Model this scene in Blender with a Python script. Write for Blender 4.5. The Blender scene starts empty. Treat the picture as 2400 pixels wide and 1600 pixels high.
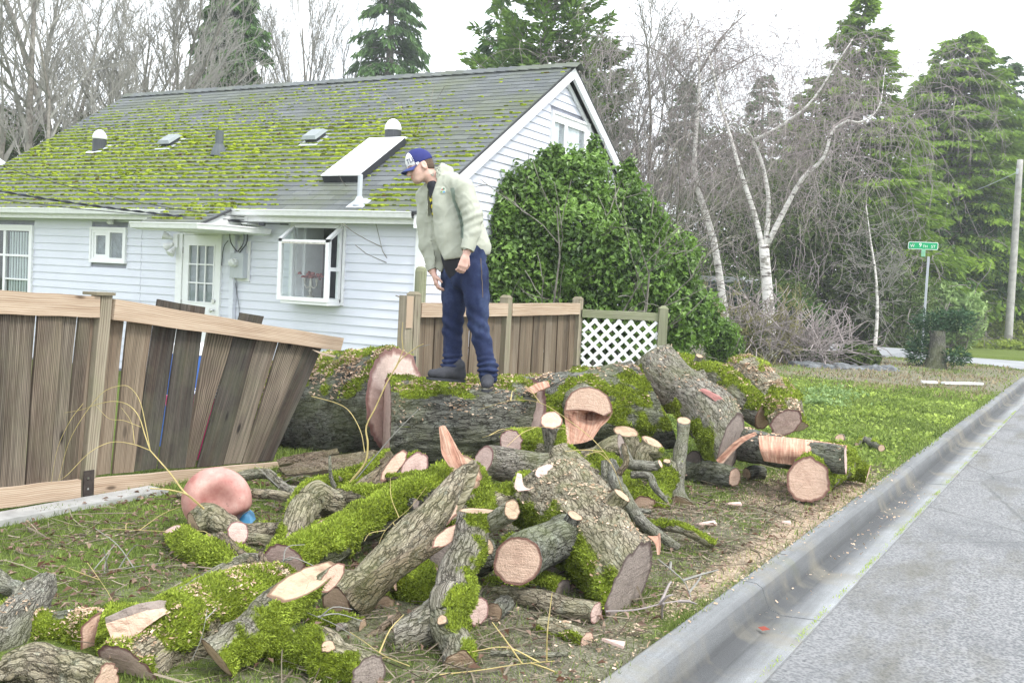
import bpy, math, random
import numpy as np
from math import radians, sin, cos, pi, sqrt, atan2, hypot
from mathutils import Matrix, Vector

rng = np.random.default_rng(7)
random.seed(7)
S = bpy.context.scene
COL = S.collection

# ------------------------------------------------------------------ camera
F_PX, PITCH, ROLL, AZ, EYE = 2428.0, radians(2.967), radians(2.92), radians(29.64), 1.7
head = np.array([-sin(AZ), cos(AZ), 0.0])
FW = head * cos(PITCH) + np.array([0, 0, -sin(PITCH)])
_r0 = np.array([head[1], -head[0], 0.0]); _u0 = np.cross(_r0, FW)
RT = cos(ROLL) * _r0 + sin(ROLL) * _u0
DN = sin(ROLL) * _r0 - cos(ROLL) * _u0
CAM = np.array([0.0, 0.0, EYE])
cd = bpy.data.cameras.new('camera'); cd.sensor_width = 36; cd.lens = 36 * F_PX / 2400
cd.clip_start = 0.1; cd.clip_end = 2000
cam = bpy.data.objects.new('camera', cd); COL.objects.link(cam)
cam.matrix_world = Matrix(((RT[0], -DN[0], -FW[0], 0), (RT[1], -DN[1], -FW[1], 0),
                           (RT[2], -DN[2], -FW[2], EYE), (0, 0, 0, 1)))
S.camera = cam

# ------------------------------------------------------------------ sky, sun, exposure
SUN_EL, SUN_AZ = radians(52), radians(100)          # azimuth clockwise from +Y
w = bpy.data.worlds.new('World'); S.world = w; w.use_nodes = True
nt = w.node_tree; nt.nodes.clear()
sky = nt.nodes.new('ShaderNodeTexSky'); sky.sky_type = 'NISHITA'; sky.sun_disc = False
sky.sun_elevation = SUN_EL; sky.sun_rotation = SUN_AZ
sky.air_density = 1.0; sky.dust_density = 3.0; sky.ozone_density = 1.0
mx = nt.nodes.new('ShaderNodeMix'); mx.data_type = 'RGBA'; mx.inputs[0].default_value = 0.86
nt.links.new(sky.outputs[0], mx.inputs[6]); mx.inputs[7].default_value = (9.2, 9.6, 10.1, 1)   # even cloud cover
bg = nt.nodes.new('ShaderNodeBackground'); bg.inputs[1].default_value = 0.105
wo = nt.nodes.new('ShaderNodeOutputWorld')
nt.links.new(mx.outputs[2], bg.inputs[0]); nt.links.new(bg.outputs[0], wo.inputs[0])
sl = bpy.data.lights.new('sun', 'SUN'); sl.energy = 1.3; sl.angle = radians(14); sl.color = (1, 0.97, 0.92)
so = bpy.data.objects.new('sun', sl); COL.objects.link(so)
so.rotation_euler = (radians(90) - SUN_EL, 0, pi - SUN_AZ)
so.location = (10, -5, 20)
S.view_settings.view_transform = 'Standard'; S.view_settings.look = 'None'
S.view_settings.exposure = 1.36; S.view_settings.gamma = 1.0; S.view_settings.use_curve_mapping = False
S.cycles.max_bounces = 6; S.cycles.transparent_max_bounces = 8
S.cycles.caustics_reflective = False; S.cycles.caustics_refractive = False

# ------------------------------------------------------------------ picture point -> place
def ray(px, py): return ((px - 1200) * RT + (py - 800) * DN) / F_PX + FW
def at_depth(px, py, d): return CAM + ray(px, py) * d
def on_x(px, py, X): r = ray(px, py); return CAM + r * (X / r[0])
def on_y(px, py, Y): r = ray(px, py); return CAM + r * (Y / r[1])
def on_z(px, py, z): r = ray(px, py); return CAM + r * ((z - EYE) / r[2])
GZ = 0.16
def on_ground(px, py, rpx=0.0, lift=0.0, zg=GZ):
    """axis point of something round of picture radius rpx whose underside is lift above the lawn"""
    r = ray(px, py); d = (zg + lift - EYE) / (r[2] - rpx / F_PX)
    return CAM + r * d, rpx * d / F_PX
def camdir(r, u, t):
    v = r * _r0 + u * np.array([0, 0, 1.0]) - t * head
    return v / np.linalg.norm(v)

# ------------------------------------------------------------------ noise
_P = np.random.default_rng(3).permutation(256); _P = np.concatenate([_P, _P, _P])
_G = np.random.default_rng(4).normal(size=(256, 3)); _G /= np.linalg.norm(_G, axis=1)[:, None]
def pn(p):
    p = np.asarray(p, float); i = np.floor(p).astype(int); f = p - i; i &= 255
    u = f * f * f * (f * (f * 6 - 15) + 10)
    def g(a, b, c):
        h = _P[_P[_P[(i[..., 0] + a) & 255] + ((i[..., 1] + b) & 255)] + ((i[..., 2] + c) & 255)]
        q = _G[h]; return q[..., 0] * (f[..., 0] - a) + q[..., 1] * (f[..., 1] - b) + q[..., 2] * (f[..., 2] - c)
    L = lambda a, b, t: a + (b - a) * t
    x00 = L(g(0, 0, 0), g(1, 0, 0), u[..., 0]); x10 = L(g(0, 1, 0), g(1, 1, 0), u[..., 0])
    x01 = L(g(0, 0, 1), g(1, 0, 1), u[..., 0]); x11 = L(g(0, 1, 1), g(1, 1, 1), u[..., 0])
    return L(L(x00, x10, u[..., 1]), L(x01, x11, u[..., 1]), u[..., 2]) * 1.6
def fbm(p, o=4):
    s = 0; a = 1.0; p = np.asarray(p, float)
    for k in range(o): s = s + a * pn(p + 17.3 * k); p = p * 2.03; a *= 0.5
    return s
def sst(x, a, b): t = np.clip((x - a) / (b - a), 0, 1); return t * t * (3 - 2 * t)

# ------------------------------------------------------------------ mesh building
class MB:
    def __init__(s): s.V = []; s.T = []; s.Q = []; s.n = 0; s.A = {}
    def add(s, V, F, **at):
        V = np.asarray(V, float).reshape(-1, 3); F = np.asarray(F, int)
        if F.size:
            (s.T if F.shape[1] == 3 else s.Q).append(F + s.n)
        s.V.append(V)
        for k in set(s.A) | set(at):
            s.A.setdefault(k, [])
            have = sum(len(x) for x in s.A[k])
            if have < s.n: s.A[k].append(np.zeros(s.n - have))
            v = at.get(k, 0.0); s.A[k].append(np.full(len(V), v, float) if np.isscalar(v) else np.asarray(v, float))
        s.n += len(V); return s
    def faces(s, F): F = np.asarray(F, int); (s.T if F.shape[1] == 3 else s.Q).append(F); return s
    def box(s, c, d, R=None, **at):
        q = np.array([[x, y, z] for z in (-.5, .5) for y in (-.5, .5) for x in (-.5, .5)]) * np.asarray(d, float)
        if R is not None: q = q @ np.asarray(R).T
        return s.add(q + np.asarray(c, float), BOXF, **at)
    def bx(s, x0, x1, y0, y1, z0, z1, **at): return s.box(((x0 + x1) / 2, (y0 + y1) / 2, (z0 + z1) / 2), (x1 - x0, y1 - y0, z1 - z0), **at)
    def hexa(s, q, **at): return s.add(q, BOXF, **at)     # 8 corners in box order
    def tube(s, P, R, n=8, cap=True, **at):
        P = np.asarray(P, float); R = np.broadcast_to(np.asarray(R, float), (len(P),))
        Nn, Bn, _ = frames(P); a = np.arange(n) * 2 * pi / n
        V = P[:, None] + R[:, None, None] * (np.cos(a)[None, :, None] * Nn[:, None] + np.sin(a)[None, :, None] * Bn[:, None])
        s.add(V.reshape(-1, 3), gridF(len(P), n), **at)
        if cap:
            b = s.n - len(P) * n
            for o, rev in ((b, True), (b + (len(P) - 1) * n, False)):
                c = P[0] if rev else P[-1]; s.add([c], np.zeros((0, 3), int), **at); k = s.n - 1
                i = np.arange(n); t = np.stack([np.full(n, k), o + i, o + (i + 1) % n], 1)
                s.T.append(t[:, ::-1] if rev else t)
        return s
    def build(s, name, mat, parent=None, smooth=False, **props):
        return mesh_obj(name, np.concatenate(s.V), s.T, s.Q, mat, parent, smooth, {k: np.concatenate(v) for k, v in s.A.items()}, props)
BOXF = np.array([[0, 2, 3, 1], [4, 5, 7, 6], [0, 1, 5, 4], [2, 6, 7, 3], [0, 4, 6, 2], [1, 3, 7, 5]])
def gridF(m, n, wrap=True):
    i = np.arange(m - 1)[:, None] * n; j = np.arange(n if wrap else n - 1)[None]; j2 = (j + 1) % n
    return np.stack([i + j, i + j2, i + n + j2, i + n + j], -1).reshape(-1, 4)
def frames(P):
    T = np.gradient(P, axis=0) if len(P) > 2 else np.repeat((P[-1] - P[0])[None], len(P), 0)
    T = T / np.maximum(np.linalg.norm(T, axis=1), 1e-9)[:, None]
    ref = np.array([0, 0, 1.0]) if abs(T[0][2]) < .9 else np.array([1.0, 0, 0])
    n = np.cross(ref, T[0]); n /= np.linalg.norm(n); N = [n]
    for k in range(1, len(P)):
        n = N[-1] - T[k] * (N[-1] @ T[k]); N.append(n / np.linalg.norm(n))
    N = np.array(N); return N, np.cross(T, N), T
def make_mesh(name, V, T, Q, mat, smooth=False, attrs=None):
    me = bpy.data.meshes.new(name)
    T = np.concatenate(T) if len(T) else np.zeros((0, 3), int); Q = np.concatenate(Q) if len(Q) else np.zeros((0, 4), int)
    me.vertices.add(len(V)); me.vertices.foreach_set('co', np.ascontiguousarray(V, np.float32).ravel())
    nl = T.size + Q.size; me.loops.add(nl); me.loops.foreach_set('vertex_index', np.concatenate([T.ravel(), Q.ravel()]).astype(np.int32))
    me.polygons.add(len(T) + len(Q))
    ls = np.concatenate([np.arange(len(T)) * 3, T.size + np.arange(len(Q)) * 4]).astype(np.int32)
    me.polygons.foreach_set('loop_start', ls)
    me.polygons.foreach_set('use_smooth', np.full(len(ls), bool(smooth)))
    me.update(calc_edges=True)
    for k, v in (attrs or {}).items():
        v = np.asarray(v, np.float32)
        a = me.attributes.new(k, 'FLOAT' if v.ndim == 1 else 'FLOAT_VECTOR', 'POINT')
        a.data.foreach_set('value' if v.ndim == 1 else 'vector', v.ravel())
    if mat: me.materials.append(mat)
    return me
def put(name, me, parent=None, **props):
    o = bpy.data.objects.new(name, me); COL.objects.link(o)
    if parent is not None: o.parent = parent; o.matrix_parent_inverse = parent.matrix_world.inverted()
    for k, v in props.items(): o[k] = v
    return o
def mesh_obj(name, V, T, Q, mat, parent=None, smooth=False, attrs=None, props=None):
    return put(name, make_mesh(name, V, T, Q, mat, smooth, attrs), parent, **(props or {}))
def thing(name, label, cat, loc=(0, 0, 0), group=None):
    o = bpy.data.objects.new(name, None); COL.objects.link(o); o.location = Vector([float(x) for x in loc]); o.empty_display_size = .1
    o.matrix_world = Matrix.Translation(o.location)
    o['label'] = label; o['category'] = cat
    if group: o['group'] = group
    return o
def tag(o, label, cat, group=None):
    o['label'] = label; o['category'] = cat
    if group: o['group'] = group
    return o
def segs(P0, P1, R0, R1, n=3):
    """prisms for many twig segments at once"""
    P0 = np.asarray(P0, float); P1 = np.asarray(P1, float); m = len(P0)
    T = P1 - P0; T /= np.maximum(np.linalg.norm(T, axis=1), 1e-9)[:, None]
    ref = np.where(np.abs(T[:, 2:3]) < .9, np.array([[0, 0, 1.0]]), np.array([[1.0, 0, 0]]))
    N = np.cross(ref, T); N /= np.linalg.norm(N, axis=1)[:, None]; B = np.cross(T, N)
    a = np.arange(n) * 2 * pi / n
    C = np.cos(a)[None, :, None] * N[:, None] + np.sin(a)[None, :, None] * B[:, None]
    V = np.concatenate([P0[:, None] + C * np.asarray(R0)[:, None, None], P1[:, None] + C * np.asarray(R1)[:, None, None]], 1).reshape(-1, 3)
    i = np.arange(m)[:, None] * 2 * n; j = np.arange(n)[None]; j2 = (j + 1) % n
    F = np.stack([i + j, i + j2, i + n + j2, i + n + j], -1).reshape(-1, 4)
    return V, F
def unit(v): v = np.asarray(v, float); return v / np.maximum(np.linalg.norm(v, axis=-1, keepdims=True), 1e-9)
def catmull(P, m):
    P = np.asarray(P, float)
    if len(P) == 2: t = np.linspace(0, 1, m)[:, None]; return P[0] * (1 - t) + P[1] * t
    Q = np.concatenate([[2 * P[0] - P[1]], P, [2 * P[-1] - P[-2]]]); k = len(P) - 1
    u = np.linspace(0, k, m); i = np.minimum(u.astype(int), k - 1); t = (u - i)[:, None]
    a, b, c, d = Q[i], Q[i + 1], Q[i + 2], Q[i + 3]
    return .5 * (2 * b + (c - a) * t + (2 * a - 5 * b + 4 * c - d) * t * t + (3 * b - a - 3 * c + d) * t ** 3)

# ------------------------------------------------------------------ materials
class G:
    def __init__(s, name):
        s.m = bpy.data.materials.new(name); s.m.use_nodes = True; s.t = s.m.node_tree; s.t.nodes.clear()
    def n(s, t): return s.t.nodes.new(t)
    def lk(s, a, b):
        if hasattr(a, 'is_linked') or isinstance(a, bpy.types.NodeSocket): s.t.links.new(a, b)
        else:
            if isinstance(a, tuple) and len(a) == 3 and b.type == 'RGBA': a = a + (1,)
            b.default_value = a
    def co(s, k='Object'): return s.n('ShaderNodeTexCoord').outputs[k]
    def pos(s): return s.n('ShaderNodeNewGeometry').outputs['Position']
    def at(s, nm, k='Fac'): x = s.n('ShaderNodeAttribute'); x.attribute_name = nm; return x.outputs[k]
    def rnd(s): return s.n('ShaderNodeObjectInfo').outputs['Random']
    def map(s, v, sc=(1, 1, 1), rot=(0, 0, 0), loc=(0, 0, 0)):
        x = s.n('ShaderNodeMapping'); s.lk(v, x.inputs[0]); s.lk(sc, x.inputs['Scale']); x.inputs['Rotation'].default_value = rot; s.lk(loc, x.inputs['Location']); return x.outputs[0]
    def noise(s, v, sc=5, det=4, rough=.55, dist=0, k='Fac'):
        x = s.n('ShaderNodeTexNoise'); s.lk(v, x.inputs['Vector']); x.inputs['Scale'].default_value = sc; x.inputs['Detail'].default_value = det
        x.inputs['Roughness'].default_value = rough; x.inputs['Distortion'].default_value = dist; return x.outputs[k]
    def voro(s, v, sc=5, feat='F1', k='Distance', rand=1):
        x = s.n('ShaderNodeTexVoronoi'); x.feature = feat; s.lk(v, x.inputs['Vector']); x.inputs['Scale'].default_value = sc; x.inputs['Randomness'].default_value = rand; return x.outputs[k]
    def wave(s, v, sc=5, dist=2, det=2, dsc=1, typ='BANDS', d='X'):
        x = s.n('ShaderNodeTexWave'); x.wave_type = typ
        if typ == 'BANDS': x.bands_direction = d
        s.lk(v, x.inputs['Vector']); x.inputs['Scale'].default_value = sc; x.inputs['Distortion'].default_value = dist
        x.inputs['Detail'].default_value = det; x.inputs['Detail Scale'].default_value = dsc; return x.outputs['Fac']
    def ramp(s, f, *st, interp='LINEAR'):
        x = s.n('ShaderNodeValToRGB'); s.lk(f, x.inputs[0]); e = x.color_ramp.elements; x.color_ramp.interpolation = interp
        while len(e) < len(st): e.new(.5)
        for a, (p, c) in zip(e, st):
            a.position = p; a.color = (c, c, c, 1) if np.isscalar(c) else tuple(c) + (1,)
        return x.outputs[0]
    def mix(s, f, a, b, mode='MIX'):
        x = s.n('ShaderNodeMix'); x.data_type = 'RGBA'; x.blend_type = mode; s.lk(f, x.inputs[0]); s.lk(a, x.inputs[6]); s.lk(b, x.inputs[7]); return x.outputs[2]
    def ma(s, op, a, b=0.0, c=None, clamp=False):
        x = s.n('ShaderNodeMath'); x.operation = op; x.use_clamp = clamp; s.lk(a, x.inputs[0]); s.lk(b, x.inputs[1])
        if c is not None: s.lk(c, x.inputs[2])
        return x.outputs[0]
    def sep(s, v): x = s.n('ShaderNodeSeparateXYZ'); s.lk(v, x.inputs[0]); return x.outputs
    def bump(s, h, st=.5, d=.01, nrm=None):
        x = s.n('ShaderNodeBump'); s.lk(h, x.inputs['Height']); x.inputs['Strength'].default_value = st; x.inputs['Distance'].default_value = d
        if nrm is not None: s.lk(nrm, x.inputs['Normal'])
        return x.outputs[0]
    def out(s, col, rough=.8, nrm=None, spec=.3, metal=0, trans=0, sss=0, alpha=None, sheen=0, ior=1.45):
        b = s.n('ShaderNodeBsdfPrincipled'); s.lk(col, b.inputs['Base Color']); s.lk(rough, b.inputs['Roughness'])
        b.inputs['Specular IOR Level'].default_value = spec; s.lk(metal, b.inputs['Metallic']); b.inputs['IOR'].default_value = ior
        b.inputs['Transmission Weight'].default_value = trans
        if sheen: b.inputs['Sheen Weight'].default_value = sheen
        if nrm is not None: s.lk(nrm, b.inputs['Normal'])
        o = s.n('ShaderNodeOutputMaterial'); s.t.links.new(b.outputs[0], o.inputs[0]); return s.m
    def leaf(s, col, tr=.35, rough=.5, nrm=None, spec=.3):
        b = s.n('ShaderNodeBsdfPrincipled'); s.lk(col, b.inputs['Base Color']); b.inputs['Roughness'].default_value = rough; b.inputs['Specular IOR Level'].default_value = spec
        t = s.n('ShaderNodeBsdfTranslucent'); s.lk(col, t.inputs[0]); m = s.n('ShaderNodeMixShader'); m.inputs[0].default_value = tr
        s.t.links.new(b.outputs[0], m.inputs[1]); s.t.links.new(t.outputs[0], m.inputs[2])
        o = s.n('ShaderNodeOutputMaterial'); s.t.links.new(m.outputs[0], o.inputs[0]); return s.m

def plain(name, col, rough=.6, spec=.3, metal=0, var=.12, sc=6, bump=0.0):
    g = G(name); f = g.noise(g.co(), sc, 5, .6)
    c = g.mix(g.ramp(f, (.3, 0.0), (.7, 1.0)), tuple(x * (1 - var) for x in col), tuple(min(1, x * (1 + var)) for x in col))
    return g.out(c, rough, g.bump(f, .3, bump) if bump else None, spec, metal)
def M_bark(name, lo, mid, hi, furrow=1.0, lichen=.25):
    g = G(name); u = g.at('uvw', 'Vector'); v = g.map(u, (1, .26, 1))
    wob = g.n('ShaderNodeVectorMath'); wob.operation = 'ADD'; nz = g.noise(u, 24, 3, .6, 0, 'Color'); sc = g.n('ShaderNodeVectorMath'); sc.operation = 'SCALE'; g.lk(nz, sc.inputs[0]); sc.inputs['Scale'].default_value = .03
    g.lk(v, wob.inputs[0]); g.lk(sc.outputs[0], wob.inputs[1]); v = wob.outputs[0]
    big = g.noise(u, 3.0, 4, .6); c1 = g.voro(v, 46 * furrow, 'DISTANCE_TO_EDGE'); c2 = g.voro(v, 95 * furrow, 'DISTANCE_TO_EDGE')
    fn = g.noise(v, 130, 6, .7, .4); wv = g.noise(v, 26 * furrow, 5, .62, .8); spk = g.noise(u, 300, 2, .6)
    k1 = g.ramp(g.ma('ADD', c1, g.ma('MULTIPLY', g.ma('SUBTRACT', wv, .5), .28)), (.0, 0), (.10, 1)); k2 = g.ramp(c2, (0, 0), (.12, 1))
    h = g.ma('ADD', g.ma('MULTIPLY', k1, .5), g.ma('ADD', g.ma('MULTIPLY', k2, .16), g.ma('MULTIPLY', wv, .5)))
    c = g.ramp(g.ma('ADD', g.ma('MULTIPLY', wv, .6), g.ma('MULTIPLY', fn, .5)), (.32, lo), (.52, mid), (.72, hi))
    c = g.mix(g.ma('MULTIPLY', g.ma('SUBTRACT', 1.0, k1), .8), c, tuple(x * .35 for x in lo)); c = g.mix(g.ma('MULTIPLY', g.ma('SUBTRACT', 1.0, k2), .35), c, tuple(x * .5 for x in lo))
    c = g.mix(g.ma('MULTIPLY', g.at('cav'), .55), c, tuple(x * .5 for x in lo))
    lic = g.ramp(g.noise(u, 14, 6, .75), (.56, 0.0), (.63, 1.0))
    c = g.mix(g.ma('MULTIPLY', lic, lichen), c, (.46, .50, .42)); c = g.mix(g.ramp(spk, (.62, 0.0), (.70, .5)), c, (.5, .5, .46))
    grn = g.ramp(big, (.42, 0.0), (.65, 1.0)); c = g.mix(g.ma('MULTIPLY', grn, .38), c, (.17, .20, .065))
    mo = g.at('moss'); mc = g.ramp(g.noise(u, 55, 5, .7), (.3, (.07, .10, .008)), (.7, (.26, .33, .03)))
    c = g.mix(g.ramp(g.ma('ADD', mo, g.ma('MULTIPLY', g.ma('SUBTRACT', fn, .5), .7)), (.35, 0.0), (.6, 1.0)), c, mc)
    c = g.mix(.3, c, g.ramp(g.rnd(), (0, (.20, .17, .13)), (1, (.40, .39, .35))), 'SOFT_LIGHT')
    return g.out(c, .92, g.bump(g.ma('ADD', h, g.ma('MULTIPLY', fn, .3)), 1.0, .016), .15)
def M_wood(name, a, b, rim, stain=(.3, .2, .16), st=.25):
    g = G(name); v = g.co(); r = g.at('rad'); w1 = g.noise(v, 12, 5, .65)
    rr = g.ma('ADD', r, g.ma('MULTIPLY', w1, .10))
    ring = g.ma('SINE', g.ma('MULTIPLY', rr, 95.0)); ring2 = g.ma('SINE', g.ma('MULTIPLY', rr, 37.0))
    f = g.ma('ADD', g.ma('MULTIPLY', ring, .035), g.ma('ADD', g.ma('MULTIPLY', ring2, .06), g.noise(v, 45, 6, .7)))
    c = g.ramp(f, (.2, b), (.8, a))
    c = g.mix(g.ramp(r, (.0, .5), (.35, 0.0)), c, g.mix(.5, b, stain))
    c = g.mix(g.ma('MULTIPLY', g.ramp(g.noise(v, 7, 5, .7), (.5, 0.0), (.66, 1.0)), st), c, stain)
    sv = g.noise(g.map(v, (3, 3, 60), (.5, .4, .3)), 1.5, 4, .6); c = g.mix(g.ramp(sv, (.46, 0.0), (.62, .45)), c, b)
    ck = g.voro(g.map(v, (1, 1, 1)), 9, 'DISTANCE_TO_EDGE'); c = g.mix(g.ma('MULTIPLY', g.ramp(g.ma('ADD', ck, g.ma('MULTIPLY', w1, .05)), (.028, .7), (.04, 0.0)), .6), c, stain)
    c = g.mix(g.ramp(g.ma('ADD', r, g.ma('MULTIPLY', g.ma('SUBTRACT', w1, .5), .10)), (.85, 0.0), (.93, 1.0)), c, rim)
    return g.out(c, .8, g.bump(g.ma('ADD', g.ma('ADD', f, sv), g.noise(v, 120, 2, .5)), .7, .006), .2)
def M_board(name, a, b, c3, knot=.6, gs=1.0, green=0.0, tints=None):
    """weathered or fresh sawn timber; 'bv' = along-grain coordinates, 'rnd' per board"""
    g = G(name); v = g.at('bv', 'Vector'); rn = g.at('rnd')
    off = g.n('ShaderNodeCombineXYZ'); g.lk(g.ma('MULTIPLY', rn, 31.0), off.inputs[0]); g.lk(g.ma('MULTIPLY', rn, 17.0), off.inputs[2])
    va = g.n('ShaderNodeVectorMath'); g.lk(v, va.inputs[0]); g.lk(off.outputs[0], va.inputs[1]); v = va.outputs[0]
    kv = g.voro(g.map(v, (5.5, 5.5, 2.0)), 1.0, 'F1'); k = g.ramp(kv, (.05, 1.0), (.11, 0.0)); kh = g.ramp(kv, (.06, 1.0), (.3, 0.0))
    gr = g.noise(g.map(v, (26 * gs, 26 * gs, 1.0)), 1.6, 6, .65, .5); gr2 = g.wave(g.map(v, (9 * gs, 9 * gs, .55)), 3.2, 5.0, 3, 1.2)
    f = g.ma('ADD', g.ma('MULTIPLY', gr, .75), g.ma('MULTIPLY', gr2, .28))
    c = g.ramp(f, (.25, c3), (.5, b), (.78, a))
    st = g.noise(g.map(v, (3, 3, .5)), 1.5, 3, .6); c = g.mix(g.ramp(st, (.4, 0.0), (.75, .5)), c, c3)
    c = g.mix(.55, c, g.ramp(rn, (0, .36), (1, .68)), 'OVERLAY')
    if tints: c = g.mix(1.0, c, g.ramp(rn, *tints), 'MULTIPLY'); c = g.mix(g.ramp(g.noise(g.map(v, (7, 7, .5)), 1.3, 4, .6), (.45, 0.0), (.62, .6)), c, g.mix(1.0, c, g.ramp(rn, (0, (.9, .6, .5)), (.5, (.55, .5, .5)), (1, (1, .8, .7))), 'MULTIPLY'))
    if green: c = g.mix(g.ma('MULTIPLY', g.ramp(g.noise(v, 3, 4, .7), (.45, 0.0), (.7, 1.0)), green), c, (.2, .23, .12))
    c = g.mix(g.ma('MULTIPLY', kh, .35 * knot), c, c3); c = g.mix(g.ma('MULTIPLY', k, knot), c, tuple(x * .35 for x in c3))
    return g.out(c, .85, g.bump(f, .5, .004), .2)
def M_leaf(name, dark, light, tr=.3, rough=.5, spec=.3):
    g = G(name); r = g.at('rnd'); c = g.ramp(r, (0, dark), (.55, tuple((a + b) / 2 for a, b in zip(dark, light))), (1, light)); return g.leaf(c, tr, rough, None, spec)
# ================================================================== materials in use
m_bark_grey = M_bark('bark_grey', (.085, .072, .056), (.26, .24, .20), (.42, .40, .355))
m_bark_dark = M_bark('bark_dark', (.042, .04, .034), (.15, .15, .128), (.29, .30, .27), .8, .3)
m_bark_tan = M_bark('bark_tan', (.11, .09, .06), (.32, .28, .205), (.48, .44, .35), 1.0, .3)
m_bark_smooth = M_bark('bark_smooth', (.14, .13, .11), (.27, .26, .22), (.38, .37, .33), 1.6, .3)
m_bark_brown = M_bark('bark_brown', (.09, .06, .04), (.22, .17, .12), (.34, .29, .23), 1.0, .15)
m_wood = M_wood('fresh_cut_wood', (.66, .49, .38), (.53, .36, .27), (.20, .11, .085), (.34, .20, .15), .4)
m_wood_pink = M_wood('pink_cut_wood', (.64, .49, .43), (.50, .36, .31), (.22, .12, .11), (.30, .19, .17), .4)
m_wood_pale = M_wood('pale_pink_cut_wood', (.74, .59, .52), (.62, .46, .40), (.28, .16, .14), (.42, .28, .24), .3)
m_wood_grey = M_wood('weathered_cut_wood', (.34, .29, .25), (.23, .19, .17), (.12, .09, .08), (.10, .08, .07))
m_wood_tan = M_wood('tan_cut_wood', (.56, .43, .30), (.40, .28, .19), (.17, .11, .07), (.15, .09, .06), .6)
m_moss = M_leaf('moss', (.085, .11, .018), (.45, .56, .085), .25, .9, .05)
m_moss_olive = M_leaf('olive_moss', (.065, .08, .014), (.33, .42, .06), .2, .9, .05)
m_chip = M_leaf('sawdust', (.36, .24, .15), (.72, .56, .42), .1, .9, .1)
m_concrete = plain('concrete', (.36, .36, .35), .85, .2, 0, .25, 5, .01)
def _street():
    g = G('asphalt'); p = g.pos(); agg = g.voro(p, 58); n = g.noise(p, 120, 4, .75); big = g.noise(g.map(p, (1, .12, 1)), .9, 5, .6)
    pat = g.noise(p, .8, 6, .7); brn = g.noise(g.map(p, (1, .3, 1)), 1.7, 5, .7)
    c = g.ramp(g.ma('ADD', agg, g.ma('MULTIPLY', n, .6)), (.3, (.085, .09, .095)), (.75, (.165, .17, .175)), (.95, (.27, .27, .27)))
    c = g.mix(g.ramp(big, (.35, 0.0), (.65, .5)), c, (.21, .215, .22)); c = g.mix(g.ramp(pat, (.5, 0.0), (.7, .5)), c, (.085, .09, .095))
    c = g.mix(g.ramp(brn, (.5, 0.0), (.66, .65)), c, (.12, .115, .09)); c = g.mix(g.ramp(g.noise(p, 26, 3, .7), (.56, 0.0), (.66, .55)), c, (.06, .063, .066))
    cr = g.voro(g.map(p, (.35, .35, .35)), 1.0, 'DISTANCE_TO_EDGE'); dd = g.noise(p, 6, 4, .6)
    c = g.mix(g.ramp(g.ma('ADD', cr, g.ma('MULTIPLY', dd, .02)), (.0105, .6), (.0145, 0.0)), c, (.08, .085, .08))
    return g.out(c, .85, g.bump(g.ma('ADD', agg, n), .8, .006), .25)
m_street = _street()
def _conc():
    g = G('kerb_concrete'); p = g.pos(); n = g.noise(p, 3.5, 6, .65); f = g.noise(p, 170, 2, .6); st = g.noise(g.map(p, (4, .25, 4)), 1.4, 5, .65)
    c = g.ramp(n, (.3, (.25, .265, .275)), (.7, (.37, .385, .395))); c = g.mix(g.ramp(st, (.42, 0.0), (.68, .7)), c, (.17, .175, .18))
    c = g.mix(g.ramp(f, (.42, .5), (.55, 0.0)), c, (.17, .17, .16)); c = g.mix(g.ma('MULTIPLY', g.ramp(g.noise(p, 2.1, 4, .7), (.55, 0.0), (.7, 1.0)), .45), c, (.24, .25, .15))
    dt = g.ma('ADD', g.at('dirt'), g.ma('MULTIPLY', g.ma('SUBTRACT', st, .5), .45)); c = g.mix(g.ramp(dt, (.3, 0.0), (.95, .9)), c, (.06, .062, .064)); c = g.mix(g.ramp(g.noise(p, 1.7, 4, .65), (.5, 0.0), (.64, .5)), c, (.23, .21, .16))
    return g.out(c, .85, g.bump(g.ma('ADD', f, n), .6, .005), .25)
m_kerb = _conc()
def _ground():
    g = G('lawn_soil'); p = g.pos(); d = g.at('deb'); s = g.at('saw'); gr = g.at('grs')
    n = g.noise(p, 9, 6, .7); f = g.noise(p, 55, 4, .7); st = g.noise(g.map(p, (1, 1, 1), (0, 0, .6)), 28, 5, .7, 2.5)
    soil = g.ramp(f, (.3, (.055, .055, .035)), (.7, (.17, .165, .10))); grass = g.ramp(f, (.3, (.06, .085, .02)), (.7, (.19, .25, .06)))
    straw = g.ramp(st, (.35, (.09, .085, .06)), (.5, (.22, .21, .15)), (.65, (.40, .37, .29)))
    c = g.mix(g.ramp(g.ma('ADD', gr, g.ma('MULTIPLY', g.ma('SUBTRACT', n, .5), 1.6)), (.35, 0.0), (.6, 1.0)), soil, grass)
    c = g.mix(g.ramp(g.ma('ADD', d, g.ma('MULTIPLY', g.ma('SUBTRACT', n, .5), 1.5)), (.42, 0.0), (.68, .85)), c, straw)
    c = g.mix(g.ramp(g.ma('ADD', s, g.ma('MULTIPLY', g.ma('SUBTRACT', f, .5), 1.2)), (.4, 0.0), (.65, 1.0)), c, g.ramp(f, (.3, (.34, .26, .18)), (.7, (.62, .50, .38))))
    return g.out(c, .95, g.bump(g.ma('ADD', f, n), 1.0, .03), .05)
m_ground = _ground()

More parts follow.
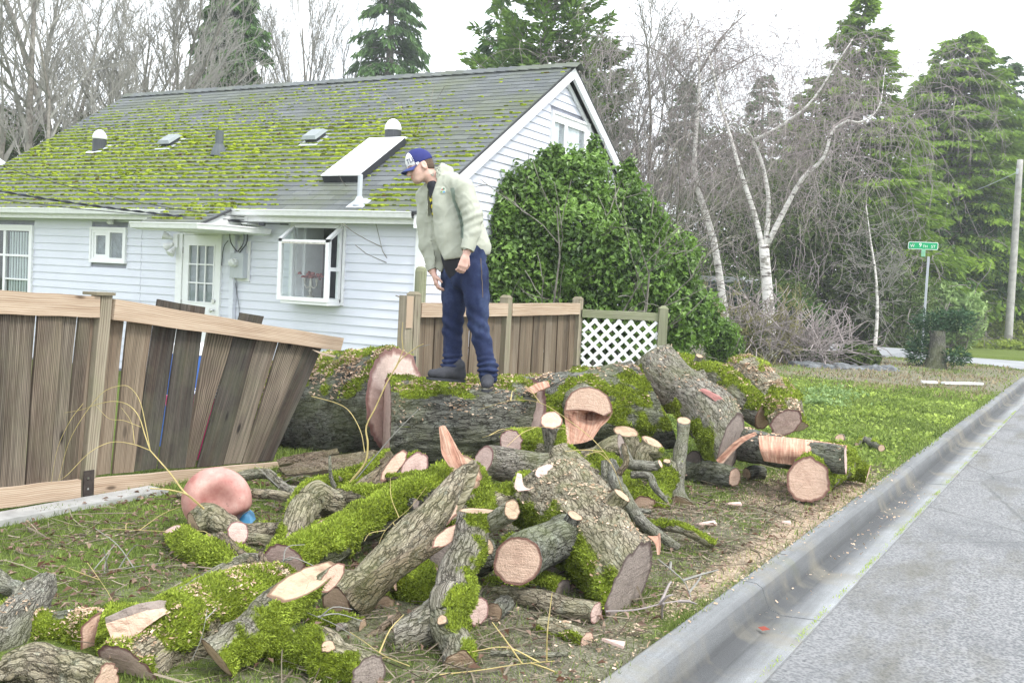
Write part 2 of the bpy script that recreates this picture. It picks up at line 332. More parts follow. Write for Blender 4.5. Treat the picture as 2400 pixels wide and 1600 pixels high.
# ================================================================== ground
def road_sd(x, y):
    """>0 on the verge side of the kerb (rounded street corner)"""
    x = np.asarray(x, float); y = np.asarray(y, float)
    cx, cy, r = -4.54, 31.0, 3.0
    a = -1.54 - x; b = 34.0 - y
    corner = (x > cx) & (y > cy)
    return np.where(corner, r - np.hypot(x - cx, y - cy), np.minimum(a, b))
def zg(x, y):
    x = np.asarray(x, float); y = np.asarray(y, float); s = road_sd(x, y)
    P = np.stack([x, y, 0 * x], -1)
    z = .13 + .03 * sst(s, .1, 1.2) + (.03 * pn(P * .7) + .018 * pn(P * 2.3) + .012 * pn(P * 6)) * sst(s, .15, .6)
    far = (y > 41.5); near = s > .07
    z = np.where(near, z, -.25)
    z = np.where(far, .12 + .02 * pn(P * .3) + .5 * sst(y, 46, 80), z)
    return z
def spaced(lo, hi, *bands):
    out = [lo]; 
    while out[-1] < hi:
        x = out[-1]; st = bands[-1][2]
        for a, b, s_ in bands[:-1]:
            if a <= x < b: st = s_; break
        out.append(x + st)
    return np.array(out)
gx = spaced(-400, 400, (-400, -60, 40), (-60, -20, 4), (-20, -7, .5), (-7, -1.2, .09), (-1.2, 12, 2), (12, 40, 7), (0, 0, 40))
gy = spaced(-40, 700, (-40, 1, 4), (1, 12, .09), (12, 24, .3), (24, 45, .25), (45, 80, 4), (0, 0, 40))
XX, YY = np.meshgrid(gx, gy); ZZ = zg(XX, YY)
def zone(x, y):
    P = np.stack([x, y, 0 * x + 3], -1)
    pile = np.exp(-((x + 3.6) / 1.7) ** 2 - ((y - 5.6) / 2.4) ** 2)
    rightv = sst(x, -3.4, -2.2) * sst(-y, -11.5, -8.5)
    deb = np.clip(.66 * pile + .36 * rightv + .4 * fbm(P * 1.3, 3), 0, 1)
    dry = sst(y, 19.5, 22.5) * sst(-y, -34, -31); deb = np.maximum(deb, dry * (.75 + .3 * fbm(P * .5, 2)))
    grs = np.clip(.98 - .55 * deb + .25 * fbm(P * .9, 3), 0, 1)
    saw = .85 * np.exp(-((x + 2.15) / .42) ** 2 - ((y - 8.9) / 1.5) ** 2) + .75 * np.exp(-((x + 1.76) / .13) ** 2 - ((y - 7.6) / 2.6) ** 2)
    saw += .3 * np.exp(-((x + 2.6) / .5) ** 2 - ((y - 6.9) / .7) ** 2) + .4 * np.exp(-((x + 1.85) / .16) ** 2 - ((y - 5.2) / 1.4) ** 2)
    return deb, grs, saw
de, gr_, sw = zone(XX.ravel(), YY.ravel())
mesh_obj('ground', np.stack([XX, YY, ZZ], -1).reshape(-1, 3), [], [gridF(len(gy), len(gx), False)], m_ground, None, True,
         dict(deb=de, grs=gr_, saw=sw), dict(kind='structure'))
# street and cross street
b = MB(); b.add([[-1.235, -30, 0], [9, -30, 0], [9, 33.69, 0], [-1.235, 31, 0], [-1.235, 33.69, 0]], [[0, 1, 2, 4]]); b.build('street', m_street, kind='structure')
b = MB(); b.add([[-120, 33.69, .0], [120, 33.69, .0], [120, 41.4, .0], [-120, 41.4, .0]], [[0, 1, 2, 3]])
a = np.linspace(0, pi / 2, 12); fan = np.array([[-1.235, 33.69, -.0]] + [[-4.54 + 3.305 * cos(t), 31 + 3.305 * sin(t) * .814, 0] for t in a] + [[-4.54, 33.69, 0]])
b.add(fan, [[0, i + 1, i + 2] for i in range(len(a))]); b.build('cross_street', plain('cross_street_asphalt', (.30, .31, .32), .85, .2, 0, .12, .8, .004), kind='structure')
# kerb with gutter pan, cast in sections
PROF = np.array([[0, -.1], [0, .135], [.02, .148], [.10, .146], [.135, .125], [.16, .06], [.18, .018], [.25, -.004], [.46, .012], [.46, -.1]])
DARKEN = np.array([.6, .6, .56, .54, .66, .85, 1.0, .92, .02, .1])  # darkening per profile point, strongest at foot of face and gutter line
path = [(-1.66, y) for y in np.arange(-6, 31.01, .35)] + [(-4.66 + 3 * cos(t), 31 + 3 * sin(t)) for t in np.linspace(.1, pi / 2, 9)]
path += [(x, 34.0) for x in np.arange(-6, -30, -2.0)]
path = np.array(path); tg = unit(np.gradient(path, axis=0)); nr = np.stack([tg[:, 1], -tg[:, 0]], 1)
kb = thing('kerb', 'x', 'x'); del kb['label']; del kb['category']; kb['kind'] = 'structure'
arc = np.concatenate([[0], np.cumsum(np.linalg.norm(np.diff(path, axis=0), axis=1))])
joints = [0, 3.2, 6.3, 8.75, 11.6, 14.9, 16.8, 19.9, 23, 27, 31, 35, 39, 60]
for j0, j1 in zip(joints[:-1], joints[1:]):
    e1_ = min(j1, arc[-1]); ss = np.linspace(j0 + .004, e1_ - .004, max(2, int((e1_ - j0) / .07))) if e1_ > j0 + .1 else np.zeros(1); 
    if len(ss) < 2: continue
    px_ = np.stack([np.interp(ss, arc, path[:, k]) for k in (0, 1)], 1); pn_ = unit(np.stack([np.interp(ss, arc, nr[:, k]) for k in (0, 1)], 1))
    V = np.zeros((len(ss), len(PROF), 3)); V[..., :2] = px_[:, None] + pn_[:, None] * PROF[None, :, :1]; V[..., 2] = PROF[None, :, 1]
    V += (.003 * pn(V * 3.5) + .0012 * pn(V * 25))[..., None] * np.array([.4, .2, 1]) * ((PROF[:, 1] > -.05)[None, :, None]); V[..., 2] += rng.normal() * .003
    q = MB(); n_ = len(PROF); q.add(V.reshape(-1, 3), gridF(len(ss), n_, False)[:, ::-1], dirt=np.tile(DARKEN, len(ss)))
    for o in (0, (len(ss) - 1) * n_):
        q.add(V.reshape(-1, 3)[o:o + n_], [[0, 1, 6, 7], [1, 2, 5, 6], [2, 3, 4, 5], [0, 7, 8, 9]])
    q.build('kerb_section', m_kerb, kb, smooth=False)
# driveway apron in the dark garden beyond the birches
c0 = at_depth(1940, 822, 36); b = MB(); b.bx(c0[0] - 2.2, c0[0] + 2.6, c0[1] - 4, c0[1] + 2.5, .05, .24); b.build('driveway', plain('driveway_concrete', (.27, .28, .29), .8), kind='structure')
# pale footing strip along the fence
b = MB(); V0 = [(-5.62, y) for y in np.arange(2.4, 5.9, .3)]
for i, (x, y) in enumerate(V0): pass
b.bx(-5.70, -5.50, 2.0, 5.0, .1, .195); b.build('concrete_edging', m_concrete, kind='structure')

# ================================================================== house
WX0, WX1, WY = -16.9, -7.35, 10.55
m_side = plain('painted_siding', (.66, .68, .755), .55, .3, 0, .03, 3)
m_side_back = plain('siding_backing', (.30, .31, .36), .8)
m_white = plain('white_paint', (.80, .81, .82), .45, .35, 0, .03, 8)
m_white2 = plain('aged_white_vinyl', (.76, .77, .77), .5, .3, 0, .06, 14)
m_grey_metal = plain('painted_grey_metal', (.46, .49, .52), .5, .4, 0, .06)
m_black = plain('black_plastic', (.03, .033, .04), .5, .4)
m_roofmetal = plain('roof_vent_metal', (.055, .06, .068), .5, .4)
m_chrome = plain('nickel', (.6, .6, .6), .25, .5, .9)
def _glass(name, col, rough=.03):
    g = G(name); b_ = g.n('ShaderNodeBsdfGlossy'); b_.inputs['Roughness'].default_value = rough; t = g.n('ShaderNodeBsdfTransparent'); t.inputs[0].default_value = col + (1,)
    fr = g.n('ShaderNodeLayerWeight'); fr.inputs[0].default_value = .5; mm = g.n('ShaderNodeMixShader'); fc = g.ma('MULTIPLY', g.ma('POWER', fr.outputs['Facing'], 4.0), .7)
    g.t.links.new(g.ma('ADD', fc, .06), mm.inputs[0]); g.t.links.new(t.outputs[0], mm.inputs[1]); g.t.links.new(b_.outputs[0], mm.inputs[2])
    o = g.n('ShaderNodeOutputMaterial'); g.t.links.new(mm.outputs[0], o.inputs[0]); return g.m
m_glass = _glass('window_glass', (.86, .90, .89))
house = thing('house', 'pale lavender sided single storey house with mossy grey shingle roof', 'house', (-12, 12, .16))
GW = (-9.42, -8.56, 1.42, 2.37)        # garden window opening in the wall x0,x1,z0,z1
# wall cores
b = MB(); t0, t1 = WY + .02, WY + .14
b.bx(WX0, GW[0], t0, t1, .1, 2.5); b.bx(GW[1], WX1, t0, t1, .1, 2.5); b.bx(GW[0], GW[1], t0, t1, .1, GW[2]); b.bx(GW[0], GW[1], t0, t1, GW[3], 2.5)
b.bx(WX0, WX0 + .12, t1, 18.4, .1, 2.5)
wall = b.build('wall', m_side_back, house)
EX, RY, RZ, EY, EZ = WX1 + .16, 14.15, 5.11, 10.2, 2.56
RS = (RZ - EZ) / (RY - EY); BY = 2 * RY - EY
def board(x0, x1, z, h, name='siding_board'):
    V = np.array([[x0, WY + .018, z], [x1, WY + .018, z], [x0, WY - .012, z], [x1, WY - .012, z], [x0, WY + .018, z + h], [x1, WY + .018, z + h], [x0, WY + .004, z + h + .004], [x1, WY + .004, z + h + .004]])
    q = MB(); q.add(V, [[2, 3, 7, 6], [0, 1, 3, 2], [0, 2, 6, 4], [1, 5, 7, 3], [4, 6, 7, 5]]); q.build(name, m_side, wall)
cz = .2; openings = [(-11.58, -10.70, 0, 2.24), (-16.4, -14.82, 0.9, 2.30), (-13.45, -12.65, 1.76, 2.295), (-9.45, -8.53, 1.36, 2.41)]
while cz < 2.44:
    cuts = sorted([(a, b_) for a, b_, z0, z1 in openings if z0 < cz + .08 and z1 > cz + .03]); x = WX0
    seam = -12.34
    for a, b_ in cuts + [(WX1 - .07, None)]:
        if a - x > .03:
            if x < seam < a: board(x, seam - .004, cz, .112); board(seam + .004, a, cz, .112)
            else: board(x, a, cz, .112)
        x = b_ if b_ else x
    cz += .1145
# gable wall
b = MB(); gx0 = WX1 - .12; gx1 = WX1 - .02
b.add([[gx1, WY + .14, .1], [gx1, 17.7, .1], [gx1, 17.7, EZ + .25], [gx1, RY, RZ - .12], [gx1, WY + .14, EZ + .2]], np.zeros((0, 4), int)); b.faces([[0, 1, 2, 4]]); b.faces([[2, 3, 4]])
gable = b.build('gable_wall', m_side_back, house)
def gboard(y0, y1, y0t, y1t, z, h):
    V = [[WX1 - .018, y0, z], [WX1 - .018, y1, z], [WX1 + .012, y0, z], [WX1 + .012, y1, z], [WX1 - .018, y0t, z + h], [WX1 - .018, y1t, z + h], [WX1 - .004, y0t, z + h], [WX1 - .004, y1t, z + h]]
    q = MB(); q.add(V, [[2, 6, 7, 3], [0, 2, 3, 1], [0, 4, 6, 2], [1, 3, 7, 5], [4, 5, 7, 6]]); q.build('siding_board', m_side, gable)
cz = .2; gw0, gw1, gwz0, gwz1 = 13.72, 15.02, 3.45, 4.36
rl = lambda z: (max(WY + .05, EY + (z - EZ + .12) / RS + .16), min(17.75, BY - (z - EZ + .12) / RS - .16))
while cz < 4.85:
    y0, y1 = rl(cz); y0t, y1t = rl(cz + .115)
    if gwz0 < cz + .08 and gwz1 > cz + .03: gboard(y0, gw0, y0t, gw0, cz, .118); gboard(gw1, y1, gw1, y1t, cz, .118)
    else: gboard(y0, y1, y0t, y1t, cz, .118)
    cz += .1145
# trim boards: barge boards, fascia, gutters, corner board
def slab(y0, z0, y1, z1, x0, x1, drop):
    q = [[x0, y0, z0 - drop], [x1, y0, z0 - drop], [x0, y1, z1 - drop], [x1, y1, z1 - drop], [x0, y0, z0], [x1, y0, z0], [x0, y1, z1], [x1, y1, z1]]; return q
b = MB(); b.hexa(slab(EY, EZ - .02, RY, RZ - .02, EX - .05, EX - .005, .19)); b.build('barge_board', m_white, house)
b = MB(); b.hexa(slab(RY, RZ - .02, BY, EZ - .02, EX - .05, EX - .005, .19)); b.build('barge_board', m_white, house)
b = MB(); b.hexa(slab(EY + .2, EZ - .22 + .13, RY, RZ - .22, WX1 + .012, WX1 + .04, .07)); b.hexa(slab(RY, RZ - .22, BY - .2, EZ - .09, WX1 + .012, WX1 + .04, .07)); b.build('frieze_board', m_white, house)
b = MB(); b.hexa(slab(EY + .05, EZ - .06, RY, RZ - .06, WX1 + .03, EX - .05, .02)); b.hexa(slab(RY, RZ - .06, BY - .05, EZ - .06, WX1 + .03, EX - .05, .02)); b.build('soffit', m_white2, house)
b = MB(); b.bx(WX1 - .07, WX1 + .035, WY - .035, WY + .07, .2, 2.42); b.build('corner_board', m_white, house)
def gutter(P, name='gutter'):
    prof = np.array([[0, .0], [.10, .02], [.115, .075], [.125, .08], [.125, .095], [.11, .095], [.105, .08], [.02, .08], [0, .095]])
    P = np.array(P, float); d = unit(np.gradient(P, axis=0)); nn = np.stack([d[:, 1], -d[:, 0], 0 * d[:, 0]], 1); q = MB()
    V = P[:, None] + nn[:, None] * prof[None, :, :1]; V[..., 2] += prof[None, :, 1]
    q.add(V.reshape(-1, 3), gridF(len(P), len(prof))); q.add(V[0], np.zeros((0, 3), int)); k = q.n - len(prof)
    for o, fl in ((k, 0),): q.faces([[o, o + 1, o + 2, o + 5], [o + 5, o + 6, o + 7, o + 8]])
    q.build(name, m_white2, house)
b = MB(); b.bx(-17.05, -11.42, EY + .07, EY + .1, EZ - .16, EZ - .005); b.bx(-10.25, EX - .06, EY + .07, EY + .1, EZ - .16, EZ - .005)
b.bx(-17.05, -11.42, EY + .1, WY, EZ - .14, EZ - .12); b.bx(-10.25, EX - .06, EY + .1, WY, EZ - .14, EZ - .12); b.build('fascia', m_white2, house)
gutter([(-11.42, EY + .07, EZ - .115), (-13, EY + .07, EZ - .11), (-17.05, EY + .07, EZ - .105)][::-1]); gutter([(-10.24, EY + .07, EZ - .10), (-8, EY + .07, EZ - .105), (EX - .06, EY + .07, EZ - .11)])
# roof decks
m_deck = plain('roof_felt', (.06, .062, .066), .9)
RX0 = -17.12
b = MB(); b.hexa(slab(EY - .02, EZ - .02, RY, RZ - .02, RX0, EX, .03)); b.hexa(slab(RY, RZ - .02, BY, EZ - .02, RX0, EX, .03)); roof = b.build('roof', m_deck, house)
def _shingle():
    g = G('roof_shingle'); p = g.pos(); r = g.at('rnd'); f = g.noise(p, 90, 3, .7); n = g.noise(p, 2.2, 5, .65)
    c = g.ramp(r, (0, (.075, .085, .09)), (.5, (.11, .122, .127)), (1, (.155, .168, .172))); c = g.mix(g.ramp(n, (.4, 0.0), (.7, .5)), c, (.10, .115, .11))
    c = g.mix(.35, c, g.ramp(f, (.35, (.08, .085, .09)), (.65, (.20, .21, .21)))); c = g.mix(g.ramp(g.noise(p, .9, 6, .7), (.44, 0.0), (.62, .42)), c, (.12, .14, .045)); return g.out(c, .9, g.bump(f, .6, .004), .2)
m_shing = _shingle()
SL = hypot(RY - EY, RZ - EZ); ux = np.array([0, (RY - EY) / SL, (RZ - EZ) / SL]); un = np.array([0, -ux[2], ux[1]])
NCO = 34; EXP = SL / NCO
def tabv(w_, L_, t_=.007):     # local: x along, y up-slope, z out
    return np.array([[0, 0, .0], [w_, 0, .0], [0, L_, -.004], [w_, L_, -.004], [0, 0, t_ + .006], [w_, 0, t_ + .006], [0, L_, .004], [w_, L_, .004]])
Rr = np.array([[1, 0, 0], ux, un]).T     # columns
tabs = []
for k in range(NCO):
    x = EX - .01 - (.152 if k % 2 else 0.0)
    x_ = EX - .005
    while x_ > RX0 + .02:
        wd = .300 if x_ < EX - .02 else (.15 if k % 2 else .30); wd = min(wd, x_ - RX0)
        tabs.append((x_ - wd, k, wd)); x_ -= wd + .006
def in_porch_cut(x, k): return False
def tab_world(x, k): return np.array([x, EY, EZ - .012]) + ux * (k * EXP - .015) + un * .003
def pdist(x, k): return np.linalg.norm(tab_world(x, k) - CAM)
tabs.sort(key=lambda t: pdist(t[0], t[1]))
variants = {}
for wk in sorted({round(t[2], 3) for t in tabs[:300]}):
    variants[wk] = [make_mesh('shingle', tabv(wk, EXP + .05), [], [BOXF], m_shing, False, dict(rnd=np.full(8, v))) for v in (.05, .3, .5, .7, .95)]
Mr = Matrix([list(Rr[i]) for i in range(3)])
for x, k, wd in tabs[:300]:
    o = bpy.data.objects.new('shingle', random.choice(variants[round(wd, 3)])); COL.objects.link(o); o.parent = roof
    M4 = (Mr @ Matrix.Rotation(rng.normal() * .006, 3, 'Z')).to_4x4(); M4.translation = Vector(tab_world(x, k) + ux * rng.normal() * .004); o.matrix_basis = M4
b = MB()
for x, k, wd in tabs[300:]:
    b.add(tabv(wd, EXP + .05) @ Rr.T + tab_world(x, k) + ux * rng.normal() * .004, BOXF, rnd=rng.random())
b.build('shingle_field', m_shing, roof, kind='stuff')
b = MB()
for x in np.arange(RX0 - .02, EX, .2):
    for s_ in (-1, 1):
        V = np.array([[x, 0, .03], [x + .24, 0, .012], [x, s_ * .14, .03 - .14 * RS], [x + .24, s_ * .14, .012 - .14 * RS]]); V2 = V + [0, 0, -.008]
        b.hexa(np.concatenate([V2, V]) + [0, RY, RZ + .012], rnd=rng.random())
b.build('ridge_cap', m_shing, roof)
# porch roof running out over the back door
P0, P1, PZ0, PZ1 = 10.42, 9.58, 2.66, 2.325
ps = (PZ0 - PZ1) / (P0 - P1)
b = MB(); b.hexa([[-11.42, P0 + .25, PZ0 + .25 * ps - .03], [-10.2, P0 + .25, PZ0 + .25 * ps - .03], [-11.22, P1, PZ1 - .03], [-10.12, P1, PZ1 - .03], [-11.42, P0 + .25, PZ0 + .25 * ps], [-10.2, P0 + .25, PZ0 + .25 * ps], [-11.22, P1, PZ1], [-10.12, P1, PZ1]])
porch = b.build('porch_roof', m_deck, house)
pu = unit(np.array([0, P0 - P1, PZ0 - PZ1])); pnn = np.array([0, -pu[2], pu[1]]); Rp = np.array([[1, 0, 0], pu, pnn]).T
for k in range(7):
    y = P1 + k * .14 * pu[1]; xl = -11.22 - .2 * (y - P1) / 1.09; xr = -10.12 - .08 * (y - P1) / 1.09; x = xl + (.15 if k % 2 else 0) * 0
    ed = [xl] + [xl + (.15 if k % 2 else .3) + .306 * i for i in range(9)]; ed = [e for e in ed if e < xr - .04] + [xr]
    for e0, e1 in zip(ed[:-1], ed[1:]):
        q = MB(); q.add(tabv(e1 - e0 - .006, .19) @ Rp.T + np.array([e0, P1, PZ1]) + pu * (k * .14 - .02) + pnn * .004, BOXF, rnd=rng.random()); q.build('shingle', m_shing, porch)
b = MB(); b.add([[-10.17, P1 + .02, PZ1 - .02], [-10.22, WY, 2.27], [-10.22, WY, PZ0 + .0], [-10.2, WY - .2, PZ0 - .03], [-10.14, P1 + .02, 2.25]], np.zeros((0, 3), int)); b.faces([[0, 4, 1], [0, 1, 2], [0, 2, 3]]); b.build('porch_cheek', m_white2, house)
b = MB(); b.bx(-11.25, -10.14, P1 + .02, WY, 2.235, 2.255); b.bx(-11.25, -10.14, P1 + .015, P1 + .04, 2.22, 2.31); b.build('porch_soffit', m_white2, house)
gutter([(-11.36, P1 + .03, 2.225), (-10.6, P1 + .03, 2.225), (-10.13, P1 + .03, 2.225), (-9.98, P1 + .16, 2.225), (-9.92, P1 + .4, 2.225), (-9.88, 10.5, 2.225)], 'porch_gutter')

# moss cushions along the shingle courses
def dome(c, rx, ry, rz, R, n=7, sd=0):
    a = np.arange(n) * 2 * pi / n + rng.random() * 6; j = 1 + .3 * rng.normal(size=n) * .6
    lo = np.stack([np.cos(a) * rx * j, np.sin(a) * ry * j, 0 * a - .004], 1); mi = np.stack([np.cos(a + .3) * rx * .7 * j, np.sin(a + .3) * ry * .7 * j, rz * (.7 + .3 * rng.random(n))], 1)
    V = np.concatenate([lo, mi, [[0, 0, rz]]]); i = np.arange(n)
    F = np.concatenate([np.stack([i, (i + 1) % n, n + (i + 1) % n], 1), np.stack([i, n + (i + 1) % n, n + i], 1), np.stack([n + i, n + (i + 1) % n, np.full(n, 2 * n)], 1)])
    return V @ R.T + c, F
def moss_density(x, s):      # x along eave, s up slope 0..1
    P = np.array([x * .5, s * 3.5, 1.0]); n = float(fbm(P, 4)); P2 = np.array([x * 2.2, s * 14.0, 4.0]); n2 = float(fbm(P2, 3))
    fx = 1.0 if x < -9.2 else max(.22, 1 - .62 * (x + 9.2))
    mid = .98 * math.exp(-((s - .46) / .24) ** 2) * fx; left = .95 * math.exp(-((s - .24) / .24) ** 2) * float(sst(-x, 10.0, 11.2)); thin = .30 * math.exp(-((s - .72) / .2) ** 2) * fx
    streak = .95 * math.exp(-((x + 10.6 + 1.2 * (s - .3)) / .55) ** 2) * float(sst(-s, -.6, -.1)); edge = .6 * math.exp(-((x + 7.5) / .4) ** 2) * math.exp(-((s - .25) / .22) ** 2); low = .9 * math.exp(-((x + 7.85) / .3) ** 2) * math.exp(-((s - .1) / .12) ** 2)
    return max(mid, left, streak, edge, low, thin) + .28 * n + .22 * n2 - .05
b = MB(); cnt = 0
for k in range(NCO):
    x = EX - .05
    while x > RX0 + .05:
        s_ = k / NCO; d = moss_density(x, s_); 
        if k <= 1 and -11.4 < x < -9.9: d = max(d, .2)
        if rng.random() < d * 1.55:
            ln = .022 + .034 * rng.random() * (.5 + d); hh = .007 + .015 * rng.random() * (.3 + d)
            V, F = dome(tab_world(x, k) + un * .012 + ux * (rng.normal() * .008 + (.05 * rng.random() if rng.random() < .18 * d else 0)), ln * 1.2, .009 + .022 * rng.random() ** 2 * (.3 + d), hh, Rr)
            b.add(V, F, rnd=np.clip(.62 + .3 * rng.normal() * .7, 0, 1)); cnt += 1
        x -= .019 + .016 * rng.random()
for k in range(1, 7):
    for _ in range(26):
        x = rng.uniform(-11.2, -10.2)
        if fbm(np.array([x * 2, k * .8, 5.]), 2) > -.15:
            V, F = dome(np.array([x, P1, PZ1]) + pu * (k * .14 - .02) + pnn * .014, .04 + .03 * rng.random(), .022, .02, Rp); b.add(V, F, rnd=np.clip(.6 + .25 * rng.normal(), 0, 1))
def _rmoss():
    g = G('roof_moss'); r = g.at('rnd'); f = g.noise(g.pos(), 70, 4, .7)
    c = g.ramp(g.ma('ADD', r, g.ma('MULTIPLY', g.ma('SUBTRACT', f, .5), .9)), (.05, (.11, .07, .02)), (.28, (.09, .115, .012)), (.6, (.22, .29, .022)), (1.0, (.38, .45, .045)))
    return g.out(c, .95, g.bump(f, 1.0, .02), .05)
m_rmoss = _rmoss(); b.build('roof_moss', m_rmoss, roof, kind='stuff')
# ================================================================== house fittings
def frame(mb, x0, x1, z0, z1, wd, y0, y1, wb=None):
    """rectangular frame in a plane facing -Y"""
    wb = wb or wd
    mb.bx(x0, x0 + wd, y0, y1, z0, z1); mb.bx(x1 - wd, x1, y0, y1, z0, z1); mb.bx(x0 + wd, x1 - wd, y0, y1, z1 - wd, z1); mb.bx(x0 + wd, x1 - wd, y0, y1, z0, z0 + wb)
def pane(x0, x1, z0, z1, y, par, name='pane'):
    q = MB(); q.add([[x0, y, z0], [x1, y, z0], [x1, y, z1], [x0, y, z1]], [[0, 1, 2, 3]]); q.build(name, m_glass, par)
def _lace():
    g = G('lace_curtain'); p = g.pos(); wv = g.wave(g.map(p, (1, 1, .1)), 9, 3, 2, 1.0); c = g.ramp(wv, (0, (.42, .47, .48)), (1, (.72, .76, .78))); return g.out(c, .9, g.bump(wv, .4, .02), .1)
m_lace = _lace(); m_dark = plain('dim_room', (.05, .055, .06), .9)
m_fog = plain('frosted_pane', (.20, .22, .24), .35, .4, 0, .5, 9)
# left sash window
b = MB(); frame(b, -16.36, -14.82, .96, 2.30, .05, WY - .045, WY + .02); frame(b, -16.31, -14.87, 1.0, 2.25, .045, WY - .03, WY + .02); b.bx(-15.56, -15.50, WY - .03, WY + .02, 1.04, 2.2)
win = b.build('window', m_white, house); fr = MB()
fr.bx(-16.265, -15.56, WY - .028, WY + .01, 1.795, 1.83); fr.bx(-15.50, -14.915, WY - .028, WY + .01, 1.795, 1.83); fr.bx(-15.50, -14.915, WY - .026, WY + .01, 1.42, 1.445); fr.build('glazing_bar', m_white, win)
pane(-15.50, -14.915, 1.04, 2.2, WY - .012, win); pane(-16.265, -15.56, 1.04, 2.2, WY - .012, win)
xs = np.linspace(-15.44, -14.915, 40); V = np.concatenate([np.stack([xs, WY + .008 + .006 * np.sin(xs * 90), 0 * xs + z], 1) for z in (1.05, 2.19)]); q = MB(); q.add(V, gridF(2, 40, False)); q.build('curtain', m_lace, win)
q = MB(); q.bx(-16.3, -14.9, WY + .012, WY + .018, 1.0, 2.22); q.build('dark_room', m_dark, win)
# small slider
b = MB(); frame(b, -13.45, -12.65, 1.76, 2.295, .035, WY - .045, WY + .02); frame(b, -13.415, -12.685, 1.795, 2.26, .045, WY - .03, WY + .02); b.bx(-13.07, -13.01, WY - .03, WY + .02, 1.84, 2.215)
win = b.build('window', m_white, house); fr = MB(); frame(fr, -13.37, -13.07, 1.84, 2.215, .045, WY - .018, WY + .01); fr.build('sash', m_white, win)
pane(-13.325, -13.07, 1.88, 2.17, WY - .008, win); pane(-13.01, -12.73, 1.84, 2.215, WY - .014, win)
q = MB(); q.bx(-13.37, -12.73, WY + .012, WY + .018, 1.83, 2.22); q.build('curtain', m_fog, win)
# back door with nine lights
b = MB(); b.bx(-11.58, -11.46, WY - .04, WY + .02, .2, 2.24); b.bx(-10.765, -10.70, WY - .04, WY + .02, .2, 2.24); b.bx(-11.46, -10.765, WY - .035, WY + .02, 2.22, 2.245); dfr = b.build('door_frame', m_white, house)
b = MB(); X = [-11.455, -11.33, -10.85, -10.77]
b.bx(X[0], X[1], WY - .022, WY + .015, .22, 2.215); b.bx(X[2], X[3], WY - .022, WY + .015, .22, 2.215); b.bx(X[1], X[2], WY - .022, WY + .015, 2.065, 2.215); b.bx(X[1], X[2], WY - .022, WY + .015, .22, 1.28)
door = b.build('door', m_white, house); b = MB(); frame(b, X[1] - .02, X[2] + .02, 1.26, 2.085, .02, WY - .03, WY - .022)
for k in (1, 2):
    xm = X[1] + (X[2] - X[1]) * k / 3; zm = 1.28 + .785 * k / 3
    b.bx(xm - .01, xm + .01, WY - .026, WY - .005, 1.28, 2.065); b.bx(X[1], X[2], WY - .024, WY - .005, zm - .01, zm + .01)
b.build('muntin', m_white, door); pane(X[1], X[2], 1.28, 2.065, WY - .004, door)
bl = MB()
for z in np.arange(1.29, 2.06, .0165): bl.box(((X[1] + X[2]) / 2, WY + .008, z), (X[2] - X[1] - .01, .012, .0012), [[1, 0, 0], [0, cos(.9), -sin(.9)], [0, sin(.9), cos(.9)]])
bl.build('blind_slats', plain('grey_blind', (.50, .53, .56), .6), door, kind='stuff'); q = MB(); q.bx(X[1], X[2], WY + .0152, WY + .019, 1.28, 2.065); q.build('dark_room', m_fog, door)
q = MB(); q.tube([(-10.815, WY - .022, 1.30), (-10.815, WY - .05, 1.30)], .03, 12); q.tube([(-10.815, WY - .022, 1.17), (-10.815, WY - .06, 1.17), (-10.815, WY - .085, 1.17), (-10.815, WY - .095, 1.17)], [.014, .014, .032, .02], 12); q.build('door_knob', m_chrome, door)
q = MB(); [q.bx(-11.462, -11.45, WY - .034, WY - .02, z, z + .09) for z in (.4, 1.2, 1.95)]; q.build('hinge', m_chrome, door)
# garden window
gy, gx_0, gx_1 = 10.25, -9.41, -8.565
b = MB(); frame(b, -9.455, -8.525, 1.355, 2.415, .035, WY - .03, WY + .02); gwd = b.build('garden_window', m_white, house)
b = MB(); cw = .055
for x in (gx_0, gx_1 - cw): b.bx(x, x + cw, gy, gy + .05, 1.39, 2.19)
b.bx(gx_0 + cw, gx_1 - cw, gy, gy + .05, 1.39, 1.44); b.bx(gx_0 + cw, gx_1 - cw, gy, gy + .05, 2.13, 2.18)
for x in (gx_0, gx_1 - cw):
    b.bx(x + .004, x + .04, gy + .05, WY - .03, 1.39, 1.435); b.hexa([[x, gy, 2.15], [x + cw, gy, 2.15], [x, WY - .03, 2.335], [x + cw, WY - .03, 2.335], [x, gy, 2.195], [x + cw, gy, 2.195], [x, WY - .03, 2.385], [x + cw, WY - .03, 2.385]])
    b.bx(x + .004, x + .05, WY - .075, WY - .03, 1.435, 2.33)
b.bx(gx_1 - .045, gx_1 - .006, gy + .05, WY - .075, 1.79, 1.84); b.bx(gx_0 + cw, gx_1 - cw, WY - .06, WY - .03, 2.345, 2.385); b.bx(gx_0 + .05, gx_1 - .01, gy + .02, WY - .03, 1.35, 1.389); b.build('frame', m_white, gwd)
q = MB(); q.bx(gx_0 + cw, gx_1 - cw, gy - .002, gy, 2.125, 2.15); q.build('weathered_strip', plain('peeling_paint', (.5, .48, .43), .9, .2, 0, .6, 60), gwd)
pane(gx_0 + cw, gx_1 - cw, 1.44, 2.13, gy + .02, gwd)
for x in (gx_0 + .02, gx_1 - .024):
    q = MB(); q.add([[x, gy + .05, 1.435], [x, WY - .03, 1.435], [x, WY - .03, 2.34], [x, gy + .05, 2.16]], [[0, 1, 2, 3]]); q.build('pane', m_glass, gwd)
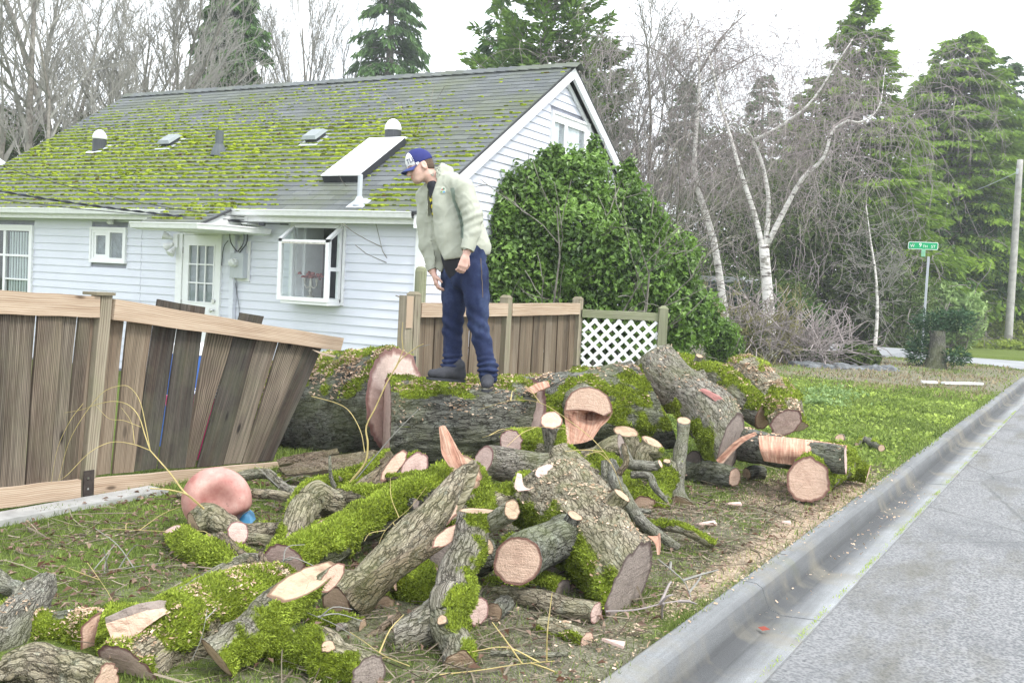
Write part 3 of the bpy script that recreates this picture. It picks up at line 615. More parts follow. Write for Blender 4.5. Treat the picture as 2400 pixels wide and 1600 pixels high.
q = MB(); q.add([[gx_0 + cw, gy + .03, 2.175], [gx_1 - cw, gy + .03, 2.175], [gx_1 - cw, WY - .05, 2.355], [gx_0 + cw, WY - .05, 2.355]], [[0, 1, 2, 3]]); q.build('pane', m_glass, gwd)
q = MB(); q.bx(gx_0 + .04, gx_1 - .045, gy + .05, WY + .3, 1.425, 1.438); q.build('shelf', m_white, gwd)
# the room behind it
q = MB(); rx0, rx1, ry1 = -11.2, -7.7, 13.2
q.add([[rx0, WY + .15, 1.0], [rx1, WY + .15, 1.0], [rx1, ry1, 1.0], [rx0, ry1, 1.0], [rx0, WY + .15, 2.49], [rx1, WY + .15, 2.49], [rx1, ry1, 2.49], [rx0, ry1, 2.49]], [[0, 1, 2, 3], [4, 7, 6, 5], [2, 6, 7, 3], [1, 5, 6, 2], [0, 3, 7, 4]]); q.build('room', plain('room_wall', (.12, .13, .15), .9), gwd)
q = MB(); q.bx(GW[0] + .03, GW[0] + .06, WY + .0, WY + .14, 1.44, 2.36); q.bx(GW[1] - .03, GW[1] - .001, WY, WY + .14, 1.44, 2.36); q.build('jamb', m_white, gwd)
q = MB(); q.bx(-9.40, -9.33, WY + .14, WY + .5, 1.3, 2.4); q.build('inner_wall', m_white2, gwd)
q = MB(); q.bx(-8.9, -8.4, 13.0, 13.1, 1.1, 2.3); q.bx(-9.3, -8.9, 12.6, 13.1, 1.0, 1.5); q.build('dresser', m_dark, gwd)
lamp = thing('candelabra', 'pewter candelabra with dark red flowers behind the garden window glass', 'candelabra', tuple(on_y(727, 697, WY + .06)[:2]) + (1.438,))
q = MB(); c = np.array(tuple(on_y(727, 697, WY + .06)[:2]) + (1.438,)); q.tube([c + [0, 0, z] for z in (0, .015, .03, .08, .12, .16, .26)], [.06, .05, .015, .028, .012, .025, .014], 10)
for s_ in (-1, 1): q.tube([c + [s_ * x, 0, z] for x, z in ((0, .15), (.06, .12), (.10, .16), (.105, .24))], [.01, .01, .01, .022], 6)
q.build('stand', plain('pewter', (.42, .40, .34), .4, .5, .5), lamp); q = MB()
for _ in range(26): V, F = dome(c + [rng.normal() * .07, rng.normal() * .04, .28 + rng.normal() * .02], .03, .03, .03, np.eye(3)); q.add(V, F)
q.build('flowers', plain('red_flowers', (.22, .05, .045), .8), lamp)
# gable window
b = MB(); y0, y1, z0, z1 = 13.72, 15.02, 3.42, 4.36; X = WX1
for (a, b2, c, d, t) in ((y0, y0 + .05, z0, z1, .05), (y1 - .05, y1, z0, z1, .05), (y0 + .05, y1 - .05, z1 - .04, z1, .05), (y0 + .05, y1 - .05, z0, z0 + .05, .05), (y0 + .05, y0 + .10, z0 + .05, z1 - .04, .03), (y1 - .17, y1 - .05, z0 + .05, z1 - .04, .03), (y0 + .1, y1 - .17, z1 - .15, z1 - .04, .03), (14.16, 14.26, z0 + .05, z1 - .15, .028)): b.bx(X - .02, X + t, a, b2, c, d)
win = b.build('window', m_white, house); q = MB(); q.add([[X + .01, y0 + .1, z0 + .05], [X + .01, y1 - .17, z0 + .05], [X + .01, y1 - .17, z1 - .15], [X + .01, y0 + .1, z1 - .15]], [[0, 1, 2, 3]]); q.build('pane', m_glass, win)
q = MB(); q.bx(X - .015, X - .012, y0 + .1, 14.05, z0 + .05, z1 - .15); q.bx(X - .015, X - .012, 14.3, 14.74, z0 + .05, z1 - .15); q.build('blind', plain('white_blind', (.74, .77, .80), .7), win)
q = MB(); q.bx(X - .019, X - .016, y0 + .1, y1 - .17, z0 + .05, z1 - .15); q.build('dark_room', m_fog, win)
# meter, conduit, downpipe
b = MB(); b.bx(-10.49, -10.41, WY - .075, WY - .014, .25, 2.22); b.build('downpipe', m_side, house)
b = MB(); b.bx(-10.44, -10.20, WY - .12, WY - .014, 1.64, 1.98); mt = b.build('meter_box', m_grey_metal, house)
q = MB(); q.bx(-10.46, -10.165, WY - .03, WY - .013, 1.60, 2.15); q.build('backboard', m_white2, mt)
q = MB(); q.tube([(-10.345, WY - y, 1.845) for y in (.12, .16, .165, .20, .21)], [.062, .062, .055, .05, .02], 20); q.build('meter_dial', plain('meter_glass', (.62, .64, .63), .2, .5, 0, .15, 30), mt)
q = MB(); q.tube([(-10.26, WY - .06, z) for z in (1.98, 2.06, 2.07, 2.12, 2.125, 2.33, 2.34, 2.5)], [.035, .035, .045, .045, .036, .036, .045, .045], 14); q.build('conduit', m_grey_metal, house)
q = MB()
for a, b_, m in (((-10.25, WY - .16, 2.37), (-10.33, WY - .09, 2.0), .13), ((-10.23, WY - .16, 2.38), (-10.30, WY - .09, 1.99), .17), ((-10.4, WY - .1, 2.36), (-10.36, WY - .08, 2.0), -.03)):
    q.tube(catmull([a, (a[0] + m, a[1] - .05, 2.26), (a[0] + m * .9, a[1] - .03, 2.12), b_], 14), .008, 5)
q.tube(catmull([(-10.42, WY - .03, 1.6), (-10.37, WY - .03, 1.4), (-10.33, WY - .025, 1.2), (-10.34, WY - .025, .9)], 12), .005, 4)
q.tube(catmull([(-10.69, WY - .03, 1.8), (-10.66, WY - .03, 2.05), (-10.58, WY - .03, 2.15)], 10), .006, 4); q.build('loose_wiring', m_black, house)
b = MB(); b.bx(-10.08, -9.98, EY + .05, WY, 2.36, 2.47); b.build('service_mast_block', m_white2, house)
# twin floodlight and small lamp
b = MB(); b.bx(-11.62, -11.53, WY - .07, WY - .014, 2.03, 2.22); fl = b.build('floodlight', m_white2, house); q = MB()
for (cx, cz, ax) in ((-11.66, 2.16, (-.75, -.6, .25)), (-11.64, 2.08, (-.9, -.35, -.45)), (-11.60, 2.03, (-.1, -.6, -.8))):
    a = unit(np.array(ax)); c = np.array([cx + .04, WY - .08, cz]); q.tube([c, c + a * .04, c + a * .07, c + a * .13, c + a * .125], [.02, .03, .045, .062, .05], 12)
q.build('lamp_head', m_white2, fl)
b = MB(); b.tube([(-12.93, WY - .05, 2.44), (-12.93, WY - .08, 2.40), (-12.93, WY - .09, 2.35), (-12.93, WY - .09, 2.335)], [.03, .045, .055, .03], 12); b.bx(-12.99, -12.87, WY - .06, WY - .01, 2.42, 2.455); b.build('sensor_lamp', m_white2, house)
# roof fittings
def onroof(px, py):
    r = ray(px, py); t = (EZ - EYE - RS * EY) / (r[2] - RS * r[1]); return CAM + r * t
def rib(c, dz): return np.array(c) + [0, 0, dz]
for px, py in ((233, 349), (920, 333)):
    c = onroof(px, py); b = MB(); b.tube([rib(c, z) for z in (-.1, .02, .16, .165)], [.125, .115, .115, .10], 20); st = b.build('sun_tunnel', m_roofmetal, house)
    q = MB(); a = np.linspace(0, pi / 2, 8); q.tube([rib(c, .16 + .165 * sin(t)) for t in a], np.maximum(.123 * np.cos(a), .004), 20); q.build('dome', plain('frosted_dome', (.80, .81, .80), .25, .5, 0, .05), st, smooth=True)
    q = MB(); q.add(tabv(.36, .34, .004) @ Rr.T + c + un * .004 + ux * -.2 + np.array([-.18, 0, 0]), BOXF); q.build('flashing', m_grey_metal, st)
for px, py in ((402, 337), (741, 327)):
    c = onroof(px, py); b = MB(); b.add((np.array([[x, y, z] for z in (0, .09) for y in (-.12, .12) for x in (-.11, .11)])) @ Rr.T + c, BOXF); v = b.build('roof_vent', m_roofmetal, house)
    q = MB(); q.add(np.array([[x * (1 - .25 * (z > .1)), y * (1 - .25 * (z > .1)), z] for z in (.075, .12) for y in (-.17, .15) for x in (-.15, .15)]) @ Rr.T + c, BOXF); q.build('hood', plain('vent_hood', (.20, .23, .23), .35, .5, 0, .2), v)
    q = MB(); q.add(tabv(.34, .42, .004) @ Rr.T + c + un * .004 + ux * -.24 + np.array([-.17, 0, 0]), BOXF); q.build('flashing', m_grey_metal, v)
c = onroof(513, 358); b = MB(); b.tube([rib(c, z) for z in (-.05, .03, .12, .13, .34)], [.13, .11, .075, .062, .062], 16); b.build('vent_pipe', plain('dark_lead', (.10, .115, .125), .6), house)
# skylight
q0, q1, q2, q3 = onroof(757, 430), onroof(845, 430), onroof(944, 340), onroof(845, 340)
x0, x1 = -9.19, -8.57; s0, s1 = (np.mean([q0[1], q1[1]]) - EY) / ux[1] + .03, (np.mean([q2[1], q3[1]]) - EY) / ux[1]
L2 = s1 - s0; org = np.array([x0, EY, EZ]) + ux * s0; W_ = x1 - x0; b = MB()
def loc(V): return np.asarray(V, float) @ Rr.T + org
def lbox(mb, a0, a1, b0, b1, z0, z1): mb.add(loc([[x, y, z] for z in (z0, z1) for y in (b0, b1) for x in (a0, a1)]), BOXF)
lbox(b, 0, .06, 0, L2, -.02, .10); lbox(b, W_ - .06, W_, 0, L2, -.02, .10); lbox(b, .06, W_ - .06, 0, .06, -.02, .10); lbox(b, .06, W_ - .06, L2 - .06, L2, -.02, .10); skl = b.build('skylight', plain('skylight_frame', (.035, .037, .045), .4, .4), house)
q = MB(); lbox(q, -.01, W_ + .01, -.01, L2 + .01, .101, .109); q.build('frame', m_white2, skl); q = MB(); lbox(q, .035, W_ - .035, .035, L2 - .035, .109, .115); q.build('pane', plain('skylight_pane', (.84, .85, .86), .12, .6, 0, .02), skl)
# flue near the eave
c = onroof(842, 478); b = MB(); b.tube([rib(c, -.03), rib(c, .36), rib(c, .37)], [.032, .032, .02], 10); fl = b.build('flue_pipe', m_grey_metal, house); q = MB(); q.add(tabv(.26, .26, .006) @ Rr.T + c + un * .004 + ux * -.12 + np.array([-.13, 0, 0]), BOXF); q.tube([rib(c, -.02), rib(c, .09)], [.09, .04], 10); q.build('flashing', m_grey_metal, fl)
# service cables
def sag(a, b_, s, n=24):
    t = np.linspace(0, 1, n)[:, None]; P = np.array(a) * (1 - t) + np.array(b_) * t; P[:, 2] -= s * 4 * (t * (1 - t))[:, 0]; return P
cb = MB(); e1 = np.array([-10.03, WY - .3, 2.395]); s1_ = np.array([-9.45, WY - .16, 2.38])
A1 = sag(at_depth(-60, 437, 13.5), e1, .05); wob = np.linspace(0, 34, len(A1)); A1b = catmull(A1, 60); tw = np.linspace(0, 60, 60)
cb.tube(A1b + .012 * np.stack([0 * tw, np.cos(tw), np.sin(tw)], 1), .007, 5); cb.tube(A1b - .012 * np.stack([0 * tw, np.cos(tw), np.sin(tw)], 1), .007, 5); cb.tube(A1b, .005, 4)
cb.tube(catmull(np.array([e1, e1 + [.25, -.02, -.02], s1_]), 12), .006, 4); cb.box(e1 + [.32, 0, -.03], (.09, .035, .04)); cb.box(s1_, (.12, .03, .02))
tag(cb.build('service_cable', m_black), 'thick twisted black power cable running to the mast by the back door', 'cable')
for a, sg, lb in (((-60, 368), .12, 'thin grey wire crossing the mossy roof above the twisted power cable'), ((-60, 459), .05, 'thin phone wire sagging just under the twisted power cable')):
    cb = MB(); cb.tube(sag(at_depth(*a, 13.2), e1 + [.05, -.05, .06 if sg > .1 else .02], sg), .005, 4); tag(cb.build('wire', m_black), lb, 'wire')
# neighbouring roof corner at the picture edge
c = at_depth(-14, 395, 30); nb = thing('neighbour_house', 'corner of a white and blue neighbouring house past the far end of the mossy roof', 'house', (c[0], c[1], 0))
q = MB(); d_ = .44; q.hexa([[c[0] - 1.5, c[1] - .2, c[2] - .3], [c[0] + d_, c[1] - .2, c[2] - .05], [c[0] - 1.5, c[1] + .3, c[2] - .3], [c[0] + d_, c[1] + .3, c[2] - .05], [c[0] - 1.5, c[1] - .2, c[2] + .9], [c[0] + d_, c[1] - .2, c[2] + .06], [c[0] - 1.5, c[1] + .3, c[2] + .9], [c[0] + d_, c[1] + .3, c[2] + .06]]); q.build('roof', plain('pale_roof', (.66, .71, .73), .6), nb)
q = MB(); q.bx(c[0] - 1.5, c[0] + .15, c[1], c[1] + .25, 0, c[2] - .2); q.build('wall', plain('pale_blue_paint', (.35, .55, .68), .6), nb)

# ================================================================== fences
m_board = M_board('weathered_fence_board', (.40, .372, .33), (.185, .166, .142), (.045, .040, .036), .9, 1.0, .15, ((0, (.27, .27, .27)), (.22, (.42, .41, .40)), (.4, (.66, .56, .49)), (.6, (.86, .80, .72)), (.8, (.98, .94, .88)), (1, (1, .98, .94))))
m_fresh = M_board('new_cedar_rail', (.52, .43, .335), (.43, .33, .24), (.26, .18, .12), .9, .8)
m_post = M_board('weathered_post', (.40, .36, .28), (.27, .23, .17), (.12, .10, .07), .4, 1.0, .3)
m_board_pale = M_board('pale_fence_board', (.36, .32, .26), (.22, .19, .15), (.08, .068, .054), .5, 1.0, 0, ((0, (.6, .55, .5)), (.5, (.9, .8, .7)), (1, (1, 1, 1))))
m_mossy_post = M_board('green_stained_post', (.36, .36, .26), (.24, .25, .16), (.12, .12, .08), .4, 1.0, .8)
FX = -5.75
def quadboard(name, mat, par, BL, BR, TL, TR, t=.02, off=0.0, rnd=None, nseg=10, warp=.004):
    """board between bottom and top edges given as (y,z) in the fence plane"""
    BL, BR, TL, TR = [np.array(p, float) for p in (BL, BR, TL, TR)]; r = rng.random() if rnd is None else rnd
    V = []; bv = []; s = np.linspace(0, 1, nseg); wL = np.linalg.norm(TL - BL); wR = np.linalg.norm(BR - BL); ph = rng.random() * 9
    for f_ in (0, 1):
        for k in s:
            for c, (A, B_) in enumerate(((BL, TL), (BR, TR))):
                p = A * (1 - k) + B_ * k; e = warp * math.sin(k * 5 + ph + c)
                V.append([FX + off + e + (0 if f_ else -t), p[0] + .5 * warp * math.sin(k * 9 + ph * 2 + c * 2), p[1]]); bv.append([c * wR, f_ * t, k * wL])
    V = np.array(V); n = 2 * nseg; F = []
    for k in range(nseg - 1):
        o = 2 * k; F += [[n + o, n + o + 1, n + o + 3, n + o + 2], [o, o + 2, o + 3, o + 1], [o, n + o, n + o + 2, o + 2], [o + 1, o + 3, n + o + 3, n + o + 1]]
    F += [[0, 1, n + 1, n], [n - 2, 2 * n - 2, 2 * n - 1, n - 1]]
    return mesh_obj(name, V, [], [np.array(F)], mat, par, False, dict(bv=np.array(bv), rnd=np.full(len(V), r)))
def beam(name, mat, par, a, b_, h, t, up=(0, 0, 1), rnd=None):
    """square timber from a to b, height h, thickness t; grain along it"""
    a = np.array(a, float); b_ = np.array(b_, float); d = unit(b_ - a); up = np.array(up, float); s = unit(np.cross(d, up)); u = np.cross(s, d); r = rng.random() if rnd is None else rnd
    V = []; bv = []; L_ = np.linalg.norm(b_ - a); n = max(2, int(L_ / .15))
    q = MB(); ks = np.linspace(0, 1, n)
    C4 = [(-.5, -.5), (.5, -.5), (.5, .5), (-.5, .5)]
    for k in ks:
        for i, j in C4: V.append(a + (b_ - a) * k + s * i * t + u * j * h + rng.normal(size=3) * .0012); bv.append([i * t + j * h * .6, j * h, k * L_])
    F = gridF(n, 4).tolist() + [[3, 2, 1, 0], [4 * n - 4, 4 * n - 3, 4 * n - 2, 4 * n - 1]]
    return mesh_obj(name, np.array(V), [], [np.array(F)], mat, par, False, dict(bv=np.array(bv), rnd=np.full(len(V), r)))
def yz(px, py, X=None): p = on_x(px, py, FX if X is None else X); return (p[1], p[2])
def Z4(x, y): return yz(x / 2.614, 600 + y / 2.614)      # from enlarged region
lf = thing('broken_fence', 'broken weathered board fence with raw cedar rails leaning beside the great trunk', 'fence', (FX, 4.4, .17))
# standing section on the left, boards then leaning ones
tops = [(-330, 330), (-170, 345), (-60, 355), (78, 365), (238, 370), (398, 372), (490, 374), (572, 376)]
bots = [(-450, 1440), (-250, 1435), (-120, 1430), (-2, 1425), (160, 1405), (185, 1400), (318, 1390), (395, 1385)]
bots = [(-450, 1440), (-250, 1435), (-120, 1430), (5, 1425), (165, 1405), (315, 1390), (400, 1380), (478, 1372)]
for i in range(len(tops) - 1):
    g_ = 3; quadboard('fence_board', m_board, lf, Z4(bots[i][0] + g_, bots[i][1]), Z4(bots[i + 1][0] - g_, bots[i + 1][1]), Z4(tops[i][0] + g_, tops[i][1] - 30), Z4(tops[i + 1][0] - g_, tops[i + 1][1] - 30), off=-.012 - .012 * (i % 2), rnd=[.4, .5, .3, .55, .45, .6, .35][i])
tilt = [((482, 1372), (600, 1350), (572, 376), (684, 390), .8, m_board_pale), ((606, 1350), (705, 1335), (688, 392), (786, 404), .62, m_board_pale), ((711, 1335), (838, 1325), (806, 406), (948, 430), .6, m_board_pale), ((842, 1325), (985, 1305), (978, 436), (1110, 462), .12, m_board), ((990, 1305), (1150, 1300), (1113, 462), (1258, 484), .2, m_board),
        ((1158, 1300), (1222, 1296), (1298, 492), (1452, 516), .42, m_board), ((1228, 1296), (1385, 1282), (1456, 518), (1594, 540), .15, m_board), ((1390, 1282), (1502, 1272), (1598, 540), (1726, 558), .6, m_board), ((1505, 1272), (1592, 1266), (1730, 558), (1884, 580), .5, m_board), ((1596, 1266), (1700, 1258), (1888, 580), (1990, 596), .22, m_board)]
for i, (bl_, br_, tl_, tr_, rd, mt_) in enumerate(tilt):
    up = 45 if i not in (3, 4, 6) else 170
    e = lambda t_, b_, u: (t_[0] + (t_[0] - b_[0]) * u / 930, t_[1] - u)
    quadboard('fence_board', mt_, lf, Z4(*bl_), Z4(*br_), Z4(*e(tl_, bl_, up)), Z4(*e(tr_, br_, up)), off=-.03 + (-.018 if i % 2 else 0), rnd=rd)
def rail(name, pts, off, mat, t=.04):
    """timber drawn as four corners TL TR BR BL in the fence plane"""
    TL, TR, BR, BL = [np.array(Z4(*p)) for p in pts]; r = rng.random(); n = 16; V = []; bv = []
    for k in np.linspace(0, 1, n):
        T = TL * (1 - k) + TR * k; B_ = BL * (1 - k) + BR * k; L_ = np.linalg.norm(TR - TL) * k
        for x, p, c in ((off, B_, 0), (off, T, .14), (off - t, T, .14), (off - t, B_, 0)): V.append([FX + x + .003 * math.sin(k * 7), p[0], p[1] + .002 * math.sin(k * 19)]); bv.append([c, x, L_])
    F = gridF(n, 4)[:, ::-1].tolist() + [[0, 1, 2, 3], [4 * n - 1, 4 * n - 2, 4 * n - 3, 4 * n - 4]]
    return mesh_obj(name, np.array(V), [], [np.array(F)], mat, lf, False, dict(bv=np.array(bv), rnd=np.full(len(V), .5 + .2 * r)))
rail('top_rail', ((-420, 185), (602, 246), (598, 376), (-420, 340)), .02, m_fresh); rail('top_rail', ((688, 262), (2088, 500), (2068, 578), (674, 388)), .035, m_fresh)
rail('kickboard', ((-450, 1470), (478, 1365), (476, 1475), (-450, 1600)), .03, m_fresh); rail('kickboard', ((552, 1360), (1702, 1258), (1690, 1350), (545, 1478)), .03, m_fresh)
def P4(x, y, off): p = Z4(x, y); return (FX + off, p[0], p[1])
beam('fence_post', m_post, lf, P4(528, 1480, -.03), P4(645, 230, -.03), .09, .10, (0, 1, 0), .6)
pc = P4(642, 222, -.03); b = MB(); b.hexa([[pc[0] + i * .07, pc[1] + j * .075 - .02, pc[2] + .0 + (.05 - .03 * (abs(i) + abs(j) > 0) if k else 0) - .02] for k in (0, 1) for j in (-1, 1) for i in (-1, 1)], rnd=.5); o = b.build('post_cap', m_post, lf)
pk = P4(524, 1400, .026); b = MB(); b.bx(pk[0], pk[0] + .008, pk[1] - .04, pk[1] + .04, pk[2] - .14, pk[2] + .1); sb = b.build('steel_bracket', plain('rusty_steel', (.05, .04, .035), .7, .3, .2, .4, 20), lf)
q = MB(); [q.tube([(pk[0] + .008, pk[1] + sy, pk[2] + z), (pk[0] + .014, pk[1] + sy, pk[2] + z)], .008, 6) for z in (-.08, -.02, .05) for sy in (-.01,)]; q.build('bolt', m_chrome, sb)
sp = on_x(760, 800, FX + .03); q = MB(); V = [on_x(*p, FX + o_) for o_ in (.03, .045) for p in ((1910 / 2.614, 600 + 572 / 2.614), (2060 / 2.614, 600 + 610 / 2.614), (2050 / 2.614, 600 + 622 / 2.614), (1960 / 2.614, 600 + 598 / 2.614))]
q.add(V, [[0, 3, 2, 1], [4, 5, 6, 7], [0, 1, 5, 4], [1, 2, 6, 5], [2, 3, 7, 6], [3, 0, 4, 7]], rnd=.7); q.build('rail_splinter', m_fresh, lf)
# things glimpsed through the gaps
c = on_x(470, 830, -6.45); t = thing('plastic_tub', 'bright pink plastic tub glimpsed through the gap in the fence', 'tub', (c[0], c[1], .16)); q = MB(); q.tube([(c[0], c[1] + .05, z) for z in (.16, .18, .62, .66, .64)], [.2, .26, .30, .32, .28], 18); q.build('body', plain('pink_plastic', (.75, .03, .22), .4), t)
def _stripe():
    g = G('striped_towel'); s_ = g.sep(g.pos()); f = g.ma('SINE', g.ma('MULTIPLY', s_[2], 230.0)); return g.out(g.mix(g.ramp(f, (.5, 0.0), (.55, 1.0)), (.75, .77, .8), (.12, .17, .36)), .9)
q = MB(); V = []; n = 14
for i in range(n):
    a_ = i / (n - 1); V += [[c[0] - .22, c[1] - .2 + .5 * a_, .665 + .01 * sin(a_ * 9)], [c[0] + .05, c[1] - .2 + .5 * a_, .73 + .03 * sin(a_ * 11)], [c[0] + .34 + .02 * sin(a_ * 14), c[1] - .2 + .5 * a_, .70], [c[0] + .36 + .02 * sin(a_ * 14), c[1] - .2 + .5 * a_, .90 + .03 * sin(a_ * 8)]]
q.add(V, gridF(n, 4, False)); tag(q.build('striped_towel', _stripe()), 'blue and white striped towel heaped on the pink tub behind the fence', 'towel')
c2 = on_x(478, 790, -6.9); t = thing('cooler', 'blue cooler box standing behind the striped towel and the fence gap', 'cooler', (c2[0], c2[1], .16)); q = MB(); q.bx(c2[0] - .2, c2[0] + .2, c2[1] - .3, c2[1] + .25, .16, .98); q.build('body', plain('blue_plastic', (.05, .14, .42), .4), t); q = MB(); q.bx(c2[0] - .21, c2[0] + .21, c2[1] - .31, c2[1] + .26, .985, 1.06); q.build('lid', m_white2, t)

# standing fence beyond the trunk
def Z5(x, y, X=None): return yz(650 + x / 2.614, 600 + y / 2.614, X)
rf = thing('fence', 'standing weathered board fence with cedar top rail behind the man in jeans', 'fence', (FX, 10, .17))
yA, yB, yC = Z5(835, 400)[0], Z5(1400, 400)[0], Z5(1840, 400)[0]
def bay(y0, y1, n, zt, seed):
    ed = np.linspace(y0, y1, n + 1)
    for i in range(n): quadboard('fence_board', m_board_pale, rf, (ed[i] + .004, .2), (ed[i + 1] - .004, .2), (ed[i] + .004, zt), (ed[i + 1] - .004, zt), off=-.01 - .014 * (i % 2), rnd=.1 + .75 * ((i * 7 + seed) % 5) / 5, warp=.003)
bay(yA + .06, yB - .05, 10, 1.44, 1); bay(yB + .05, yC - .05, 11, 1.46, 2)
beam('top_rail', m_fresh, rf, (FX + .03, yA + .06, 1.44), (FX + .03, yB - .05, 1.455), .14, .04, rnd=.5); beam('top_rail', m_fresh, rf, (FX + .03, yB + .05, 1.455), (FX + .03, yC - .05, 1.48), .14, .04, rnd=.55)
for y, zt in ((yA - .0, 1.585), (yB, 1.585), (yC, 1.60)):
    beam('fence_post', m_post, rf, (FX - .01, y, .15), (FX - .01, y, zt), .105, .10, (0, 1, 0)); q = MB(); q.hexa([[FX - .01 + i * (.055 if k == 0 else .03), y + j * (.055 if k == 0 else .03), zt + .03 * k] for k in (0, 1) for j in (-1, 1) for i in (-1, 1)], rnd=.5); q.build('post_cap', m_post, rf)
beam('fence_post', m_post, rf, (FX + .0, yA - .13, .15), (FX + .0, yA - .13, 1.575), .12, .09, (0, 1, 0), .35)
q = MB(); q.bx(FX + .052, FX + .058, yA - .20, yA - .10, 1.27, 1.57, rnd=.6); q.build('raw_patch', m_fresh, rf); q = MB(); q.bx(FX + .05, FX + .056, yA - .05, yA - .01, .55, 1.0); q.build('iron_strap', m_black, rf)
# taller round post against the house corner
p = on_y(985, 680, 9.6); b = MB(); b.tube([(p[0], 9.6, z) for z in (.1, 1.0, 1.83, 1.87, 1.885)], [.07, .068, .066, .055, .03], 14, rnd=.4); q = b; o = q.build('round_post', m_mossy_post, smooth=False); tag(o, 'mossy round post standing taller than the fence by the house corner', 'post')
me = o.data; co = np.zeros(len(me.vertices) * 3); me.vertices.foreach_get('co', co); co = co.reshape(-1, 3); a = me.attributes.new('bv', 'FLOAT_VECTOR', 'POINT'); a.data.foreach_set('vector', co.astype(np.float32).ravel())
# white lattice panel, turned to face the street
lw, zt, zb = 1.0, 1.36, .2; lo = np.array([FX, yC, 0]) + _r0 * .07; lr = math.atan2(_r0[1], _r0[0])
la = thing('lattice_panel', 'white diagonal lattice panel in a grey timber frame at the fence end', 'trellis', (lo[0], lo[1], .17))
def LP(u, z, o=0.0): q_ = lo + _r0 * u - head * o; return (q_[0], q_[1], z)
ln = tuple(-head)
beam('frame_rail', m_mossy_post, la, LP(-.02, 1.425), LP(lw - .05, 1.425), .10, .07, rnd=.5); beam('fence_post', m_mossy_post, la, LP(lw, .1), LP(lw, 1.53), .13, .11, ln, .6)
q = MB(); q.hexa([LP(lw + i * (.065 if k == 0 else .02), 1.532 + .04 * k, j * (.065 if k == 0 else .02)) for k in (0, 1) for j in (1, -1) for i in (-1, 1)], rnd=.5); q.build('post_cap', m_mossy_post, la)
def lath(sgn, c):
    pts_ = []; u0, u1 = .0, lw - .06
    for u in (u0, u1):
        z = zb + sgn * (u - c)
        if zb <= z <= zt: pts_.append((u, z))
    for z in (zb, zt):
        u = c + sgn * (z - zb)
        if u0 < u < u1: pts_.append((u, z))
    if len(pts_) < 2: return
    (ua, za), (ub, zb_) = pts_[0], pts_[-1]
    if hypot(ub - ua, zb_ - za) < .08: return
    beam('lath', m_white, la, LP(ua, za, .02 + .006 * sgn), LP(ub, zb_, .02 + .006 * sgn), .04, .009)
for c in np.arange(-1.3, lw + 1.3, .152): lath(1, c); lath(-1, c)
# ================================================================== logs
UPV = np.array([0, 0, 1.0])
BARK = dict(g=m_bark_grey, d=m_bark_dark, t=m_bark_tan, s=m_bark_smooth, b=m_bark_brown)
WOOD = dict(f=m_wood, p=m_wood_pink, y=m_wood_grey, t=m_wood_tan, l=m_wood_pale)
def fuzz(V, N, msk, dens, ln, wd, seed, up=.25):
    """moss strands standing on the marked part of a surface; V,N,msk per quad (m,4,..)"""
    r = np.random.default_rng(seed)
    A = np.linalg.norm(np.cross(V[:, 1] - V[:, 0], V[:, 3] - V[:, 0]), axis=1); m = msk.mean(1)
    ex = A * dens * np.clip((m - .35) / .3, 0, 1); cnt = r.poisson(ex); idx = np.repeat(np.arange(len(V)), cnt)
    if len(idx) == 0: return None
    u, v = r.random((2, len(idx), 1)); q = V[idx]
    P = (q[:, 0] * (1 - u) + q[:, 1] * u) * (1 - v) + (q[:, 3] * (1 - u) + q[:, 2] * u) * v
    D = unit(N[idx] + .75 * r.normal(size=P.shape) + up * UPV); L = ln * ((.35 + .8 * r.random(len(P))) * (1 + .9 * np.clip(pn(P * 14), -.8, 1)))[:, None]
    sd = unit(np.cross(D, r.normal(size=P.shape))) * wd * (.6 + .8 * r.random(len(P)))[:, None]
    tip = P + D * L; mid = P + D * L * .55
    VV = np.stack([P - sd * .5, P + sd * .5, mid + sd * .6, tip, mid - sd * .6], 1).reshape(-1, 3)
    i = np.arange(len(P))[:, None] * 5; F = np.concatenate([i + [[0, 1, 2]], i + [[0, 2, 4]], i + [[4, 2, 3]]])
    pat = fbm(P * 9, 3) * .26 + .28 * fbm(P * 3.1 + 5, 2); rv = np.clip(.5 + pat + .2 * r.normal(size=len(P)), 0, 1)
    return VV, F, np.repeat(rv, 5)
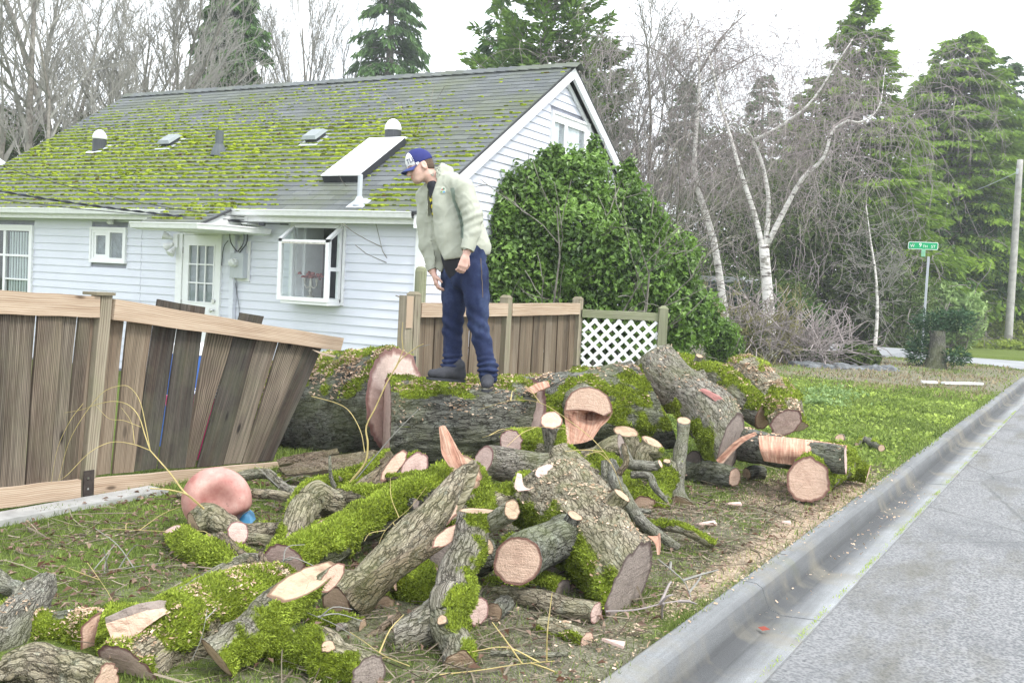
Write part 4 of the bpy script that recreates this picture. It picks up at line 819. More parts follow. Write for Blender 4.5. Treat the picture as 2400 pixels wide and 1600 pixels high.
class Log:
    """a length of tree: bark skin, cut faces, moss; built round a centre line of world points"""
    def __init__(s, root, P, R, bark='g', n=44, amp=None, seed=1, cut0=None, cut1=None, step=None, lob=.07, wood='f', cap0=True, cap1=True,
                 moss=0.0, mdir=None, mfreq=2.2, name='bark', moss_len=.016, mossmat=None, flare0=0, flare1=0, chips=0.0, mk=.52, frq=None, wood0=None, wood1=None, dens=1.0):
        P = np.array(P, float); R = np.array(R, float)
        L = np.linalg.norm(np.diff(P, axis=0), axis=1).sum(); rm = R.mean(); step = step or max(.012, rm * .16)
        m = int(np.clip(L / step, 8, 170)); m = max(m, 8); C = catmull(P, m); k = np.linspace(0, len(P) - 1, m)
        Rr_ = np.interp(k, np.arange(len(P)), R)
        Nn, Bn, T = frames(C); al = np.concatenate([[0], np.cumsum(np.linalg.norm(np.diff(C, axis=0), axis=1))])
        a = np.arange(n) * 2 * pi / n; off = seed * 3.7
        ca, sa = np.cos(a)[None], np.sin(a)[None]; Rg = Rr_[:, None]
        U = np.stack([ca * Rg + 0 * al[:, None], al[:, None] + 0 * ca, sa * Rg + 0 * al[:, None]], -1) + np.array([off, off * .6, off * 1.3])
        W1 = np.stack([ca * .9 + 0 * al[:, None], al[:, None] / max(rm, .03) * .28 + 0 * ca, sa * .9 + 0 * al[:, None]], -1) + off
        big = fbm(W1, 3)
        amp = (.0035 + .055 * rm) if amp is None else amp; fr = frq or 13 + 1.0 / rm
        Uf = U * np.array([fr, fr * .16, fr]); Uf = Uf + .55 * pn(U * np.array([7, 3, 7]))[..., None]
        rid = 1 - np.abs(pn(Uf)) * 1.9; rid2 = 1 - np.abs(pn(Uf * 2.1 + 9)) * 1.9; fur = .68 * rid + .4 * rid2
        fine = pn(U * np.array([70, 40, 70]))
        disp = lob * big * Rg + amp * (.6 - fur) + amp * .18 * fine
        end = np.minimum(al, al[-1] - al); fl = np.ones(m)
        if flare0: fl = fl + flare0 * np.exp(-al / (rm * 1.5))
        if flare1: fl = fl + flare1 * np.exp(-(al[-1] - al) / (rm * 1.5))
        nrm = ca[..., None] * Nn[:, None] + sa[..., None] * Bn[:, None]
        # moss
        md = unit(UPV if mdir is None else np.array(mdir, float)); mm = np.zeros((m, n))
        if moss > 0:
            fac = nrm @ md; mm = sst(fac * .55 + mk * fbm(U * mfreq * 2.2, 4) + (moss * 1.9 - 1.05), -.12, .28)
            lump = np.clip(.45 + .8 * pn(U * 16) + .5 * pn(U * 34), 0, 1.4); disp = disp + mm * (.004 + .016 * lump * min(1, rm / .08))
        V = C[:, None] + nrm * (Rg * fl[:, None] + disp)[..., None]
        for e, cut in ((0, cut0), (1, cut1)):
            t = -T[0] if e == 0 else T[-1]; c = C[0] if e == 0 else C[-1]
            if cut is not None:
                nn = unit(np.array(cut, float)); dt = max(abs(t @ nn), .28) * (1 if t @ nn >= 0 else -1)
                j = 0 if e == 0 else m - 1; sh = np.clip(-((V[j] - c) @ nn) / dt, -3 * rm, 3 * rm)
                d_ = al if e == 0 else al[-1] - al; wgt = np.clip(1 - d_ / (max(2.2 * np.abs(sh).max(), .02)), 0, 1)
                V = V + wgt[:, None, None] * sh[None, :, None] * t
        s.V, s.C, s.R, s.T = V, C, Rr_, T
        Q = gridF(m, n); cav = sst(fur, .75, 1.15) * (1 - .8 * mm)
        if chips: pass
        s.o = mesh_obj(name, V.reshape(-1, 3), [], [Q], BARK[bark] if isinstance(bark, str) else bark, root, True,
                       dict(uvw=U.reshape(-1, 3), moss=mm.ravel(), cav=cav.ravel()))
        for e, on in ((0, cap0), (1, cap1)):
            if not on: continue
            ring = V[0] if e == 0 else V[-1]; c = ring.mean(0); wd = {0: wood0, 1: wood1}[e] or wood
            t = -T[0] if e == 0 else T[-1]; nn = unit(np.array((cut0, cut1)[e], float)) if (cut0, cut1)[e] is not None else t
            rs = np.array([1.0, .985, .94, .8, .62, .42, .22]); VV = [c + (ring - c) * r_ for r_ in rs]
            VV = np.array(VV); VV = VV + (.02 * rm * pn(VV * 22) + .012 * rm * pn(VV * np.array([8, 8, 60])))[..., None] * nn * (rs < .99)[:, None, None]
            VV[0] = ring; flat = np.concatenate([VV.reshape(-1, 3), [c]]); rad = np.concatenate([np.repeat(rs, n), [0]])
            F = gridF(len(rs), n); o_ = (len(rs) - 1) * n; i = np.arange(n); tri = np.stack([o_ + i, o_ + (i + 1) % n, np.full(n, len(rs) * n)], 1)
            if e == 0: F = F[:, ::-1]; tri = tri[:, ::-1]
            mesh_obj('cut_face', flat, [tri], [F], WOOD[wd], root, True, dict(rad=rad))
        s.mm = mm; Vq = V.reshape(-1, 3)[Q]; s.Vq = Vq; s.Nq = nrm.reshape(-1, 3)[Q].mean(1); s.Q = Q
        if moss > 0:
            dist = np.linalg.norm(C.mean(0) - CAM); sc = dist / 5.0
            fz = fuzz(Vq, s.Nq, mm.ravel()[Q], 26000 / sc ** 1.7 * dens, moss_len * max(.8, sc ** .4), .0042 * sc, seed + 50)
            if fz is not None:
                mesh_obj('moss', fz[0], [fz[1]], [], mossmat or m_moss, root, False, dict(rnd=fz[2]), dict(kind='stuff'))
        if chips > 0:
            r = np.random.default_rng(seed + 9); up = s.Nq[:, 2]; A = np.linalg.norm(np.cross(Vq[:, 1] - Vq[:, 0], Vq[:, 3] - Vq[:, 0]), axis=1)
            dist = np.linalg.norm(C.mean(0) - CAM); sc = dist / 5.0
            pat = sst(fbm(Vq.mean(1) * 5, 3), -.25, .35)
            cnt = r.poisson(A * np.clip(up - .1, 0, 1) * pat * chips * 9000 / sc ** 1.6); idx = np.repeat(np.arange(len(Vq)), cnt)
            if len(idx):
                u, v = r.random((2, len(idx), 1)); q = Vq[idx]; Pp = (q[:, 0] * (1 - u) + q[:, 1] * u) * (1 - v) + (q[:, 3] * (1 - u) + q[:, 2] * u) * v + s.Nq[idx] * .006
                VV, F, rv = flakes(Pp, r, .007 * sc ** .8, .02 * sc ** .8); mesh_obj('sawdust', VV, [], [F], m_chip, root, False, dict(rnd=rv), dict(kind='stuff'))
def flakes(P, r, lo, hi):
    D = unit(r.normal(size=P.shape) * [1, 1, .35]); E = unit(np.cross(D, r.normal(size=P.shape) + [0, 0, 1.5])); L = r.uniform(lo, hi, (len(P), 1)); Wd = L * r.uniform(.2, .6, (len(P), 1))
    V = np.stack([P - D * L * .5 - E * Wd * .5, P + D * L * .5 - E * Wd * .5, P + D * L * .5 + E * Wd * .5, P - D * L * .5 + E * Wd * .5], 1).reshape(-1, 3)
    return V, np.arange(len(P))[:, None] * 4 + np.array([[0, 1, 2, 3]]), np.repeat(r.random(len(P)), 4)
def pts(path):
    P, R = [], []
    for q in path:
        px, py, rp, lift = q[:4]
        if isinstance(lift, tuple): p = at_depth(px, py, lift[0]); r = rp * lift[0] / F_PX
        else: p, r = on_ground(px, py, rp, lift)
        P.append(p); R.append(r)
    return P, R
SEED = [10]
def log(name, label, path, cat='log', group=None, **kw):
    jit = kw.pop('jit', .13)
    P, R = pts(path); SEED[0] += 1; jr = np.random.default_rng(SEED[0] * 13)
    if name in ('log', 'branch', 'stick') and len(P) > 1:
        k_ = np.linspace(0, len(P) - 1, 2 * len(P) - 1); P2 = catmull(np.array(P), len(k_)); R2 = np.interp(k_, np.arange(len(P)), R); rm_ = R2.mean(); ax_ = unit(P2[-1] - P2[0])
        for i in range(1, len(k_) - 1): j_ = jr.normal(size=3); j_ -= ax_ * (j_ @ ax_); P2[i] += j_ * rm_ * jit; R2[i] *= 1 + .07 * jr.normal()
        P, R = list(P2), list(R2)
    base = np.mean(P, 0); root = thing(name, label, cat, (base[0], base[1], min(p[2] - r for p, r in zip(P, R))), group)
    br = kw.pop('branches', []); kw.setdefault('seed', SEED[0]); L_ = Log(root, P, R, **kw)
    for k, bq in enumerate(br):
        bk = dict(bark=kw.get('bark', 'g'), wood=kw.get('wood', 'f'), moss=kw.get('moss', 0) * .7, mdir=kw.get('mdir'), mossmat=kw.get('mossmat'), cap0=False, seed=SEED[0] * 7 + k, n=28)
        bk.update(bq[1]); nm = bk.pop('name', 'branch_stub'); BP, BR = pts(bq[0]); Log(root, BP, BR, name=nm, **bk)
    if name == 'log' and np.mean(R) > .04:
        for _ in range(jr.integers(0, 2)):
            i = jr.integers(1, len(P) - 1); d_ = unit(-head * .7 + UPV * .5 + _r0 * jr.normal() * .8 + jr.normal(size=3) * .3); ax_ = unit(P[-1] - P[0]); d_ = unit(d_ - ax_ * (d_ @ ax_) * .7); rk = R[i] * jr.uniform(.22, .38); o_ = np.array(P[i]) + ax_ * jr.normal() * .06
            Log(root, [o_ + d_ * R[i] * .6, o_ + d_ * R[i] * 1.02, o_ + d_ * R[i] * jr.uniform(1.15, 1.5)], [rk * 1.5, rk * 1.05, rk], bark=kw.get('bark', 'g'), n=20, cap0=False, seed=SEED[0] * 5 + i, name='knot', wood=jr.choice(['t', 'y']), lob=.2)
    return root, L_
NG = 'logs of the cut up tree'
# ---- the great trunk across the broken fence
log('trunk_section', 'largest fallen trunk section with tall oval cut face, lying behind the leaning fence', [(560, 985, 112, (10.6,)), (720, 965, 128, (9.75,)), (930, 942, 126, (9.05,))], bark='d', n=96, cut1=camdir(.90, .08, .42), wood='l', moss=.41, mdir=(0, -.1, 1), amp=.03, lob=.06, chips=3.0, seed=11, mossmat=m_moss)
log('trunk_section', 'huge mossy trunk section the man in jeans stands on', [(905, 992, 110, (8.55,)), (1050, 990, 104, (8.62,)), (1180, 980, 98, (8.85,)), (1300, 985, 96, (9.1,))], bark='d', n=96, cut0=camdir(-.9, 0, .2), wood='p', moss=.40, mdir=(-.25, -.2, 1), amp=.03, lob=.05, chips=1.2, seed=12, mossmat=m_moss)
root, LC = log('trunk_section', 'grey trunk section with a pink sawn limb stub and dark hollow below the lattice panel', [(1215, 990, 92, (8.75,)), (1320, 970, 98, (8.85,)), (1430, 955, 100, (9.0,)), (1530, 950, 104, (9.15,))], bark='d', n=90, cut0=camdir(-.8, .3, .5), cut1=camdir(.84, .5, -.1), wood='p', wood1='y', moss=.34, mdir=(.3, -.6, .2), amp=.02, lob=.08, chips=.8, seed=13, mossmat=m_moss_olive)
# sawn limb stub with a ripped hollow
cst = at_depth(1379, 958, 8.32); n_ = camdir(.1, .06, 1); rr = 49 * 8.30 / F_PX
Log(root, [cst - n_ * .42 + np.array([0, 0, -.02]), cst - n_ * .15, cst], [rr * 1.25, rr * 1.06, rr], bark='g', n=48, cut1=n_, cap1=False, seed=44, name='limb_stub', lob=.03)
uR = _r0; uU = np.cross(_r0, -head) * -1; uU = np.array([0, 0, 1.0])
def facepoly(px, py, d=0): return at_depth(px, py, 8.28 + d)
up_ = [(1322, 962), (1326, 940), (1338, 920), (1358, 909), (1380, 906), (1404, 912), (1424, 926), (1434, 948), (1436, 966), (1418, 975), (1390, 964), (1355, 960)]
c = facepoly(1380, 940); V = [facepoly(*p) for p in up_]; q = MB()
for sc_, rd in ((1, .99), (.9, .86), (.55, .6)): q.add([c + (v - c) * sc_ for v in V], np.zeros((0, 3), int), rad=rd)
q.add([c], np.zeros((0, 3), int), rad=.3); q.faces(gridF(3, 12)); i = np.arange(12); q.faces(np.stack([24 + i, 24 + (i + 1) % 12, np.full(12, 36)], 1)); q.build('cut_face', m_wood, root)
def _torn():
    g = G('torn_wood'); v = g.at('bv', 'Vector'); n1 = g.noise(g.map(v, (14, 14, 1.5)), 2.5, 6, .7, .8); n2 = g.noise(v, 9, 5, .7)
    c = g.ramp(n1, (.25, (.16, .07, .05)), (.45, (.42, .23, .16)), (.62, (.58, .39, .29)), (.85, (.70, .55, .43))); c = g.mix(g.ramp(n2, (.5, 0.0), (.7, .6)), c, (.42, .20, .15))
    return g.out(c, .85, g.bump(n1, .9, .012), .15)
m_torn = _torn()
def sheet(name, mat, par, rows, thick=.0, depthf=None, seed=0, nu=14, nv=16, rough=.006):
    """ripped or split surface lofted between outline rows of world points (each row: left..right)"""
    rows = [catmull(np.array(r_, float), nu) for r_ in rows]; rows = np.array(rows); m = len(rows)
    G_ = np.stack([catmull(rows[:, j], nv) for j in range(nu)], 1)
    if depthf is not None:
        U_, V_ = np.meshgrid(np.linspace(0, 1, nu), np.linspace(0, 1, nv)); G_ = G_ + depthf(U_, V_)
    nrm = unit(np.cross(np.gradient(G_, axis=1), np.gradient(G_, axis=0))); G2 = G_ + nrm * (rough * (pn(G_ * 30 + seed) + .7 * pn(G_ * np.array([70, 70, 14]) + seed)))[..., None]
    lv = np.linalg.norm(G_[-1, nu // 2] - G_[0, nu // 2]); lu = np.linalg.norm(G_[nv // 2, -1] - G_[nv // 2, 0])
    bv = np.stack(np.broadcast_arrays(np.linspace(0, lu, nu)[None, :], 0 * G_[..., 0], np.linspace(0, lv, nv)[:, None]), -1) + seed
    V = G2.reshape(-1, 3); F = [gridF(nv, nu, False)]; B_ = bv.reshape(-1, 3)
    if thick:
        V2 = (G_ - nrm * thick * (.6 + .4 * pn(G_ * 20 + seed))[..., None]).reshape(-1, 3); k = len(V); V = np.concatenate([V, V2]); B_ = np.concatenate([B_, B_ + .3]); F.append(F[0][:, ::-1] + k)
        per = np.concatenate([np.arange(nu), nu * np.arange(1, nv) + nu - 1, (nv - 1) * nu + np.arange(nu - 2, -1, -1), nu * np.arange(nv - 2, 0, -1)]); p2 = np.roll(per, -1); F.append(np.stack([per, per + k, p2 + k, p2], 1))
    return mesh_obj(name, V, [], F, mat, par, False, dict(bv=B_, rnd=np.full(len(V), .5), rad=np.full(len(V), .5)))
fp = lambda pts_, d=0: [facepoly(*p, d) for p in pts_]
sheet('torn_hollow', m_torn, root, [fp([(1322, 962), (1355, 961), (1390, 965), (1418, 976), (1437, 966)], .0), fp([(1324, 985), (1350, 985), (1382, 985), (1405, 985), (1425, 985)], .03), fp([(1326, 1010), (1350, 1012), (1372, 1012), (1392, 1008), (1406, 1003)], .02), fp([(1328, 1040), (1345, 1040), (1362, 1038), (1378, 1034), (1390, 1028)], -.02)],
      depthf=lambda U_, V_: (np.exp(-((U_ - .55) / .2) ** 2 - ((V_ - .2) / .2) ** 2) * .24)[..., None] * head, seed=3)
sheet('torn_wood', m_torn, root, [fp([(1235, 915), (1262, 898), (1285, 895)], .30), fp([(1250, 925), (1270, 915), (1290, 908)], .22)], thick=.02, seed=5)
log('log_stub', 'short mossy limb stub with pink sawn end at the foot of the great trunk', [(1262, 1045, 38, (8.3,)), (1210, 1038, 30, (8.05,)), (1196, 1036, 28, (7.98,))], bark='g', moss=.62, mdir=(.2, -.5, .6), wood='p', cut1=camdir(-.5, .1, .8))
log('stump_limb', 'upright sawn limb with pale oval top in front of the hollow pink stub', [(1302, 1082, 25, (7.9,)), (1298, 1030, 23, (7.85,)), (1292, 984, 24, (7.8,))], bark='g', cut1=camdir(-.1, .8, .62), moss=.36, mdir=(1, 0, -.1), wood='f', flare1=.1)
# ---- right hand heap
log('log', 'thick diagonal log with red torn bark leaning on the right hand heap', [(1530, 838, 50, (9.55,)), (1620, 930, 62, (9.15,)), (1712, 1046, 63, (8.7,))], bark='g', n=72, cut0=camdir(-.5, .75, -.45), cut1=camdir(.72, -.12, .52), wood='y', moss=.34, mdir=(-1, -.3, -.35), amp=.016, chips=.4, group=None,
    branches=[([(1640, 912, 20, (8.92,)), (1690, 938, 16, (8.85,)), (1722, 955, 6, (8.85,))], dict(bark=m_torn, moss=0, cap1=False, name='torn_strip', n=14))] if False else [])
rt_ = bpy.data.objects['log']
P_ = lambda pp, d: [at_depth(*p, d) for p in pp]
sheet('torn_strip', M_wood('red_inner_bark', (.46, .22, .20), (.24, .10, .09), (.3, .1, .1)), rt_, [P_([(1640, 915), (1645, 911), (1654, 912)], 8.80), P_([(1668, 934), (1676, 926), (1690, 932)], 8.72), P_([(1686, 946), (1694, 944), (1702, 950)], 8.72), P_([(1708, 956), (1714, 952), (1718, 956)], 8.72)], thick=.008, seed=8)
sheet('split_slab', m_torn, rt_, [P_([(1678, 1078), (1690, 1090)], 8.52), P_([(1728, 1030), (1738, 1040)], 8.50), P_([(1768, 1012), (1776, 1018)], 8.52)], thick=.015, seed=9)
log('log', 'grey log lying behind the diagonal log, mossy along its top', [(1590, 862, 34, (10.4,)), (1690, 905, 42, (10.0,)), (1795, 972, 38, (9.6,))], bark='g', moss=.45, chips=.4, n=56)
log('log', 'bent log dusted thick with sawdust at the right end of the heap', [(1728, 872, 36, (10.3,)), (1785, 892, 42, (9.9,)), (1828, 945, 42, (9.6,)), (1842, 990, 38, (9.4,))], bark='t', moss=.48, mdir=(-.3, .5, .8), chips=2.6, wood='p', cut1=camdir(.25, -.45, .8), n=56)
log('log_stub', 'mossy stub end with pink saw cuts beyond the sawdust covered log', [(1855, 925, 17, (10.6,)), (1866, 970, 19, (10.3,)), (1874, 1000, 17, (10.2,))], bark='g', moss=.6, mdir=(.5, -1, 0), wood='p')
log('log_stub', 'small round log end resting between the trunk and the diagonal log', [(1512, 920, 30, (9.7,)), (1552, 935, 32, (9.55,)), (1575, 940, 30, (9.5,))], bark='t', moss=.35)
g_root, _ = log('split_log', 'split log showing ripped pink wood along its side, near the kerb', [(1740, 1040, 40, (8.95,)), (1850, 1062, 36, (8.5,)), (1982, 1078, 34, (8.0,))], bark='d', wood='p', n=48, cut1=camdir(.9, .1, .35), chips=.3)
sheet('ripped_face', m_torn, g_root, [P_([(1778, 1022), (1850, 1028), (1920, 1036), (1984, 1046)], 8.30), P_([(1780, 1050), (1850, 1056), (1920, 1062), (1980, 1074)], 8.18), P_([(1790, 1078), (1850, 1086), (1920, 1092), (1972, 1100)], 8.22)], thick=.02, seed=12, nu=30, rough=.012)
log('log', 'round log with clean orange cut face beside the sawdust by the kerb', [(1975, 1085, 36, 0.0), (1935, 1100, 43, 0.0), (1893, 1126, 49, 0.0)], bark='g', moss=.56, mdir=(.5, -.2, .8), cut1=camdir(-.42, .12, .9), wood='f', lob=.05)
log('log', 'low mossy log end poking out behind the round orange faced log', [(2035, 1110, 22, 0.0), (1985, 1100, 26, 0.0), (1940, 1092, 26, 0.0)], bark='g', moss=.5, mdir=(0, -1, .2))
log('log_slice', 'small pale sawn disc standing on the grass behind the split log', [(1972, 1026, 10, 0.0), (1968, 1027, 10, 0.0)], bark='g', wood='f', cut1=camdir(-.3, .2, .9), n=24)
log('branch', 'short grey branch with a broken tip lying alone on the verge grass', [(2008, 1042, 4, 0.0), (2025, 1030, 6, 0.0), (2040, 1036, 9, 0.0), (2066, 1050, 8, 0.0)], 'branch', bark='s', n=16, moss=.3)
log('branch', 'grey pole of a branch standing upright against the diagonal log', [(1603, 985, 15, (8.55,)), (1597, 1060, 16, (8.3,)), (1588, 1140, 17, (7.95,)), (1596, 1190, 26, (7.65,))], 'branch', bark='s', wood='t', flare1=.25, cut0=camdir(0, 1, .2), cut1=camdir(-.5, -.35, .8), n=30, moss=.12)
log('log', 'vertical mossy log propped beside the grey pole branch', [(1562, 1095, 25, (8.1,)), (1553, 1150, 28, (7.8,)), (1542, 1215, 30, (7.45,))], bark='g', moss=.66, mdir=(-.4, -1, .2), mossmat=m_moss_olive)
log('log', 'mossy log half hidden behind the forked grey stick', [(1400, 1090, 34, (8.0,)), (1450, 1125, 40, (7.7,)), (1500, 1195, 38, (7.4,))], bark='g', moss=.62, mossmat=m_moss_olive)
log('log', 'short log with a blunt sawn top leaning below the dark trunk end', [(1497, 1092, 25, (8.1,)), (1512, 1060, 25, (8.1,)), (1527, 1034, 24, (8.1,))], bark='t', cut1=camdir(.3, .9, .25), wood='t', moss=.2, mdir=(1, 0, 0))
log('log_stub', 'stubby sawn log with moss on its right side under the green trunk end', [(1478, 1062, 29, (8.4,)), (1470, 1030, 28, (8.4,)), (1466, 1010, 27, (8.4,))], bark='t', cut1=camdir(0, .95, .3), wood='t', moss=.4, mdir=(1, -.2, 0))
log('log', 'pale grey log slanting up behind the lichen flecked short log', [(1355, 1098, 36, (8.0,)), (1410, 1070, 35, (8.0,)), (1458, 1048, 32, (8.0,))], bark='t', wood='y', moss=.25, mdir=(0, -.3, -.9), cut1=camdir(.9, .3, .3))
log('log', 'short straight log lying level below the trunk, left end sawn on a slant', [(1130, 1082, 38, (7.35,)), (1220, 1090, 40, (7.3,)), (1318, 1098, 38, (7.3,))], bark='g', cut0=camdir(-.86, .3, .38), wood='p', moss=.22, mdir=(0, .1, -1), amp=.007)
log('log', 'lichen flecked log with moss stripe angled down behind the big ribbed log', [(1312, 1065, 30, (7.3,)), (1360, 1108, 34, (7.0,)), (1425, 1170, 26, (6.7,))], bark='t', moss=.42, mdir=(1, .3, .2), wood='t')
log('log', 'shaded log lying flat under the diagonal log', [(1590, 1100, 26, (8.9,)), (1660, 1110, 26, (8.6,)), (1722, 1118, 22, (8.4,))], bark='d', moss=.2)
log('log_stub', 'little splintered chunk on the ground under the diagonal log end', [(1790, 1108, 15, 0.0), (1768, 1106, 17, 0.0), (1750, 1110, 14, 0.0)], bark='d', wood='t', n=24)
# ---- centre
root, _ = log('log', 'big ribbed log with green flank and torn pink top, largest in the front heap', [(1258, 1122, 88, (6.25,)), (1335, 1205, 92, (5.9,)), (1412, 1290, 95, (5.5,)), (1478, 1364, 93, (5.15,))], bark='t', n=84, cut0=camdir(-.62, .7, -.35), cut1=camdir(.78, -.16, .42), wood='y', wood0='p', moss=.45, mk=.26, mdir=(-.85, -.35, -.35), mossmat=m_moss_olive, amp=.030, frq=9, chips=.3, seed=61, jit=.04)
sheet('torn_wood', m_wood_pink, root, [P_([(1262, 1098), (1285, 1090), (1305, 1098)], 5.98), P_([(1255, 1112), (1288, 1110), (1315, 1122)], 5.92), P_([(1262, 1120), (1290, 1132), (1308, 1142)], 5.90)], thick=.012, seed=15, rough=.012)
sheet('torn_wood', m_wood_pink, root, [P_([(1212, 1108), (1222, 1112)], 5.9), P_([(1206, 1140), (1228, 1138)], 5.86), P_([(1215, 1152), (1245, 1148)], 5.84)], thick=.012, seed=16, rough=.012)
sheet('bark_flap', m_torn, root, [P_([(1517, 1257), (1540, 1258), (1548, 1250)], 5.35), P_([(1536, 1275), (1545, 1270), (1549, 1265)], 5.3), P_([(1540, 1300), (1546, 1300), (1547, 1296)], 5.25)], thick=.01, seed=17)
log('log', 'log with the large round pale pink cut face in the middle of the heap', [(1330, 1240, 44, (5.65,)), (1270, 1275, 50, (5.3,)), (1216, 1312, 55, (5.0,))], bark='d', moss=.5, mdir=(-.5, -.4, -.5), mossmat=m_moss_olive, wood='f', cut1=camdir(-.16, .08, .98), amp=.007, lob=.05)
log('log', 'forked log standing on two sawn legs in the middle foreground', [(1118, 1196, 42, (4.95,)), (1092, 1290, 44, (4.78,)), (1062, 1390, 48, (4.62,)), (1046, 1450, 52, (4.5,)), (1068, 1520, 38, (4.32,)), (1074, 1556, 34, (4.22,))], bark='g', n=60, cut0=camdir(0, .9, -.1), cut1=camdir(.1, -.35, .9), wood='t', wood1='t', moss=.42, mdir=(1, -.3, .2), seed=63,
    branches=[([(1060, 1425, 50, (4.62,)), (1000, 1468, 46, (4.52,)), (926, 1502, 40, (4.42,))], dict(cut1=camdir(-.9, -.1, .1), wood='y', moss=.1, n=44, name='leg')), ([(1132, 1232, 24, (4.9,)), (1168, 1216, 23, (4.85,)), (1200, 1194, 22, (4.8,))], dict(cut1=camdir(.55, .35, .75), moss=.15))])
log('log', 'long rough log leaning up to a small sawn tip, forked at its foot', [(788, 1415, 46, (4.75,)), (850, 1370, 48, (4.95,)), (960, 1262, 44, (5.2,)), (1062, 1165, 30, (5.45,)), (1080, 1150, 24, (5.5,))], bark='t', n=52, cut0=camdir(-.5, -.2, .7), cut1=camdir(.5, .5, .6), wood='f', moss=.12, seed=64,
    branches=[([(835, 1412, 40, (4.72,)), (905, 1350, 27, (4.72,)), (980, 1300, 20, (4.75,)), (1052, 1254, 17, (4.8,))], dict(bark='b', cut1=camdir(.45, .4, .75), moss=0, wood='f', n=30))])
log('log', 'thick moss covered log slanting under the rough forked log', [(668, 1318, 44, (5.15,)), (760, 1276, 44, (5.4,)), (880, 1210, 42, (5.7,)), (1000, 1148, 38, (6.0,)), (1050, 1122, 36, (6.2,))], bark='d', n=52, moss=.7, mdir=(-.2, .0, 1), cut0=camdir(-.2, -.3, .9), wood='p', seed=65, moss_len=.02)
root, _ = log('broken_stump', 'mossy upright stump with a tall splinter of torn wood on top', [(1120, 1215, 44, (5.75,)), (1102, 1150, 44, (5.9,)), (1078, 1108, 42, (6.0,))], bark='t', moss=.6, mdir=(1, -.3, .3), wood='t', cut1=camdir(-.4, .85, .3), seed=66)
sheet('splinter', m_torn, root, [P_([(1030, 1002), (1036, 1000), (1042, 1008)], 5.98), P_([(1034, 1040), (1052, 1030), (1062, 1040)], 5.95), P_([(1036, 1064), (1064, 1066), (1084, 1066)], 5.93), P_([(1052, 1092), (1076, 1098), (1102, 1100)], 5.92)], thick=.022, seed=19, rough=.012)
sheet('splinter', m_torn, root, [P_([(1092, 1088), (1104, 1084)], 5.86), P_([(1110, 1122), (1122, 1116)], 5.84), P_([(1138, 1140), (1146, 1136)], 5.84)], thick=.012, seed=20, rough=.01)
log('log', 'elbow shaped log bent at a right angle, green on its upright arm', [(668, 1318, 30, (5.5,)), (690, 1240, 34, (5.7,)), (722, 1180, 36, (5.9,)), (772, 1172, 32, (6.0,)), (900, 1196, 26, (6.2,))], bark='t', n=44, moss=.42, mdir=(-.9, -.1, .35), wood='f', seed=67)
log('log', 'slim log with small oval cut tip beside the yellow twig branch', [(830, 1170, 22, (6.05,)), (870, 1135, 23, (6.1,)), (924, 1090, 17, (6.2,))], bark='b', cut1=camdir(.75, .25, .6), wood='f', n=30)
log('log', 'mossy log with slanted pale cut below the bare twig branch', [(895, 1150, 30, (6.3,)), (935, 1122, 32, (6.4,)), (972, 1098, 30, (6.5,))], bark='g', cut1=camdir(.93, .15, .30), moss=.45, wood='p', n=30)
log('log', 'low yellow mossed log behind the elbow log', [(730, 1145, 16, (6.6,)), (790, 1130, 20, (6.6,)), (860, 1105, 18, (6.7,))], bark='t', moss=.6, n=28)
log('log', 'green moss log with a pointed pale tip on the lawn', [(402, 1240, 13, (5.85,)), (425, 1262, 24, (5.7,)), (500, 1308, 34, (5.4,)), (590, 1345, 40, (5.15,))], bark='s', moss=.8, mdir=(-.2, -.3, 1), wood='p', cut0=camdir(-.4, .7, .1), n=40, moss_len=.018)
log('log', 'flat grey log lying just below the knobbly burl', [(482, 1262, 16, (5.95,)), (560, 1268, 20, (5.9,)), (660, 1276, 17, (5.85,))], bark='t', n=28, moss=.15)
log('burl', 'knobbly bark burl in front of the pink deflated ball', [(452, 1228, 28, (5.95,)), (492, 1218, 42, (6.0,)), (560, 1248, 22, (6.0,)), (640, 1244, 20, (6.1,)), (720, 1232, 22, (6.2,))], bark='t', lob=.28, wood='t', n=40, cut0=camdir(-.7, -.2, .6), cut1=None, moss=.15)
log('log_slice', 'thin pink slice of log leaning on the burl', [(556, 1243, 24, (5.82,)), (558, 1246, 24, (5.78,))], bark='t', wood='p', cut1=camdir(0, .5, .86), n=26)
log('stick', 'peeled brown stick with split pale end pointing at the sawn forks', [(516, 1254, 10, (5.45,)), (560, 1296, 12, (5.2,)), (600, 1330, 12, (5.0,)), (622, 1352, 7, (4.9,))], 'stick', bark='b', n=18, wood='f')
log('stick', 'short dark stick wedged behind the double sawn branch end', [(612, 1300, 8, (5.05,)), (630, 1330, 9, (4.95,)), (640, 1352, 9, (4.9,))], 'stick', bark='b', n=16, wood='p')
hh, LH = log('log', 'fat moss covered log with a notch sawn out of it, front left', [(300, 1580, 82, (3.95,)), (400, 1500, 88, (4.2,)), (520, 1432, 78, (4.55,)), (660, 1378, 52, (4.95,))], bark='t', n=76, cut0=camdir(-.35, -.45, .8), wood='p', moss=.60, mdir=(.1, -.8, .3), jit=.05, seed=71, moss_len=.018, chips=.8)
sheet('sawn_notch', m_wood, hh, [P_([(248, 1462), (262, 1504), (254, 1545)], 3.93), P_([(305, 1442), (322, 1464), (322, 1486)], 3.96), P_([(355, 1428), (368, 1438), (372, 1448)], 4.02), P_([(398, 1420), (405, 1424), (408, 1427)], 4.16)], thick=.03, seed=21, nu=16, nv=20)
sheet('split_wood', m_wood_grey, hh, [P_([(246, 1448), (250, 1470)], 3.98), P_([(320, 1416), (330, 1446)], 4.02), P_([(372, 1406), (384, 1428)], 4.10), P_([(408, 1406), (412, 1418)], 4.20)], thick=.03, seed=22)
